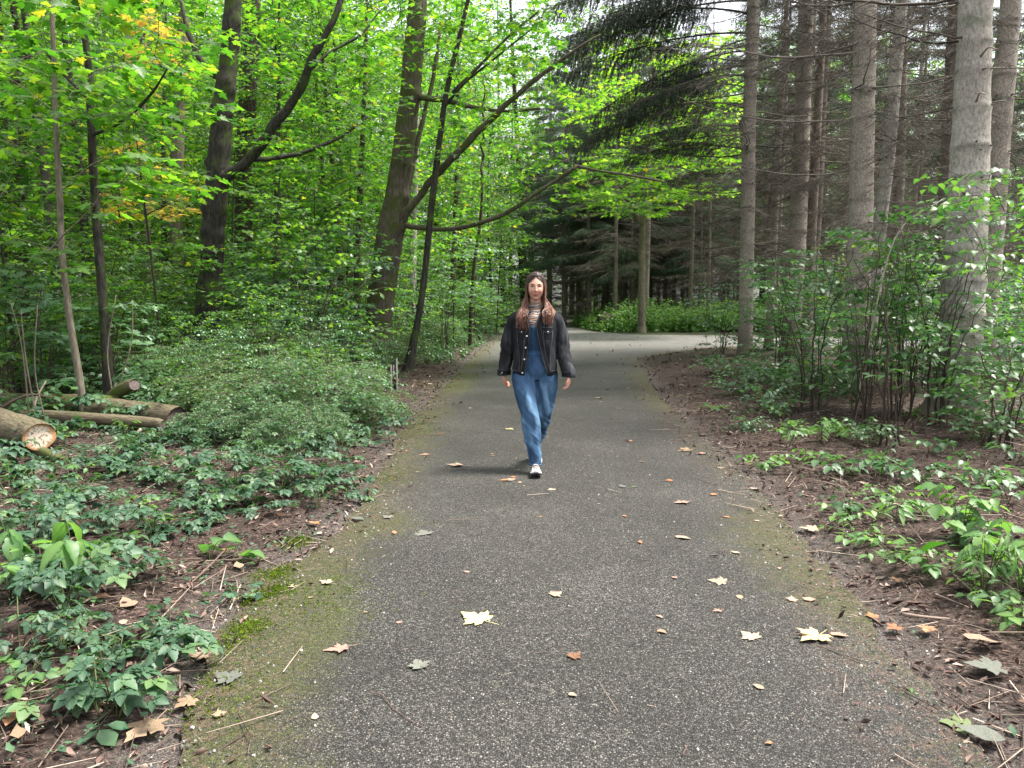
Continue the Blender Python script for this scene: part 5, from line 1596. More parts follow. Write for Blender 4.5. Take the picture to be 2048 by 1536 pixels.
for k, (px, py, sc, lb) in enumerate([(450, 842, .42, 'taller leafy shoot cluster rising out of the left end of the fine-leaved bushes'), (530, 828, .5, 'leafy shoots standing up in the middle of the fine-leaved bushes'), (600, 842, .38, 'small leafy bush among the fine-leaved ones, nearest the path'),
        (665, 812, .46, 'leafy shoots behind the marker post bush'), (395, 830, .42, 'leafy shoots above the dark-ended log'), (720, 775, .45, 'upright leafy bush between the marker post and the mossy maple'), (560, 800, .55, 'broad-leaved bush in the second row of fine-leaved bushes'), (640, 872, .3, 'little leafy bush on the front rim of the fine-leaved bushes')]):
    q = G(px, py); place(B_WOOD[k % 3], q.x, q.y, (sc, sc, sc * 1.15), lb)
for k, (px, D, sc, lb) in enumerate([(230, 12.2, .62, 'low bluish bush just right of the taller close sapling'), (90, 11.6, .6, 'low bluish bush between and behind the close saplings'), (330, 12.6, .6, 'low bush filling the gap left of the lumpy maple foot'),
        (505, 12.9, .55, 'low bush right at the lumpy maple foot'), (590, 13.4, .7, 'pale leafy bush behind the fine-leaved bushes'), (655, 13.8, .7, 'leafy bush just left of the leaning mossy maple foot'), (10, 10.8, .7, 'leafy bush at the left edge behind the bare stems'),
        (420, 12.4, .5, 'low leafy bush before the lumpy maple'), (150, 13.6, .8, 'rounded bush behind the two close saplings'), (270, 14, .8, 'rounded leafy bush deep behind the tilted log stub'), (720, 15, .5, 'small bush at the leaning mossy maple foot')]):
    q = P(px, 700, D); place(B_WOOD[0] if k % 3 else B_WOOD[1], q.x, q.y, sc, lb)
# verge of herbs beyond the junction: nobody could count its plants
def verge(label, name, xs, mat, n, H, size, tpl=DIAMOND):
    mb = MB(); pos = []; mt = []
    for k in range(n):
        x, y = xs(k)
        sd = float(path_sd([x], [y])[0])
        if sd < .15: continue
        h = H * R.uniform(.35, 1.15) * min(1, .4 + sd * .35) * (.35 + 1.25 * float(noise2([x], [y], .9)[0]))
        z0 = gh(x, y)
        lx, ly = R.gauss(0, .12) * h, R.gauss(0, .12) * h
        c = np.array([(x, y, z0), (x + lx * .4, y + ly * .4, z0 + h * .6), (x + lx, y + ly, z0 + h)])
        V, F = tube(c, np.array([.006, .004, .002]), 3, cap=False); mb.add(V, F, R.random(), 0, 1)
        for j in range(int(5 + h * 14)):
            t = .15 + .85 * R.random(); a = R.uniform(0, 2 * PI)
            pos.append(c[0] + (c[2] - c[0]) * t); mt.append(orient(a, R.gauss(.2, .35), R.gauss(0, .3)) * size * R.uniform(.6, 1.3) * (1.15 - .5 * t))
    mb.leaves(tpl, np.array(mt), np.array(pos), NR.random(len(pos)))
    return mb.obj(name, [mat, M['cane']], kind='stuff', label=label)


def vx(k):
    D = 34.5 + 12 * R.random() ** 1.6; px = R.uniform(1125, 1660); q = P(px, 600, D); return q.x, q.y
M['verge'] = leaf_mat('light_green_herb', [(0, (.07, .18, .055)), (.6, (.12, .26, .08)), (1, (.2, .36, .12))], [(0, (.2, .46, .06)), (1, (.4, .66, .1))], .38, .45, .45, .3)
verge('bright band of waist-high nettles and herbs along the far side of the junction', 'nettle_verge', vx, M['verge'], 3000, 1.25, .17)
def vx2(k):
    y = R.uniform(17, 50); return -.5 - .05 * y + R.uniform(-2.2, 1.2) * (y / 25), y
verge('low herbs along the far left rim of the path', 'herb_verge', vx2, M['shrub'], 1500, .45, .1)

# seedlings and ivy-like ground leaves: ground cover
mb = MB(); 
x, y = scatter(44000, -6.5, 6.5, 1.8, 12, lambda x, y, s: np.where(s > .1, np.where(x < 0, .12 + .88 * (noise2(x, y, 1.6, 21) > .5), .02 + .3 * (noise2(x, y, 1.3, 31) > .6)), 0))
k = len(x); s3 = flat_mats(k, .022, .35, .4, 2.2, 2.2)
mb.leaves(DIAMOND, s3, np.column_stack([x, y, gz(x, y) + .02 + .03 * NR.random(k)]), NR.random(k))
mb.obj('ground_cover', M['bramble'], kind='stuff', label='small ground-cover leaves scattered over the floor')


# ------------------------------------------------------------------ logs
def wood_end_mat(pale=True):
    m, t, o = new_mat('sawn_wood_pale' if pale else 'sawn_wood_old'); N = NT(t)
    p = N.coord()
    n = N.noise(p, 9, 5, .7); n2 = N.noise(p, 38, 3, .6)
    sep = N.n('ShaderNodeSeparateXYZ'); N.l(p, sep.inputs[0])
    r = N.math('SQRT', N.math('ADD', N.math('POWER', sep.outputs[0], 2), N.math('POWER', sep.outputs[1], 2)))
    ringv = N.math('SINE', N.math('MULTIPLY', N.math('ADD', r, N.math('MULTIPLY', n, .03)), 420))
    if pale:
        c = N.ramp(N.math('ADD', N.math('MULTIPLY', r, 5.2), N.math('MULTIPLY', n, .35)), [(.3, (.62, .52, .40)), (.66, (.6, .5, .38)), (.78, (.4, .2, .08)), (.95, (.3, .15, .06))])
        c = N.mix(N.ramp(n2, [(.52, (0, 0, 0)), (.6, (.9, .9, .9))]), c, N.mix(N.ramp(r, [(.08, (0, 0, 0)), (.12, (1, 1, 1))]), (.1, .085, .085), (.42, .25, .12)))
    else:
        c = N.ramp(n2, [(.35, (.05, .035, .035)), (.6, (.12, .085, .08)), (.8, (.2, .15, .13))])
    c = N.mix(.25, c, N.ramp(ringv, [(0, (.6, .6, .6)), (1, (1.2, 1.2, 1.2))]), 'MULTIPLY')
    b = N.n('ShaderNodeBsdfPrincipled'); b.inputs['Roughness'].default_value = .8
    N.l(c, b.inputs['Base Color']); N.l(b.outputs[0], o.inputs['Surface'])
    return m


M['end_pale'] = wood_end_mat(True); M['end_old'] = wood_end_mat(False)
M['bark_log'] = bark_mat('log_bark', (.12, .1, .065), (.05, .04, .025), (.18, .155, .105), moss=.3, vs=(18, 18, 3), bump=1.0)
M['bark_mosslog'] = bark_mat('mossy_log_bark', (.1, .08, .05), (.04, .03, .02), (.16, .13, .09), moss=.75, vs=(14, 14, 3))


def log(label, p0, p1, r0, r1, bark, end, oval=1.0, name='log', k=28, noise=.05):
    """lies from its near sawn end p0 to p1"""
    p0 = Vector(p0); p1 = Vector(p1); ax = p1 - p0; L = ax.length
    root = thing(name, label, 'log', p0)
    root.rotation_euler = ax.to_track_quat('Z', 'Y').to_euler()
    n = max(6, int(L / .06)); t = np.linspace(0, 1, n)
    pts = np.stack([.02 * np.sin(t * 4), .02 * np.sin(t * 3 + 1), t * L], -1); pts[0, :2] = 0
    V, F = tube(pts, r0 + (r1 - r0) * t, k, cap=False, noise=noise, nscale=9)
    V[:, 1] *= oval
    mb = MB(); mb.add(V, F); mb.obj('bark', bark, root)
    ring = V[:k].copy(); c = ring.mean(0); rings = []
    for f in (.985, .93, .5, 0.02):
        q = c + (ring - c) * f; q[:, 2] = -.004 + (.004 if f > .97 else 0) + .003 * (vnoise(q * 30) - .5); rings.append(q)
    VV = np.concatenate(rings); FF = []
    for a in range(3):
        for j in range(k):
            FF.append((a * k + j, (a + 1) * k + j, (a + 1) * k + (j + 1) % k, a * k + (j + 1) % k))
    m2 = MB(); m2.add(VV, np.array(FF)[:, ::-1]); m2.obj('sawn_end', end, root, smooth=False)
    ring2 = V[-k:]; c2 = ring2.mean(0)
    m3 = MB(); m3.add(np.concatenate([ring2 * [.98, .98, 1], [c2]]), np.array([(j, (j + 1) % k, k) for j in range(k)])); m3.obj('far_end', M['end_old'], root, smooth=False)
    return root


A = P(78, 874, 6.9)
log('thick log with a bright freshly sawn end speckled black, at the left edge', A, A + Vector((-1.5, 1.3, .03)), .145, .16, M['bark_log'], M['end_pale'], .9)
B = P(352, 836, 8.35)
log('thick log with a dark reddish sawn end, right end of the pile', B, B + Vector((-1.9, 1.1, .0)), .125, .14, M['bark_log'], M['end_old'])
C_ = P(325, 850, 8.05)
log('thin straight log lying in front of the thick dark-ended one', C_, C_ + Vector((-1.75, .45, .05)), .055, .075, M['bark_log'], M['end_old'], k=18)
D_ = P(268, 770, 9.0)
log('short mossy stub tilted upwards behind the pile', D_, D_ + Vector((-.5, .35, -.22)), .07, .09, M['bark_mosslog'], M['end_old'], k=18)
log('moss-covered log hidden under brambles at the back of the pile', P(235, 815, 9.1), P(235, 815, 9.1) + Vector((-2.6, .5, .02)), .13, .12, M['bark_mosslog'], M['end_old'], k=20)
log('mossy pole propped under the bright sawn log', P(125, 925, 6.7), P(40, 880, 7.3), .045, .05, M['bark_mosslog'], M['end_old'], k=14)
log('dark half-buried piece of timber under the bright sawn log', P(100, 962, 6.3), P(10, 930, 6.8), .06, .06, M['bark_log'], M['end_old'], k=14)
def stick(name, label, pts, r, mat, cat='branch', k=6):
    q = [Vector(p) for p in pts]; base = q[0]
    c = crom([tuple(p - base) for p in q], 5)
    V, F = tube(c, np.linspace(r, r * .45, len(c)), k, noise=.15, nscale=30)
    mb = MB(); mb.add(V, F, R.random()); o = mb.obj(name, mat, None, label=label, category=cat); o.location = base; return o
stick('fallen_branch', 'curved pale branch arching over the left end of the log pile', [P(-20, 835, 8.2), P(30, 800, 8.2), P(65, 790, 8.3), P(105, 795, 8.4)], .022, M['twig'])
stick('fallen_branch', 'thin branch rising steeply behind the log pile', [P(60, 850, 8.3), P(72, 800, 8.4), P(92, 762, 8.5)], .018, M['twig'])
stick('fallen_branch', 'bent branch lying on the ground between the logs', [G(118, 885), G(160, 885), G(195, 882), G(228, 878)], .014, M['twig'])
stick('fallen_branch', 'dark prop branch under the end of the thin log', [P(283, 858, 8.0), P(262, 880, 7.9), P(246, 912, 7.6)], .02, M['twig'])
stick('fallen_branch', 'long pale twig slanting across the left bank', [G(270, 1265, .02), G(340, 1200, .03), G(400, 1150, .06), G(455, 1095, .1)], .0065, M['twig'])
stick('fallen_branch', 'yellowish twig lying in the middle of the left bank', [G(238, 1100, .03), G(290, 1090, .06), G(360, 1068, .03)], .006, M['twig'])
stick('fallen_branch', 'brown stick lying on the right rim', [G(1805, 1228, .03), G(1850, 1234, .04), G(1925, 1240, .03)], .010, M['twig'])
stick('fallen_branch', 'reddish stick in the bottom left corner', [G(30, 1520, .02), G(110, 1460, .04), G(190, 1445, .03)], .008, M['twig'])
stick('fallen_branch', 'pale stick poking in at the bottom left edge', [G(-10, 1490, .03), G(60, 1478, .03)], .008, M['twig'])
stick('fallen_branch', 'broken branch on the dark soil of the right bank', [G(1890, 1035, .03), G(1930, 1045, .04), G(1960, 1058, .03)], .012, M['twig'])
stick('bare_stem', 'pale bare stem slanting up through the shrubs before the biggest spruce', [P(1705, 862, 8.8), P(1735, 700, 8.8), P(1791, 475, 8.8), P(1889, 396, 8.8)], .012, M['stalk_pale'], 'stem')
stick('straw', 'pale bent grass stalk on the asphalt, lower left', [G(740, 1385, .026), G(765, 1390, .03), G(785, 1415, .026), G(820, 1440, .026), G(848, 1455, .026)], .0022, M['litter'], 'stalk')
stick('straw', 'short pale straw at the bottom of the path, right of centre', [G(1365, 1510, .026), G(1378, 1485, .03)], .003, M['litter'], 'stalk')
for k, pr in enumerate([[(75, 850), (52, 720), (42, 620)], [(95, 860), (70, 740), (75, 610)], [(60, 850), (45, 700), (20, 600)], [(225, 790), (215, 700), (232, 590)], [(230, 790), (262, 690), (265, 600)]]):
    stick('bare_stem', ['thin bare upright stem rising from the log pile, second from the left edge', 'thin bare stem rising from the log pile, the straight one', 'thin bare stem leaning left out of the log pile', 'thin upright shoot behind the mossy stub', 'thin shoot leaning right behind the mossy stub'][k], [P(a, b, 8.2 if k < 3 else 9.2) for a, b in pr], .009, M['bark_grey'], 'stem')

# ------------------------------------------------------------------ wooden marker post
def board(x0, x1, y0, y1, z1, slant, bev=.004):
    """upright board with a slanted top"""
    V = [(x0, y0, -.2), (x1, y0, -.2), (x1, y1, -.2), (x0, y1, -.2), (x0, y0, z1 - slant), (x1, y0, z1), (x1, y1, z1), (x0, y1, z1 - slant)]
    F = [(0, 3, 2, 1), (0, 1, 5, 4), (1, 2, 6, 5), (2, 3, 7, 6), (3, 0, 4, 7), (4, 5, 6, 7)]
    return np.array(V, float), np.array(F)


M['post_wood'] = bark_mat('weathered_post_wood', (.055, .045, .038), (.028, .022, .02), (.1, .085, .075), vs=(30, 30, 3), bump=.4)
M['post_edge'] = bark_mat('grey_post_edge', (.22, .21, .19), (.12, .11, .1), (.3, .29, .27), vs=(30, 30, 3), bump=.3)
M['white'] = solid_mat('white_paint', [(0, (.7, .7, .68)), (1, (.78, .78, .76))], .6, .3, 30, .15)
g = G(777, 792)
root = thing('marker_post', 'low dark wooden marker of two pointed boards with a white mark, at the left rim', 'post', (g.x, g.y, gh(g.x, g.y)), -.25)
V, F = board(-.045, .045, -.02, .02, .40, .07); mb = MB(); mb.add(V, F); mb.obj('board', M['post_wood'], root, smooth=False)
V, F = board(.047, .057, -.025, .02, .42, .005); mb = MB(); mb.add(V, F); mb.obj('board_edge', M['post_edge'], root, smooth=False)
V, F = board(.03, .105, .06, .10, .50, .07); mb = MB(); mb.add(V, F); mb.obj('board', M['post_wood'], root, smooth=False)
V, F = board(.107, .117, .055, .10, .51, .005); mb = MB(); mb.add(V, F); mb.obj('board_edge', M['post_edge'], root, smooth=False)
q = [(.062, .405), (.076, .415), (.08, .37), (.072, .33), (.088, .30), (.075, .24), (.062, .25), (.06, .31), (.066, .35)]
V = np.array([(a, .054, b) for a, b in q] + [(a, .0595, b) for a, b in q]); n = len(q)
F = [(0, k + 1, k) for k in range(1, n - 1)]
FS = [(k, (k + 1) % n, n + (k + 1) % n, n + k) for k in range(n)]
mb = MB(); mb.add(V, np.array(F)[:, ::-1]); mb.add(V, np.array(FS)); mb.obj('white_mark', M['white'], root, smooth=False)

# root plates / broken stumps in the far verge
def stump(label, px, py, w, h, seed):
    g = G(px, py); k = 14; n = 7
    V, F = tube(np.array([(0, 0, -.1), (0, 0, h * .3), (0, 0, h * .6), (0, 0, h * .85), (.02, 0, h)]), np.array([w * .6, w * .5, w * .48, w * .4, w * .12]), k, noise=.5, seed=seed, nscale=4)
    mb = MB(); mb.add(V, F); root = thing('stump', label, 'stump', (g.x, g.y, gh(g.x, g.y)))
    mb.obj('wood', M['bark_dark'], root)
    for q in range(7):
        a = R.uniform(0, 2 * PI); l = w * R.uniform(.6, 1.3)
        c = crom([(0, 0, h * .5), (math.cos(a) * l * .6, math.sin(a) * l * .6, h * R.uniform(.3, .9)), (math.cos(a) * l, math.sin(a) * l, h * R.uniform(0, .7))], 4)
        V, F = tube(c, np.linspace(.05, .012, len(c)), 6, noise=.2); m = MB(); m.add(V, F); m.obj('root', M['bark_dark'], root)
stump('dark uprooted stump with spread roots in the far verge', 1212, 662, .85, .8, 2)
stump('small broken stump standing in the far verge right of the root plate', 1262, 664, .35, .75, 5)


# ------------------------------------------------------------------ fallen leaves one can point at
def fall_mat(name, a, b, spots):
    a, b, spots = [tuple(q * .72 for q in v) for v in (a, b, spots)]
    return solid_mat(name, [(0, a), (.6, b), (1, spots)], .75, .2, 45, .8)


FM = {'yellow': fall_mat('yellow_fallen_leaf', (.66, .58, .26), (.72, .64, .33), (.6, .5, .25)),
      'tan': fall_mat('tan_fallen_leaf', (.3, .2, .13), (.36, .26, .18), (.3, .22, .16)),
      'pale': fall_mat('pale_fallen_leaf', (.36, .28, .21), (.44, .36, .28), (.3, .23, .17)),
      'orange': fall_mat('orange_fallen_leaf', (.4, .18, .09), (.46, .23, .13), (.34, .15, .08)),
      'pink': fall_mat('pinkish_fallen_leaf', (.42, .24, .19), (.46, .3, .25), (.38, .22, .18)),
      'grey': fall_mat('grey_fallen_leaf', (.13, .14, .12), (.19, .2, .17), (.15, .15, .13)),
      'brown': fall_mat('brown_fallen_leaf', (.16, .08, .045), (.22, .12, .075), (.14, .08, .05)),
      'green': fall_mat('green_fallen_leaf', (.1, .14, .06), (.15, .19, .09), (.18, .19, .1))}


def dry_leaf(seed, tpl, curl):
    st = np.random.default_rng(seed)
    V = tpl[0].copy()
    a = st.uniform(0, PI); u = V[:, 0] * math.cos(a) + (V[:, 1] - .4) * math.sin(a)
    V[:, 2] = np.abs(V[:, 2]) * .25 + curl * u * u * 1.6 + (vnoise(V * 4 + seed) - .4) * .12
    V[:, 0] *= st.uniform(.8, 1.1)
    V[1:, :2] += st.normal(0, .02, (len(V) - 1, 2))
    V[:, 2] -= V[:, 2].min() * .8
    return (V, tpl[1], tpl[2])


def stalk(mb, l=.55):
    V, F = tube(np.array([(0, .02, .02), (.04, -l * .5, .03), (.1, -l, .01)]), np.array([.012, .009, .009]), 3, cap=False)
    mb.add(V, F, 0)


BIT = (np.array([(-.25, 0, .1), (.2, .05, 0), (-.4, .45, .22), (.33, .5, .18), (-.12, .95, .02), (.2, .8, .3), (0, .45, -.03)], float),
       np.array([(0, 1, 6), (1, 3, 6), (3, 5, 6), (5, 4, 6), (4, 2, 6), (2, 0, 6)]), np.zeros(7))
FT = {}
def fallen(color, kind, seed):
    key = (color, kind, seed)
    if key not in FT:
        mb = MB(); tp = dry_leaf(seed, {'maple': MAPLE, 'oval': OVATE, 'bit': BIT}[kind], {'maple': .07, 'oval': .3, 'bit': .3}[kind])
        mb.add(tp[0], tp[1], 0, tp[2])
        if kind == 'maple': stalk(mb)
        FT[key] = mb.mesh('fallen_leaf', FM[color], smooth=kind != 'maple')
    return FT[key]


def drop(px, py, s, color, kind, seed, label, group=None, rz=None, world=None):
    g = G(px, py) if world is None else Vector((*world, 0))
    sd = float(path_sd([g.x], [g.y])[0]); z = (PATHZ + .004) if sd < 0 else gh(g.x, g.y) + .025
    o = link('fallen_leaf', fallen(color, kind, seed), None, (g.x, g.y, z), (R.gauss(0, .025), R.gauss(0, .025), R.uniform(0, 6.28) if rz is None else rz), (s, s, s * R.uniform(.7, 1.2)), label=label, category='leaf', group=group)
    return o


for (px, py, w_, c, kd, rz, lb) in [
    (968, 1252, 72, 'yellow', 'maple', .9, 'large pale yellow maple leaf in the middle foreground of the path'),
    (1640, 1280, 72, 'yellow', 'maple', 2.2, 'folded pale yellow maple leaf on the right side of the path'),
    (1697, 1283, 34, 'pink', 'oval', 1.3, 'pinkish oval leaf right beside the folded yellow leaf'),
    (1748, 1242, 30, 'orange', 'maple', 0, 'orange-pink maple leaf at the right rim above the folded yellow one'),
    (1795, 1265, 34, 'orange', 'maple', 2, 'small orange maple leaf on the right rim by the brown stick'),
    (1510, 1288, 44, 'pale', 'maple', .5, 'flat beige maple leaf left of the folded yellow one'),
    (1450, 1173, 40, 'pale', 'maple', 1.2, 'pale leaf with a long stalk on the right half of the path'),
    (1632, 1210, 26, 'pink', 'oval', 1.5, 'small pinkish leaf above the folded yellow one'),
    (1440, 1230, 22, 'pink', 'maple', 2, 'tiny pink maple leaf above the flat beige one'),
    (692, 1306, 52, 'pink', 'maple', 1.9, 'crumpled pinkish leaf on the left of the path'),
    (842, 1348, 50, 'grey', 'maple', .4, 'skeletal grey leaf in the left foreground of the path'),
    (470, 1370, 56, 'grey', 'maple', 1.2, 'big grey-green maple leaf on the mossy left rim'),
    (310, 1460, 88, 'tan', 'maple', 2.9, 'largest dry tan maple leaf in the bottom left foreground'),
    (365, 1308, 52, 'pale', 'maple', .7, 'pale brown maple leaf on the moss at the left'),
    (418, 1316, 48, 'tan', 'maple', 1.6, 'tan maple leaf right of the pale brown one'),
    (385, 1410, 46, 'tan', 'maple', 2.6, 'crumpled tan leaf above the largest dry maple leaf'),
    (660, 1176, 32, 'pale', 'maple', 1.1, 'small pale maple leaf on the mossy asphalt, left'),
    (590, 1180, 22, 'pale', 'maple', 2.3, 'tiny pale leaf beside the bright moss patch'),
    (850, 1077, 44, 'grey', 'maple', .3, 'faded grey leaf above left of the path\'s centre'),
    (790, 1075, 18, 'orange', 'oval', .3, 'small orange leaf left of the faded grey leaf'),
    (782, 1042, 30, 'grey', 'maple', 1, 'dull grey leaf at the left rim of the path'),
    (728, 1046, 30, 'grey', 'oval', 1.3, 'dark curled leaf at the left rim beside the dull grey one'),
    (923, 937, 40, 'pale', 'maple', 1.4, 'pale flat leaf left of the walker\'s feet'),
    (1030, 960, 16, 'orange', 'maple', 1.4, 'small orange leaf in front of the walker\'s foot'),
    (1024, 967, 26, 'pale', 'maple', .4, 'pale leaf under the small orange one before the walker'),
    (1106, 986, 20, 'pale', 'maple', .4, 'tiny whitish leaf right of the walker\'s foot'),
    (1250, 981, 22, 'grey', 'oval', .4, 'grey-green leaf of the pair on the right of the walker'),
    (1270, 980, 14, 'green', 'maple', .4, 'little green leaf of the pair on the right of the walker'),
    (1028, 864, 24, 'yellow', 'oval', 1.4, 'yellow leaf left of the walker\'s knee'),
    (886, 873, 16, 'brown', 'maple', 1.4, 'small dark leaf on the mossy left side of the path'),
    (852, 915, 28, 'tan', 'maple', .2, 'tan leaf on the left side of the path level with the walker'),
    (1342, 966, 18, 'orange', 'maple', 2, 'bright orange leaf on the right half of the path'),
    (1378, 905, 34, 'tan', 'maple', 2, 'brownish leaf on the right half beyond the orange leaf'),
    (1412, 912, 24, 'pink', 'oval', 2, 'pinkish leaf right of the brownish one'),
    (1372, 1010, 36, 'pink', 'maple', 2, 'pale pinkish maple leaf right of centre'),
    (1382, 1085, 32, 'pale', 'oval', 1.2, 'whitish oval leaf on the right of the path'),
    (1480, 1115, 18, 'pale', 'oval', 1.0, 'small whitish leaf towards the right rim'),
    (1460, 1042, 16, 'orange', 'oval', 1.0, 'narrow orange leaf near the right mossy edge'),
    (1435, 995, 18, 'orange', 'oval', 1.9, 'ochre leaf near the right mossy edge'),
    (1528, 984, 28, 'pale', 'oval', 1.4, 'curled pale leaf at the right rim'),
    (1632, 1066, 40, 'pale', 'maple', 1.4, 'flat beige leaf at the broken right rim'),
    (1203, 800, 20, 'pale', 'maple', 1.4, 'pale leaf right of the walker at waist height in the picture'),
    (1218, 782, 12, 'brown', 'bit', 1.4, 'tiny dark leaf right of the walker'),
    (1265, 886, 16, 'orange', 'oval', 1.9, 'small tan leaf between the walker and the right rim'),
    (1545, 1498, 16, 'orange', 'oval', 1.9, 'rusty leaf at the bottom of the path'),
    (1528, 1390, 22, 'pale', 'oval', .8, 'pale oval leaf in the right foreground'),
    (1352, 1165, 14, 'pink', 'maple', .8, 'faint pink leaf scrap right of centre'),
    (632, 1452, 20, 'pale', 'oval', .4, 'rounded pale yellow-green leaf in the left foreground'),
    (1995, 1320, 56, 'tan', 'oval', 1.3, 'rolled tan leaf at the right edge'),
    (2000, 1362, 66, 'grey', 'maple', 1.3, 'shrivelled grey-green leaf at the right edge'),
    (1940, 1462, 60, 'green', 'maple', 1.3, 'wilted green leaf in the bottom right'),
    (2010, 1495, 70, 'grey', 'oval', 1.1, 'wilted grey leaf rolled up in the bottom right corner'),
    (15, 1500, 54, 'orange', 'oval', 0, 'large orange-brown leaf cut by the bottom left edge'),
    (40, 1530, 40, 'tan', 'oval', .6, 'yellowish leaf below the large orange-brown one'),
    (175, 1368, 50, 'pale', 'maple', .6, 'pale dry leaf among the corner brambles'),
    (270, 1245, 44, 'tan', 'oval', .9, 'curled tan leaf under the brambles at the left'),
    (225, 1225, 44, 'brown', 'oval', 2.1, 'curled dark brown leaf under the brambles at the left'),
    (640, 1058, 30, 'orange', 'oval', 1.2, 'orange-brown leaf on the left rim behind the moss'),
    (480, 1150, 34, 'tan', 'oval', .5, 'folded brown leaf by the pale seedling'),
    (500, 1122, 16, 'yellow', 'oval', .5, 'little golden leaf by the lime leaf plant'),
    (480, 860, 26, 'pale', 'maple', .5, 'pale yellow leaf beneath the fine-leaved bush'),
    (440, 1445, 30, 'tan', 'maple', .5, 'dry leaf scrap right of the largest maple leaf'),
    (1290, 930, 14, 'tan', 'oval', 1, 'small leaf fragment on the path right of the walker'),
    (1325, 1245, 14, 'pink', 'bit', 1, 'pink leaf scrap on the right half of the foreground')]:
    g = G(px, py); d = math.hypot(g.x, math.hypot(g.y, CAMZ))
    s = w_ / FPX * d / (1.22 if kd == 'maple' else (1.0 if kd == 'oval' else 1.0))
    drop(px, py, s, c, kd, R.randint(1, 5), lb, rz=rz)
GF = 'small fallen leaves strewn along the path'
m = 0
while m < 150:
    y = 2.5 + 21 * R.random() ** 1.3; x = R.uniform(-3, 4.2) * (1 if y < 12 else 1.3); sd = float(path_sd([x], [y])[0])
    if sd > .9 or (sd < -.25 and R.random() < .45): continue
    c = R.choice(['tan', 'pale', 'pink', 'orange', 'brown', 'tan', 'pale', 'pink']); kd = R.choice(['maple', 'oval', 'bit', 'bit'])
    drop(0, 0, R.uniform(.02, .055) if kd != 'maple' else R.uniform(.03, .08), c, kd, R.randint(1, 5), 'small dry fallen leaf lying on or beside the asphalt', GF, world=(x, y)); m += 1

# ------------------------------------------------------------------ the walker
def cloth_mat(name, stops, rough=.85, weave=900, bump=.25, fade=None, fade_at=None, crease=None):
    m, t, o = new_mat(name); N = NT(t)
    p = N.coord()
    mp = N.n('ShaderNodeMapping'); mp.inputs['Scale'].default_value = (1, 1, .45); N.l(p, mp.inputs['Vector'])
    n = N.noise(mp.outputs[0], 16, 5, .6)
    f = n
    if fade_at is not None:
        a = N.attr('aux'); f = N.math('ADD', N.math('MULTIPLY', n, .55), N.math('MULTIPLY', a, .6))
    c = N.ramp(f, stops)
    fine = N.noise(p, 420, 2)
    c = N.mix(.5, c, N.ramp(fine, [(.35, (.7, .7, .72)), (.65, (1.3, 1.3, 1.28))]), 'MULTIPLY')
    b = N.n('ShaderNodeBsdfPrincipled'); b.inputs['Roughness'].default_value = rough; b.inputs['Specular IOR Level'].default_value = .15
    bp = N.n('ShaderNodeBump'); bp.inputs['Strength'].default_value = bump; bp.inputs['Distance'].default_value = .006
    N.l(N.noise(mp.outputs[0], 34, 4, .6), bp.inputs['Height']); N.l(bp.outputs[0], b.inputs['Normal'])
    N.l(c, b.inputs['Base Color']); N.l(b.outputs[0], o.inputs['Surface'])
    return m


M['jacket'] = cloth_mat('washed_black_denim', [(.25, (.009, .010, .012)), (.5, (.022, .023, .027)), (.72, (.06, .063, .072)), (1, (.14, .145, .16))], fade_at=1)
M['jacket_seam'] = cloth_mat('faded_black_seam', [(.3, (.035, .037, .043)), (.7, (.13, .135, .15))])
M['stitch'] = solid_mat('pale_stitching', [(0, (.22, .22, .24)), (1, (.3, .3, .32))], .8, .2, 30, .2)
M['denim'] = cloth_mat('mid_blue_denim', [(.25, (.024, .05, .1)), (.5, (.05, .105, .19)), (.75, (.12, .22, .34)), (1, (.24, .37, .5))], fade_at=1)
M['denim_dark'] = cloth_mat('blue_denim_band', [(.25, (.015, .04, .1)), (.7, (.05, .12, .24))])
M['metal'] = solid_mat('silver_button', [(0, (.6, .6, .58)), (1, (.7, .7, .68))], .3, .6, 30, .1)
M['gold'] = solid_mat('gold_earring', [(0, (.65, .45, .15)), (1, (.7, .5, .2))], .3, .8, 30, .1)
M['shoe_up'] = solid_mat('light_grey_mesh_shoe', [(0, (.42, .44, .44)), (1, (.5, .52, .5))], .8, .3, 120, .4)
M['shoe_dark'] = solid_mat('dark_rubber_sole', [(0, (.02, .02, .022)), (1, (.03, .03, .032))], .6, .4, 60, .3)
M['shoe_white'] = solid_mat('white_shoe_midsole', [(0, (.6, .6, .57)), (1, (.68, .68, .64))], .7, .3, 60, .2)
M['eye_white'] = solid_mat('eye_white', [(0, (.55, .52, .5)), (1, (.55, .52, .5))], .3, .5, 30, .1)
M['iris'] = solid_mat('dark_iris', [(0, (.035, .02, .012)), (1, (.035, .02, .012))], .2, .5, 30, .1)
M['brow'] = solid_mat('brown_eyebrow', [(0, (.07, .038, .025)), (1, (.09, .05, .03))], .8, .2, 60, .3)
M['lip'] = solid_mat('rosy_lip', [(0, (.38, .10, .09)), (1, (.42, .12, .11))], .45, .4, 60, .15)
M['teeth'] = M['eye_white']


def skin_mat():
    m, t, o = new_mat('skin'); N = NT(t)
    n = N.noise(N.coord(), 18, 4)
    c = N.ramp(n, [(.3, (.46, .25, .175)), (.7, (.56, .33, .245))])
    c = N.mix(N.math('MULTIPLY', N.attr('aux'), .8), c, (.52, .17, .12))     # rosy cheeks, nose, knuckles
    b = N.n('ShaderNodeBsdfPrincipled'); b.inputs['Roughness'].default_value = .5; b.inputs['Specular IOR Level'].default_value = .35
    b.inputs['Subsurface Weight'].default_value = .12; b.inputs['Subsurface Radius'].default_value = (.01, .004, .002); b.inputs['Subsurface Scale'].default_value = 1
    N.l(c, b.inputs['Base Color']); N.l(b.outputs[0], o.inputs['Surface'])
    return m


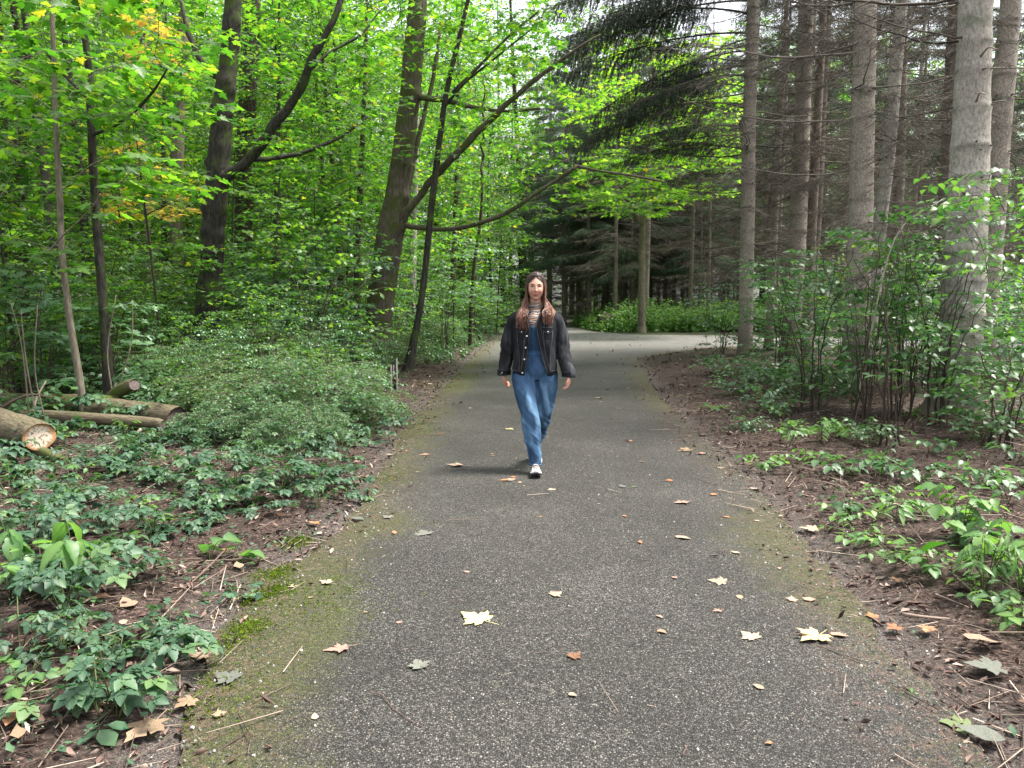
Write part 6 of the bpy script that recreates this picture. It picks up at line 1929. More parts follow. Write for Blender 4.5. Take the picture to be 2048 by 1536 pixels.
def hair_mat():
    m, t, o = new_mat('brown_hair'); N = NT(t)
    r = N.attr('rnd'); a = N.attr('aux')
    c1 = N.ramp(r, [(0, (.014, .007, .005)), (.6, (.032, .016, .011)), (1, (.07, .036, .025))])
    c2 = N.ramp(r, [(0, (.045, .018, .011)), (.5, (.14, .058, .033)), (.85, (.28, .14, .09)), (1, (.42, .27, .18))])
    c = N.mix(N.ramp(a, [(.3, (0, 0, 0)), (.75, (1, 1, 1))]), c1, c2)
    b = N.n('ShaderNodeBsdfPrincipled'); b.inputs['Roughness'].default_value = .42; b.inputs['Specular IOR Level'].default_value = .5
    N.l(c, b.inputs['Base Color']); N.l(b.outputs[0], o.inputs['Surface'])
    return m


def knit_mat():
    """striped roll neck: cream, brown, black and rust bands"""
    m, t, o = new_mat('striped_knit'); N = NT(t)
    p = N.coord(); s = N.n('ShaderNodeSeparateXYZ'); N.l(p, s.inputs[0])
    n = N.noise(p, 11, 4, .6)
    f = N.math('FRACT', N.math('ADD', N.math('MULTIPLY', s.outputs[2], 21), N.math('MULTIPLY', n, 1.6)))
    c = N.ramp(f, [(0, (.03, .025, .03)), (.16, (.03, .025, .03)), (.24, (.34, .29, .26)), (.40, (.38, .33, .3)), (.5, (.2, .12, .075)), (.7, (.25, .15, .09)), (.76, (.05, .035, .04)), (.88, (.4, .34, .33)), (1, (.3, .2, .2))])
    b = N.n('ShaderNodeBsdfPrincipled'); b.inputs['Roughness'].default_value = .9
    N.l(c, b.inputs['Base Color']); N.l(b.outputs[0], o.inputs['Surface'])
    return m


M['skin'] = skin_mat(); M['hair'] = hair_mat(); M['knit'] = knit_mat()


def rings(spec, k=32, closed=True):
    """spec rows: (cx, cy, cz, halfwidth, halfdepth[, squareness]) stacked up the body -> closed solid"""
    V = []; n = len(spec)
    a = np.arange(k) / k * 2 * PI
    for row in spec:
        cx, cy_, cz, hw, hd = row[:5]; p = row[5] if len(row) > 5 else 2.0
        c, s = np.cos(a), np.sin(a)
        x = np.sign(c) * np.abs(c) ** (2 / p) * hw; y = np.sign(s) * np.abs(s) ** (2 / p) * hd
        V.append(np.stack([cx + x, cy_ + y, np.full(k, cz)], -1))
    V = np.concatenate(V); i = np.arange(n - 1)[:, None] * k; j = np.arange(k)[None, :]; j2 = (j + 1) % k
    F = np.stack([i + j, i + j2, i + k + j2, i + k + j], -1).reshape(-1, 4)
    F = np.concatenate([F[:, [0, 1, 2]], F[:, [0, 2, 3]]])
    m = len(V); V = np.concatenate([V, [V[:k].mean(0)], [V[-k:].mean(0)]]); jj = np.arange(k)
    F = np.concatenate([F, np.stack([np.full(k, m), (jj + 1) % k, jj], -1), np.stack([np.full(k, m + 1), (n - 1) * k + jj, (n - 1) * k + (jj + 1) % k], -1)])
    return V, F


def srings(spec, per=5, k=32):
    return rings(crom([tuple(r) + ((2.0,) if len(r) == 5 else ()) for r in spec], per), k)


def limb(cps, per=7, k=20):
    """cps: (x,y,z,r)"""
    q = crom(cps, per)
    V, F = tube(q[:, :3], q[:, 3], k); return V, F[:, ::-1] if False else (V, F)


def limbx(cps, per=7, k=20):
    q = crom(cps, per); return tube(q[:, :3], np.maximum(q[:, 3], .002), k)


def sphere(c, r, nu=20, nv=14, fn=None):
    sc = (r, r, r) if isinstance(r, (int, float)) else r
    th = np.linspace(0, PI, nv)[1:-1]; ph = np.arange(nu) / nu * 2 * PI
    D = np.stack([np.outer(np.sin(th), np.cos(ph)), np.outer(np.sin(th), np.sin(ph)), np.outer(np.cos(th), np.ones(nu))], -1).reshape(-1, 3)
    D = np.concatenate([D, [[0, 0, 1], [0, 0, -1]]])
    V = D * np.array(sc) if fn is None else fn(D)
    n = nv - 2; i = np.arange(n - 1)[:, None] * nu; j = np.arange(nu)[None, :]; j2 = (j + 1) % nu
    F = np.stack([i + j, i + nu + j, i + nu + j2, i + j2], -1).reshape(-1, 4)
    F = np.concatenate([F[:, [0, 1, 2]], F[:, [0, 2, 3]]])
    jj = np.arange(nu); t = n * nu
    F = np.concatenate([F, np.stack([np.full(nu, t), jj, (jj + 1) % nu], -1), np.stack([np.full(nu, t + 1), (n - 1) * nu + (jj + 1) % nu, (n - 1) * nu + jj], -1)])
    return V + np.array(c), F


def remesh(parts, voxel, smooth=3, fac=.5, disp=None):
    """fuses closed solids into one continuous surface, returns (V, F)"""
    mb = MB()
    for V, F in parts: mb.add(V, F)
    me = mb.mesh('tmp', M['skin'])
    o = bpy.data.objects.new('tmp', me); COL.objects.link(o)
    r = o.modifiers.new('r', 'REMESH'); r.mode = 'VOXEL'; r.voxel_size = voxel; r.adaptivity = 0
    if smooth:
        s = o.modifiers.new('s', 'SMOOTH'); s.iterations = smooth; s.factor = fac
    dg = bpy.context.evaluated_depsgraph_get()
    e = o.evaluated_get(dg); m2 = bpy.data.meshes.new_from_object(e)
    V = np.empty(len(m2.vertices) * 3); m2.vertices.foreach_get('co', V); V = V.reshape(-1, 3)
    m2.calc_loop_triangles()
    F = np.empty(len(m2.loop_triangles) * 3, dtype=np.int32); m2.loop_triangles.foreach_get('vertices', F); F = F.reshape(-1, 3)
    bpy.data.objects.remove(o); bpy.data.meshes.remove(me); bpy.data.meshes.remove(m2)
    return V, F


def vnormals(V, F):
    n = np.zeros_like(V); a = np.cross(V[F[:, 1]] - V[F[:, 0]], V[F[:, 2]] - V[F[:, 0]])
    for k in range(3): np.add.at(n, F[:, k], a)
    return n / (np.linalg.norm(n, axis=1, keepdims=True) + 1e-12)


def cut(V, F, kill):
    """drop faces whose three vertices are all flagged"""
    F = F[~(kill[F].all(1))]
    used_ = np.unique(F); mp = -np.ones(len(V), int); mp[used_] = np.arange(len(used_))
    return V[used_], mp[F]


def shell(V, F, th):
    """gives an open sheet a thickness, inwards"""
    n = vnormals(V, F); m = len(V)
    e = np.concatenate([F[:, [0, 1]], F[:, [1, 2]], F[:, [2, 0]]])
    key = {tuple(x) for x in e.tolist()}
    bd = np.array([x for x in e.tolist() if (x[1], x[0]) not in key])
    VV = np.concatenate([V, V - n * th]); FF = [F, F[:, ::-1] + m]
    if len(bd):
        FF += [np.stack([bd[:, 0], bd[:, 0] + m, bd[:, 1] + m], -1), np.stack([bd[:, 0], bd[:, 1] + m, bd[:, 1]], -1)]
    return VV, np.concatenate(FF)


def on_surface(bvh, x, z, y0=-1.0, dirn=(0, 1, 0)):
    h = bvh.ray_cast(Vector((x, y0, z)), Vector(dirn), 3)
    return (h[0], h[1]) if h[0] is not None else (Vector((x, -.1, z)), Vector((0, -1, 0)))


def strip(bvh, path, width, lift=.004, th=.003, per=8, flat=True, wfun=None):
    """a band laid on the front of a garment along (x,z) points, with its own thickness"""
    q = crom(path, per); T = np.gradient(q, axis=0); T /= np.linalg.norm(T, axis=1, keepdims=True) + 1e-9
    V = []; F = []
    for i, (p, t) in enumerate(zip(q, T)):
        nx_ = np.array([t[1], -t[0]]); wv = width if wfun is None else width * wfun(i / (len(q) - 1))
        row = []
        for s in (-1, -.5, 0, .5, 1):
            a = p + nx_ * wv / 2 * s; h, n = on_surface(bvh, a[0], a[1]); row.append((np.array(h), np.array(n)))
        n = row[2][1]
        for s, (h, nn) in enumerate(row):
            V.append(h + np.array([0, -1, 0]) * (lift + th) + n * .001)
        V.append(row[4][0] + np.array([0, 1, 0]) * .002); V.append(row[0][0] + np.array([0, 1, 0]) * .002)
    k = 7
    for i in range(len(q) - 1):
        for j in range(k):
            F.append((i * k + j, i * k + (j + 1) % k, (i + 1) * k + (j + 1) % k, (i + 1) * k + j))
    V = np.array(V); m = len(V); n = len(q)
    F = [tuple(f) for f in F]
    tri = np.array(F); tri = np.concatenate([tri[:, [0, 1, 2]], tri[:, [0, 2, 3]]])
    caps = [(0, j, j + 1) for j in range(1, k - 1)] + [((n - 1) * k, (n - 1) * k + j + 1, (n - 1) * k + j) for j in range(1, k - 1)]
    return V, np.concatenate([tri, np.array(caps)])


def build_person(loc):
    root = thing('person', 'woman with long brown hair walking in black denim jacket and blue jumpsuit', 'person', loc)
    # ---- joints, metres; x to the picture's right, y away from the camera
    SHL, SHR = (-.165, .02, 1.345), (.172, .02, 1.345)
    ELL, ELR = (-.232, .07, 1.10), (.242, .03, 1.10)
    WRL, WRR = (-.270, .10, .865), (.292, -.08, .865)
    HIPL, HIPR = (-.085, 0, .90), (.085, .02, .90)
    KNL, KNR = (-.042, -.13, .50), (.066, .03, .49)
    ANL, ANR = (.002, -.20, .10), (.028, .37, .17)

    # ---- head
    HC = np.array([.005, -.005, 1.600])

    def head(D):
        x, y, z = D[:, 0], D[:, 1], D[:, 2]
        P_ = D * np.array([.0765, .095, .116])
        # narrower jaw, flatter face
        low = np.clip(-z, 0, 1)
        P_[:, 0] *= 1 - .28 * low ** 1.8
        P_[:, 1] = np.where(y < 0, P_[:, 1] * (1 - .10 * (np.abs(z) < .8)), P_[:, 1])
        P_[:, 1] += np.where(y > 0, -.3 * low * P_[:, 1], 0)
        X, Z = P_[:, 0], P_[:, 2]; fr = np.clip(-y * 3, 0, 1)

        def g(cx, cz, sx, sz, a):
            return a * np.exp(-((X - cx) / sx) ** 2 - ((Z - cz) / sz) ** 2) * fr
        dy = 0
        for s in (-1, 1):
            dy = dy + g(s * .030, .006, .016, .010, .012)            # eye sockets (inwards)
            dy = dy - g(s * .040, -.034, .020, .018, .009)           # cheeks raised by the smile
            dy = dy - g(s * .028, .028, .020, .008, .004)            # brow ridge
            dy = dy + g(s * .033, -.062, .006, .014, .003)
        dy = dy - g(0, -.008, .0075, .024, .014) - g(0, -.030, .0115, .010, .019)    # nose
        dy = dy - g(0, -.055, .022, .006, .006) - g(0, -.0645, .019, .006, .006) + g(0, -.0595, .026, .0022, .005)
        dy = dy - g(0, -.098, .02, .014, .008)                                           # chin
        dy = dy + g(0, -.080, .02, .006, .003)
        P_[:, 1] += dy
        return P_
    hv, hf = sphere(HC, 1, 72, 60, head)
    neck = limbx([(0, .035, 1.36, .058), (0, .03, 1.43, .050), (.003, .02, 1.50, .05), (.004, .02, 1.56, .05)], 5)
    ears = [sphere(HC + [s * .072, .012, -.005], (.010, .018, .030), 12, 10) for s in (-1, 1)]
    torso = srings([(0, 0, .84, .10, .08), (0, 0, .90, .150, .10), (0, .01, .98, .145, .098), (0, .01, 1.06, .120, .085), (0, 0, 1.16, .135, .098), (0, 0, 1.26, .150, .105), (0, .01, 1.34, .15, .09), (0, .02, 1.385, .10, .06), (0, .025, 1.42, .055, .05)], 4)
    parts = [(hv, hf), neck, torso] + ears
    for a, b, c in ((SHL, ELL, WRL), (SHR, ELR, WRR)):
        parts.append(limbx([(a[0] * .6, a[1], a[2] - .025, .042), (a[0], a[1], a[2] - .02, .036), (*b, .038), ((b[0] + c[0]) / 2, (b[1] + c[1]) / 2, (b[2] + c[2]) / 2, .036), (*c, .026)], 6))
    for a, b, c in ((HIPL, KNL, ANL), (HIPR, KNR, ANR)):
        parts.append(limbx([(a[0], a[1], a[2] + .02, .085), (a[0], a[1], a[2] - .1, .085), ((a[0] + b[0]) / 2, (a[1] + b[1]) / 2, (a[2] + b[2]) / 2, .072), (*b, .054), ((b[0] * .6 + c[0] * .4), (b[1] * .6 + c[1] * .4) + .01, (b[2] * .6 + c[2] * .4), .053), (*c, .036)], 6))
    # feet inside the shoes
    parts.append(limbx([(ANL[0], ANL[1] + .02, .09, .034), (ANL[0], ANL[1] - .05, .055, .032), (ANL[0] + .002, ANL[1] - .13, .035, .022)], 4))
    parts.append(limbx([(ANR[0], ANR[1], .16, .034), (ANR[0], ANR[1] - .02, .10, .032), (ANR[0], ANR[1] - .06, .045, .022)], 4))

    # ---- hands: palm, four unequal curled fingers, a thumb leaving the side near the wrist
    def hand(wr, side, fwd):
        """side: +1 = thumb towards -x ... the thumb lies on the camera side; fingers curl inwards/backwards"""
        w_ = np.array(wr); out = []
        dn = np.array([0.02 * side, fwd * -.25, -1.0]); dn /= np.linalg.norm(dn)
        acr = np.array([0, -1.0, 0.2 * fwd]); acr -= dn * np.dot(acr, dn); acr /= np.linalg.norm(acr)   # towards the thumb side (camera)
        inn = np.cross(dn, acr) ; inn = inn * (-1 if np.dot(inn, [-side, 0, 0]) < 0 else 1)               # palm faces the thigh
        for t, hw in ((0, .022), (.35, .030), (.7, .036), (1.0, .036)):
            pass
        pal = []
        for off in (-.024, -.008, .008, .024):
            pal.append(limbx([tuple(w_ - dn * .01 + acr * off * .55) + (.015,), tuple(w_ + dn * .04 + acr * off) + (.0155,), tuple(w_ + dn * .082 + acr * off * 1.15) + (.012,)], 5, 12))
        out += pal
        for off, L, cu in ((.030, .070, .75), (.010, .078, .95), (-.010, .073, 1.1), (-.029, .058, 1.25)):
            p0 = w_ + dn * .075 + acr * off
            cps = [tuple(p0) + (.0095,)]; d = dn.copy(); p = p0
            for seg, r in ((.42, .0092), (.32, .0085), (.26, .0065)):
                ang = cu * .62
                d = d * math.cos(ang) + inn * math.sin(ang) * (1 if abs(np.dot(d, inn)) < .999 else 0); d /= np.linalg.norm(d)
                inn2 = inn
                p = p + d * L * seg; cps.append(tuple(p) + (r,))
            out.append(limbx(cps, 5, 12))
        p0 = w_ + dn * .018 + acr * .022
        cps = [tuple(p0) + (.013,), tuple(p0 + dn * .028 + acr * .020 + inn * .008) + (.0115,), tuple(p0 + dn * .055 + acr * .026 + inn * .020) + (.0098,), tuple(p0 + dn * .078 + acr * .020 + inn * .030) + (.0075,)]
        out.append(limbx(cps, 5, 12))
        return out
    parts += hand(np.array(WRL) + [0, 0, -.02], 1 * -1, -1)
    parts += hand(np.array(WRR) + [0, 0, -.02], 1, 1)
    V, F = remesh(parts, .0052, 2, .5)
    q = V - HC
    rosy = np.zeros(len(V))
    for s in (-1, 1):
        rosy += .8 * np.exp(-((q[:, 0] - s * .042) / .017) ** 2 - ((q[:, 2] + .034) / .016) ** 2) * (q[:, 1] < 0)
    rosy += .45 * np.exp(-(q[:, 0] / .014) ** 2 - ((q[:, 2] + .030) / .014) ** 2) * (q[:, 1] < -.03)
    rosy += .35 * (V[:, 2] < .80) * (V[:, 2] > .7)
    mb = MB(); mb.add(V, F, 0, rosy); body = mb.obj('body', M['skin'], root)
    bv = BVHTree.FromPolygons([tuple(v) for v in V], [tuple(f) for f in F])

    # ---- face
    def face_patch(name, pts, mat, lift=.0012, r=.0016, thick=None):
        path = [(HC[0] + a, HC[2] + b) for a, b in pts]
        q = crom(path, 5); c = []
        for a, b in q:
            h, n = on_surface(bv, a, b); c.append(np.array(h) + np.array([0, -lift, 0]))
        rr = r * np.sin(np.linspace(.25, PI - .25, len(c))) if thick is None else np.full(len(c), r)
        V, F = tube(np.array(c), rr, 6); mb = MB(); mb.add(V, F); return mb.obj(name, mat, root)
    for s in (-1, 1):
        h, n = on_surface(bv, HC[0] + s * .030, HC[2] + .006)
        c = np.array(h) + [0, .0035, 0]
        V, F = sphere(c, (.0120, .0055, .0036), 14, 10); mb = MB(); mb.add(V, F); e = mb.obj('eye', M['eye_white'], root)
        V, F = sphere(c + [0, -.0035, .0002], (.0052, .0030, .0038), 12, 8); mb = MB(); mb.add(V, F); mb.obj('iris', M['iris'], e)
        face_patch('eyelid', [(s * .017, .005), (s * .030, .0118), (s * .044, .004)], M['brow'], .0016, .0024)
        face_patch('eyebrow', [(s * .014, .0235), (s * .028, .0285), (s * .047, .0225)], M['brow'], .0008, .0032)
        face_patch('nostril', [(s * .0045, -.0385), (s * .0085, -.0375)], M['brow'], .0002, .0016)
    face_patch('lip', [(-.026, -.0555), (-.012, -.0585), (0, -.0580), (.012, -.0585), (.026, -.0555)], M['lip'], .0005, .0030)
    face_patch('lip', [(-.023, -.0585), (-.010, -.0665), (0, -.0680), (.010, -.0665), (.023, -.0585)], M['lip'], .0006, .0042)
    face_patch('mouth_line', [(-.033, -.0500), (-.016, -.0600), (0, -.0622), (.016, -.0600), (.033, -.0500)], M['brow'], .0026, .0015)
    for s in (-1, 1):
        a = np.linspace(0, 2 * PI, 17)[:-1]; c = HC + [s * .076, -.004, -.048]
        pts = np.stack([c[0] + .002 * np.sin(a), c[1] + .010 * np.cos(a), c[2] + .011 * np.sin(a)], -1); pts = np.concatenate([pts, pts[:1]])
        V, F = tube(pts, .0022, 6); mb = MB(); mb.add(V, F); mb.obj('earring', M['gold'], root)

    # ---- roll neck
    V, F = remesh([srings([(0, .0, 1.22, .12, .108), (0, .002, 1.30, .12, .108), (0, .008, 1.36, .105, .09), (0, .022, 1.395, .072, .068), (0, .028, 1.415, .066, .064), (.002, .026, 1.45, .063, .062), (.003, .024, 1.478, .061, .060)], 4)], .006, 3)
    V += vnormals(V, F) * ((vnoise(V * [30, 30, 90]) - .5) * .008)[:, None]
    mb = MB(); mb.add(V, F); mb.obj('roll_neck', M['knit'], root)

    # ---- jumpsuit
    parts = [srings([(0, .0, .80, .10, .09), (0, .0, .86, .172, .118), (0, .005, .93, .180, .122), (0, .01, 1.00, .158, .112), (0, .01, 1.05, .142, .102), (0, 0, 1.12, .150, .108), (0, 0, 1.22, .163, .114), (0, .01, 1.30, .160, .102), (0, .02, 1.35, .12, .085)], 5, 40)]
    parts.append(limbx([(-.095, -.0, .93, .08), (-.098, -.01, .84, .105), (-.088, -.05, .72, .103), (-.066, -.095, .60, .092), (-.048, -.125, .50, .082), (-.034, -.135, .40, .080), (-.015, -.155, .28, .068), (-.002, -.187, .140, .053), (.001, -.197, .080, .052)], 8, 26))
    parts.append(limbx([(.095, .0, .93, .08), (.100, .0, .84, .103), (.098, .01, .72, .100), (.088, .02, .60, .090), (.074, .03, .50, .080), (.062, .10, .40, .076), (.047, .20, .31, .066), (.032, .31, .225, .054), (.028, .345, .19, .05)], 8, 26))
    V, F = remesh(parts, .0065, 2, .5)
    n = vnormals(V, F)
    # folds: long slanting creases down the shins, gathers at waist and crotch
    lo = np.clip((.95 - V[:, 2]) / .3, 0, 1)
    w1 = vnoise(np.stack([V[:, 0] * 26 + V[:, 2] * 4, V[:, 1] * 18, V[:, 2] * 6.5], -1)) - .5
    w2 = vnoise(np.stack([V[:, 0] * 9 + 3, V[:, 1] * 9, V[:, 2] * 34 + V[:, 0] * 30], -1)) - .5
    ank = np.exp(-((V[:, 2] - .2) / .11) ** 2); kn = np.exp(-((V[:, 2] - .45) / .12) ** 2)
    V = V + n * ((w1 * .022 * lo + w2 * (.004 + .016 * ank + .010 * kn))[:, None])
    wst = np.exp(-((V[:, 2] - 1.035) / .012) ** 2)
    V = V - n * (wst * .004)[:, None]
    fade = np.exp(-((V[:, 2] - .66) / .2) ** 2) * np.clip(-n[:, 1], 0, 1) * .55 + .25 * kn * np.clip(-n[:, 1], 0, 1) + np.clip(w1 * 1.6, -.2, .3) * lo + .25 * np.clip((.55 - V[:, 2]) / .3, 0, 1)
    mb = MB(); mb.add(V, F, 0, np.clip(fade, 0, 1)); suit = mb.obj('jumpsuit', M['denim'], root)
    bj = BVHTree.FromPolygons([tuple(v) for v in V], [tuple(f) for f in F])
    def band(name, bvh, path, w_, mat, par, lift=.002, th=.002, **kw):
        V, F = strip(bvh, path, w_, lift, th, **kw); mb = MB(); mb.add(V, F); return mb.obj(name, mat, par, smooth=False)
    band('waistband', bj, [(-.125, 1.043), (-.05, 1.040), (.05, 1.040), (.125, 1.043)], .032, M['denim_dark'], suit)
    band('front_seam', bj, [(-.012, 1.30), (-.014, 1.18), (-.016, 1.06), (-.012, .98), (-.004, .88), (.002, .83)], .006, M['denim_dark'], suit, .0012, .001)
    band('chest_seam', bj, [(-.10, 1.235), (-.02, 1.232), (.06, 1.235)], .006, M['denim_dark'], suit, .0012, .001)
    band('neckline', bj, [(-.085, 1.335), (-.04, 1.275), (-.010, 1.252), (.03, 1.275), (.075, 1.335)], .018, M['denim_dark'], suit)
    for s in (-1, 1):
        band('pocket_seam', bj, [(s * .155, .90), (s * .125, .945), (s * .11, 1.01)], .006, M['denim_dark'], suit, .0012, .001)
    for (c, r) in (((.001, -.197, .083), .053), ((.028, .343, .192), .051)):
        a = np.linspace(0, 2 * PI, 25); pts = np.stack([c[0] + r * np.cos(a), c[1] + r * np.sin(a) * .98, c[2] + .003 * np.sin(3 * a)], -1)
        V, F = tube(pts, .006, 6); mb = MB(); mb.add(V, F); mb.obj('hem', M['denim_dark'], suit)

    # ---- denim jacket
    parts = [srings([(-.002, .0, .835, .188, .135, 2.3), (-.002, .0, .88, .196, .145, 2.3), (0, .005, .96, .190, .140, 2.3), (0, .008, 1.06, .186, .136, 2.3), (0, .005, 1.16, .192, .138, 2.4), (0, .008, 1.26, .198, .134, 2.4), (0, .015, 1.33, .190, .118, 2.3), (0, .022, 1.375, .165, .100, 2.1), (0, .03, 1.41, .118, .086), (0, .03, 1.435, .085, .076), (0, .03, 1.455, .076, .07)], 5, 48)]
    for sh, el, wr in ((SHL, ELL, WRL), (SHR, ELR, WRR)):
        sx = math.copysign(1, sh[0])
        parts.append(limbx([(sh[0] * .62, .02, 1.335, .070), (sh[0] * .97, .02, 1.318, .076), (sh[0] + sx * .028, .03, 1.25, .070), (el[0] * .93, (el[1] + .02) / 2 + .01, 1.17, .071), (el[0], el[1], 1.08, .069), ((el[0] + wr[0]) / 2, (el[1] + wr[1]) / 2, .97, .063), (wr[0], wr[1], .87, .057), (wr[0], wr[1], .828, .055)], 8, 30))
    V, F = remesh(parts, .0065, 2, .5)
    n = vnormals(V, F)
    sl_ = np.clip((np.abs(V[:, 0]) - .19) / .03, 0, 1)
    w1 = vnoise(np.stack([V[:, 0] * 22, V[:, 1] * 16, V[:, 2] * 6], -1)) - .5
    w2 = vnoise(np.stack([V[:, 0] * 10 + 5, V[:, 1] * 12, V[:, 2] * 26 + V[:, 0] * 18], -1)) - .5
    elb = np.exp(-((V[:, 2] - 1.08) / .1) ** 2) + np.exp(-((V[:, 2] - .88) / .06) ** 2)
    V = V + n * ((w1 * .014 + w2 * (.004 + .011 * sl_ * elb))[:, None])
    xl = np.interp(V[:, 2], [.83, 1.0, 1.15, 1.28, 1.36, 1.45], [-.098, -.075, -.060, -.052, -.060, -.075])
    xr = np.interp(V[:, 2], [.83, 1.0, 1.15, 1.28, 1.36, 1.45], [.112, .065, .030, .010, .035, .070])
    kill = (V[:, 1] < -.02) & (V[:, 0] > xl) & (V[:, 0] < xr)
    kill |= (V[:, 2] < .842) & (np.abs(V[:, 0]) < .21)
    kill |= (V[:, 2] > 1.432) & (np.abs(V[:, 0]) < .12)
    kill |= (V[:, 2] < .832)
    fade = .42 * np.clip(-n[:, 1], 0, 1) * vnoise(V * [70, 70, 7]) ** 1.5 + np.clip(w1 * 1.0, 0, .3) + .32 * sl_ * np.clip(n[:, 0] * .9 - n[:, 1] * .3, 0, 1) * vnoise(V * [60, 60, 7] + 5)  # washed streaks, plus sunlit brightness painted on right-facing sleeve sides
    mb0 = (V, F)
    bjk = BVHTree.FromPolygons([tuple(v) for v in V], [tuple(f) for f in F])
    keep_f = F[~(kill[F].all(1))]
    V2, F2 = cut(V, F, kill)
    idx = np.unique(keep_f); fd = fade[idx]
    VS, FS = shell(V2, F2, .004)
    mb = MB(); mb.add(VS, FS, 0, np.concatenate([fd, fd * 0])); jk = mb.obj('jacket', M['jacket'], root)
    LP = [(-.075, 1.385), (-.062, 1.33), (-.054, 1.28), (-.062, 1.15), (-.077, 1.0), (-.100, .848)]
    RP = [(.070, 1.385), (.030, 1.33), (.014, 1.28), (.034, 1.15), (.068, 1.0), (.112, .852)]
    band('placket', bjk, [(a - .008, b) for a, b in LP], .034, M['jacket'], jk, .002, .004)
    band('placket', bjk, [(a + .010, b) for a, b in RP], .036, M['jacket'], jk, .002, .004)
    for P_, s in ((LP, -1), (RP, 1)):
        band('stitching', bjk, [(a + s * .028 + (0 if s < 0 else .002), b) for a, b in P_[1:]], .0035, M['jacket_seam'], jk, .0014, .001)
        band('stitching', bjk, [(a + s * -.004, b) for a, b in P_[1:]], .0025, M['jacket_seam'], jk, .0062, .001)
    band('hem_band', bjk, [(-.190, .868), (-.150, .862), (-.106, .860)], .038, M['jacket'], jk, .001, .003)
    band('hem_band', bjk, [(.120, .862), (.155, .864), (.190, .868)], .038, M['jacket'], jk, .001, .003)
    band('stitching', bjk, [(-.190, .888), (-.150, .882), (-.104, .880)], .003, M['jacket_seam'], jk, .0042, .001)
    band('stitching', bjk, [(.112, .882), (.155, .884), (.190, .888)], .003, M['jacket_seam'], jk, .0042, .001)
    # chest yoke, pockets and panel seams
    for s, x0 in ((-1, -.118), (1, .108)):
        band('yoke_seam', bjk, [(x0 - .055, 1.262), (x0, 1.258), (x0 + .040, 1.262)], .005, M['jacket_seam'], jk, .0014, .001)
        band('pocket', bjk, [(x0, 1.245), (x0 + .001, 1.20), (x0 + .001, 1.155)], .078, M['jacket'], jk, .001, .002)
        band('pocket_flap', bjk, [(x0, 1.258), (x0, 1.24), (x0, 1.215)], .086, M['jacket'], jk, .003, .004, wfun=lambda t: 1 if t < .6 else 1 - .75 * (t - .6) / .4)
        for d in (-.040, .040):
            band('stitching', bjk, [(x0 + d, 1.25), (x0 + d * .9, 1.155), (x0 + d * .55, 1.04), (x0 + d * .35 + s * .006, .89)], .004, M['jacket_seam'], jk, .0036, .001)
        band('flap_stitching', bjk, [(x0 - .040, 1.228), (x0 - .018, 1.217), (x0, 1.208), (x0 + .018, 1.217), (x0 + .040, 1.228)], .003, M['jacket_seam'], jk, .0075, .001)
    def button(x, z, bvh, lift, par, r=.0075):
        h, n = on_surface(bvh, x, z); V, F = sphere(np.array(h) + [0, -lift, 0], (r, .0035, r), 14, 8); mb = MB(); mb.add(V, F); return mb.obj('button', M['metal'], par)
    for (a, b) in [(-.063, 1.278), (-.070, 1.185), (-.080, 1.085), (-.090, .985), (-.107, .868)]:
        button(a - .004, b, bjk, .008, jk)
    button(.108 + .0, 1.222, bjk, .010, jk, .006); button(-.118, 1.222, bjk, .010, jk, .006)
    # collar: two turned-down leaves
    for s in (-1, 1):
        rows = []
        for t in np.linspace(0, 1, 9):
            a = PI / 2 - t * PI * .93     # from nape round to the front
            up = np.array([s * .082 * math.cos(a), .03 + .076 * math.sin(a), 1.422 - .030 * t])
            wd = .045 + .030 * t ** 3
            od = np.array([s * (.118 + .01 * t) * math.cos(a) + s * .018 * t ** 4, .03 + .108 * math.sin(a) - .006 * t, 1.422 - .030 * t - wd * (.75 + .25 * t)])
            rows.append([up, up * .5 + od * .5 + np.array([s * .006, -.006 * t, .012]), od])
        rows = np.array(rows); V = rows.reshape(-1, 3); F = []
        for i in range(8):
            for j in range(2):
                a = i * 3 + j; F.append((a, a + 1, a + 4, a + 3) if s < 0 else (a, a + 3, a + 4, a + 1))
        F = np.array(F); F = np.concatenate([F[:, [0, 1, 2]], F[:, [0, 2, 3]]])
        VS, FS = shell(V, F, .005); mb = MB(); mb.add(VS, FS); mb.obj('collar', M['jacket'], jk)
        V, F = tube(V.reshape(-1, 3, 3)[:, 2] + [0, -.002, .003], .0018, 5); mb = MB(); mb.add(V, F); mb.obj('stitching', M['jacket_seam'], jk)
    for wr, s in ((WRL, -1), (WRR, 1)):
        V, F = limbx([(wr[0], wr[1] + .0, .880, .0605), (wr[0], wr[1], .862, .0615), (wr[0], wr[1], .830, .0590)], 3, 30)
        F = F[(F < len(V) - 2).all(1)]
        VS, FS = shell(V[:-2], F, .006); mb = MB(); mb.add(VS, FS); cf = mb.obj('cuff', M['jacket'], jk)
        for z in (.876, .834):
            a = np.linspace(0, 2 * PI, 31); V, F = tube(np.stack([wr[0] + .0625 * np.cos(a), wr[1] + .0625 * np.sin(a), np.full(31, z)], -1), .0013, 4); mb = MB(); mb.add(V, F); mb.obj('cuff_stitching', M['jacket_seam'], cf)
        button(wr[0] + s * .02, .853, BVHTree.FromPolygons([tuple(v) for v in VS], [tuple(f) for f in FS]), .002, cf, .006)
        # shoulder seam
        pts = []
        for t in np.linspace(-.9, .9, 12):
            pts.append((s * (.188 - .02 * t * t), .02 + .085 * math.sin(t * 1.5), 1.335 + .060 * math.cos(t * 1.5) - .02))
    # ---- hair: a cap over the skull and long locks from a middle parting
    rs = np.random.default_rng(3)
    mb = MB()
    def hcap(D):
        P_ = D * np.array([.083, .104, .120]); P_[:, 1] += .012
        return P_
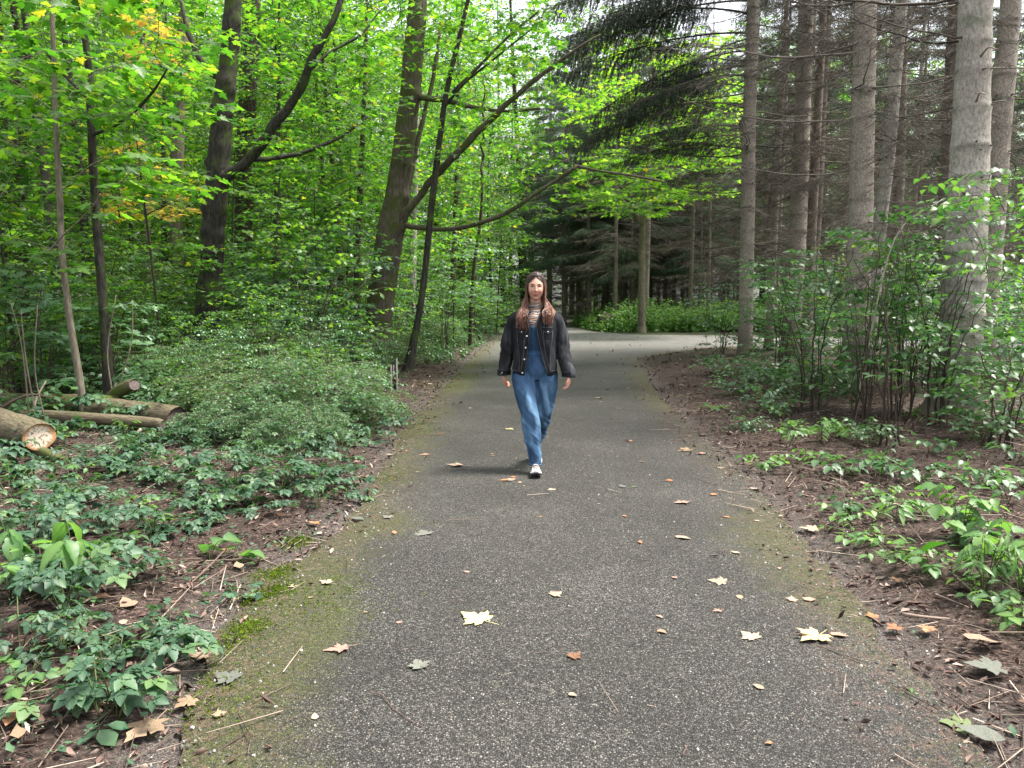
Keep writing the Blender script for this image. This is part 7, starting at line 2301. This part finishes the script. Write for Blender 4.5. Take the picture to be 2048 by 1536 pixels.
    V, F = sphere(HC + [0, 0, .010], 1, 48, 40, hcap)
    q = V - HC
    kill = (q[:, 1] < -.02) & (q[:, 2] < .107 - .9 * np.abs(q[:, 0])) & (np.abs(q[:, 0]) < .066)
    kill |= q[:, 2] < -.07
    V, F = cut(V, F, kill); V = V - [0, 0, 0]
    q = V - HC; V[:, 2] -= .006 * np.exp(-(q[:, 0] / .006) ** 2) * (q[:, 1] < .03)
    VS, FS = shell(V, F, .006)
    mb.add(VS, FS, .25, 0)
    for i in range(640):
        s = -1 if i % 2 else 1
        u = rs.random() ** .85 if i < 520 else rs.uniform(.78, 1.0)          # 0 at the forehead, 1 at the nape
        y0 = -.072 + .168 * u; rr_ = math.sqrt(max(.05, 1 - (y0 / .112) ** 2))
        cps = []
        for th in (.03, .45, .9, 1.3, 1.62):
            lift = 1 + .05 * rs.random()
            yy = y0 + .030 * (th / 1.6) * (1 - u)
            cps.append(HC + np.array([s * .0875 * max(rr_, .55 + .3 * th / 1.6) * math.sin(th) * lift, yy + .006, .008 + .122 * rr_ * math.cos(th) * lift]))
        f2 = rs.random()
        cps.append(HC + np.array([s * (.072 + .014 * f2), -.024 + .09 * u, -.075]))
        if u < .74:
            cps.append(HC + np.array([s * (.078 + .040 * f2), -.035 - .02 * rs.random() + .04 * u, -.150]))
            if s < 0: end = HC + np.array([-.060 - .100 * f2, -.142 - .014 * rs.random(), -.250 - .125 * rs.random() * (1 - .25 * abs(f2 - .5))])
            else: end = HC + np.array([.064 + .082 * f2, -.142 - .014 * rs.random(), -.240 - .085 * rs.random()])
            cps.append((cps[-1] + end) / 2 + np.array([rs.normal(0, .009) + s * .010, -.022, 0]))
            cps.append(end)
        else:
            cps[-1] = HC + np.array([s * (.020 + .058 * f2), .066, -.065]); cps.append(HC + np.array([s * (.020 + .07 * f2), .085, -.15])); cps.append(HC + np.array([s * (.02 + .08 * f2), .135, -.30 - .06 * rs.random()]))
        cps = np.array(cps); wv = rs.normal(0, .005, cps.shape); wv[:6] *= .2
        ph = rs.random() * 6; cps = cps + wv
        c = crom(cps, 5); n_ = len(c); tt = np.linspace(0, 1, n_)
        c[:, 0] += .011 * np.clip(tt - .5, 0, 1) * 2.5 * np.sin(tt * 19 + round(f2 * 4) * 1.3)
        rad_ = np.interp(tt, [0, .15, .6, .9, 1], [.0022, .0036, .0042, .0034, .0008]) * rs.uniform(.7, 1.3)
        V, F = tube(c, rad_, 4)
        mb.add(V, F, np.clip(.45 * rs.random() + .5 * f2 * rs.random() + (.2 if s > 0 else .1), 0, 1), np.concatenate([np.repeat(tt, 4), [0, 1]]))
    mb.obj('hair', M['hair'], root)

    # ---- shoes
    def shoe(an, pitch, toe_dir=-1, yaw=0.0):
        """an: ankle point; pitch: + lifts the toe"""
        sp = []
        for y, hw, h, z0 in ((.085, .024, .050, .012), (.070, .034, .075, .004), (.035, .037, .098, .0), (0, .038, .095, .0), (-.045, .039, .078, .0), (-.09, .044, .062, .0), (-.13, .046, .052, .002), (-.165, .040, .043, .006), (-.188, .024, .030, .014), (-.196, .008, .018, .022)):
            sp.append((y, hw, h, z0))
        def tf(V):
            V = np.array(V); c, s = math.cos(pitch), math.sin(pitch)
            y = V[:, 1] * c + V[:, 2] * s; z = -V[:, 1] * s + V[:, 2] * c
            cy_, sy = math.cos(yaw), math.sin(yaw)
            x = V[:, 0] * cy_ - y * sy; y2 = V[:, 0] * sy + y * cy_
            return np.stack([x + an[0], y2 + an[1], z + an[2]], -1)
        def loft(f, k=22):
            V = []
            q = crom(sp, 4)
            for y, hw, h, z0 in q:
                a = np.arange(k) / k * 2 * PI
                V.append(f(y, hw, h, z0, a))
            n = len(q); V = np.concatenate(V); i = np.arange(n - 1)[:, None] * k; j = np.arange(k)[None, :]; j2 = (j + 1) % k
            F = np.stack([i + j, i + j2, i + k + j2, i + k + j], -1).reshape(-1, 4)
            m = len(V); jj = np.arange(k); V = np.concatenate([V, [V[:k].mean(0)], [V[m - k:].mean(0)]])
            F3 = np.concatenate([F[:, [0, 1, 2]], F[:, [0, 2, 3]], np.stack([np.full(k, m), (jj + 1) % k, jj], -1), np.stack([np.full(k, m + 1), (n - 1) * k + jj, (n - 1) * k + (jj + 1) % k], -1)])
            return tf(V), F3
        V, F = loft(lambda y, hw, h, z0, a: np.stack([hw * .97 * np.cos(a), np.full(len(a), y), .022 + z0 + (h - .022) * np.clip(np.sin(a), -.1, 1) ** 1.0], -1) if False else np.stack([hw * .97 * np.sign(np.cos(a)) * np.abs(np.cos(a)) ** .8, np.full(len(a), y), np.maximum(.020 + z0, .020 + z0 + (h - .02) * np.sin(a))], -1))
        mb = MB(); mb.add(V, F); up = mb.obj('shoe', M['shoe_up'], root)
        V, F = loft(lambda y, hw, h, z0, a: np.stack([(hw + .004) * np.sign(np.cos(a)) * np.abs(np.cos(a)) ** .6, np.full(len(a), y * 1.03), z0 + .020 + .011 * np.sin(a)], -1))
        mb = MB(); mb.add(V, F); mb.obj('midsole', M['shoe_white'], up)
        V, F = loft(lambda y, hw, h, z0, a: np.stack([(hw + .005) * np.sign(np.cos(a)) * np.abs(np.cos(a)) ** .6, np.full(len(a), y * 1.04), z0 + .007 + .009 * np.sin(a)], -1))
        mb = MB(); mb.add(V, F); mb.obj('outsole', M['shoe_dark'], up)
        for q_, (y, z) in enumerate(((-.035, .092), (-.055, .083), (-.075, .075), (-.095, .068), (-.112, .062))):
            c = crom([(-.022, y + .004, z - .012), (-.010, y, z - .001), (.010, y, z - .001), (.022, y + .004, z - .012)], 4)
            V, F = tube(tf(c), .0035, 6); mb = MB(); mb.add(V, F); mb.obj('lace', M['shoe_white' if q_ % 2 else 'shoe_dark'], up)
        for s in (-1, 1):
            c = crom([(s * .036, .02, .05), (s * .040, -.03, .035), (s * .043, -.08, .042), (s * .036, -.13, .034)], 4)
            V, F = tube(tf(c), .0045, 6); mb = MB(); mb.add(V, F); mb.obj('side_stripe', M['shoe_dark'], up)
        a = np.linspace(0, 2 * PI, 21); c = np.stack([.033 * np.cos(a), .030 + .040 * np.sin(a), .098 + .006 * np.sin(a)], -1)
        V, F = tube(tf(c), .006, 6); mb = MB(); mb.add(V, F); mb.obj('shoe_collar', M['shoe_up'], up)
    shoe((ANL[0] + .001, ANL[1] - .01, .002), .10)
    shoe((ANR[0], ANR[1] + .01, .075), -.62)
    return root


wg = G(1070, 950)
build_person((wg.x, wg.y + .15, PATHZ + .004)).scale = (.975,) * 3

# ------------------------------------------------------------------ where each of the look-alikes stands
LEFT = [(-9e9, 118, 'left of the leftmost close sapling'), (118, 195, 'between the two close saplings'), (195, 320, 'just right of the taller close sapling'), (320, 405, 'just left of the lumpy maple'),
        (405, 475, 'straight behind the lumpy maple'), (475, 560, 'just right of the lumpy maple'), (560, 650, 'halfway between the lumpy and the mossy maple'), (650, 745, 'just left of the leaning mossy maple'),
        (745, 835, 'behind the leaning mossy maple'), (835, 930, 'right of the thin leaning stem'), (930, 1010, 'just left of the walker'), (1010, 1135, 'behind the walker')]
RIGHT = [(1135, 1230, 'right of the walker'), (1230, 1330, 'around the forked pale maple beyond the junction'), (1330, 1470, 'left of the slim junction spruce'), (1470, 1580, 'right behind the slim junction spruce'),
         (1580, 1665, 'behind the brown and grey spruce pair'), (1665, 1745, 'behind the stout tan spruce'), (1745, 1840, 'behind the slim pale leaning spruce'), (1840, 1910, 'left of the biggest spruce'),
         (1910, 1980, 'behind the biggest spruce'), (1980, 9e9, 'right of the biggest spruce')]


def spot(o):
    x, y, _ = o.location
    px = 1024 + x / max(y, .5) * 1530
    w = next(t for a, b, t in LEFT + RIGHT if a <= px < b)
    return w, y


for o in list(COL.objects):
    if o.parent or 'group' not in o or not o.get('label'): continue
    g = o['group']; w, d = spot(o)
    if g == G_FAR: o['label'] = ('nearer' if d < 30 else 'deeper' if d < 60 else 'farthest') + ' leafy tree ' + w
    elif g == G_BUSH: o['label'] = ('low front' if d < 16 else 'middle-row' if d < 24 else 'deep') + ' green bush ' + w
    elif g == G_SP: o['label'] = ('nearer' if d < 35 else 'farther') + ' thin bare-limbed spruce ' + w
    elif g == G_SN: o['label'] = ('front-row' if d < 45.5 else 'second-row' if d < 60 else 'rearmost') + ' needled spruce ' + w
    elif g == G_LH: o['label'] = ('near' if d < 13 else 'far') + ' low leafy herb clump ' + w
    elif g == G_RB: o['label'] = ('near' if d < 20 else 'far') + ' green bush ' + w
    elif g in (G_BL, 'small herbs among the brambles'):
        kind = 'bramble' if g == G_BL else 'mixed herb'
        z = 'bottom left corner' if d < 3.6 else 'left foreground below the nettle-like shoot' if d < 4.8 else 'middle of the left bank' if d < 6.5 else 'strip in front of the log pile' if o.location.x < -2.6 else 'strip below the fine-leaved bushes'
        o['label'] = 'small ' + kind + ' in the ' + z
    elif g == G_HR:
        o['label'] = 'small green herb on the right bank, ' + ('in the foreground' if d < 5 else 'in the middle' if d < 7.5 else 'in front of the shrubs')
    elif g == GF:
        sd = float(path_sd([o.location.x], [d])[0])
        o['label'] = 'small dry fallen leaf ' + ('on the open asphalt ' if sd < -.4 else 'on the left rim ' if o.location.x < .3 else 'on the right rim ') + ('in the foreground' if d < 4.2 else 'nearer than the walker' if d < 6.2 else 'level with or just behind the walker' if d < 10 else 'far down the path')
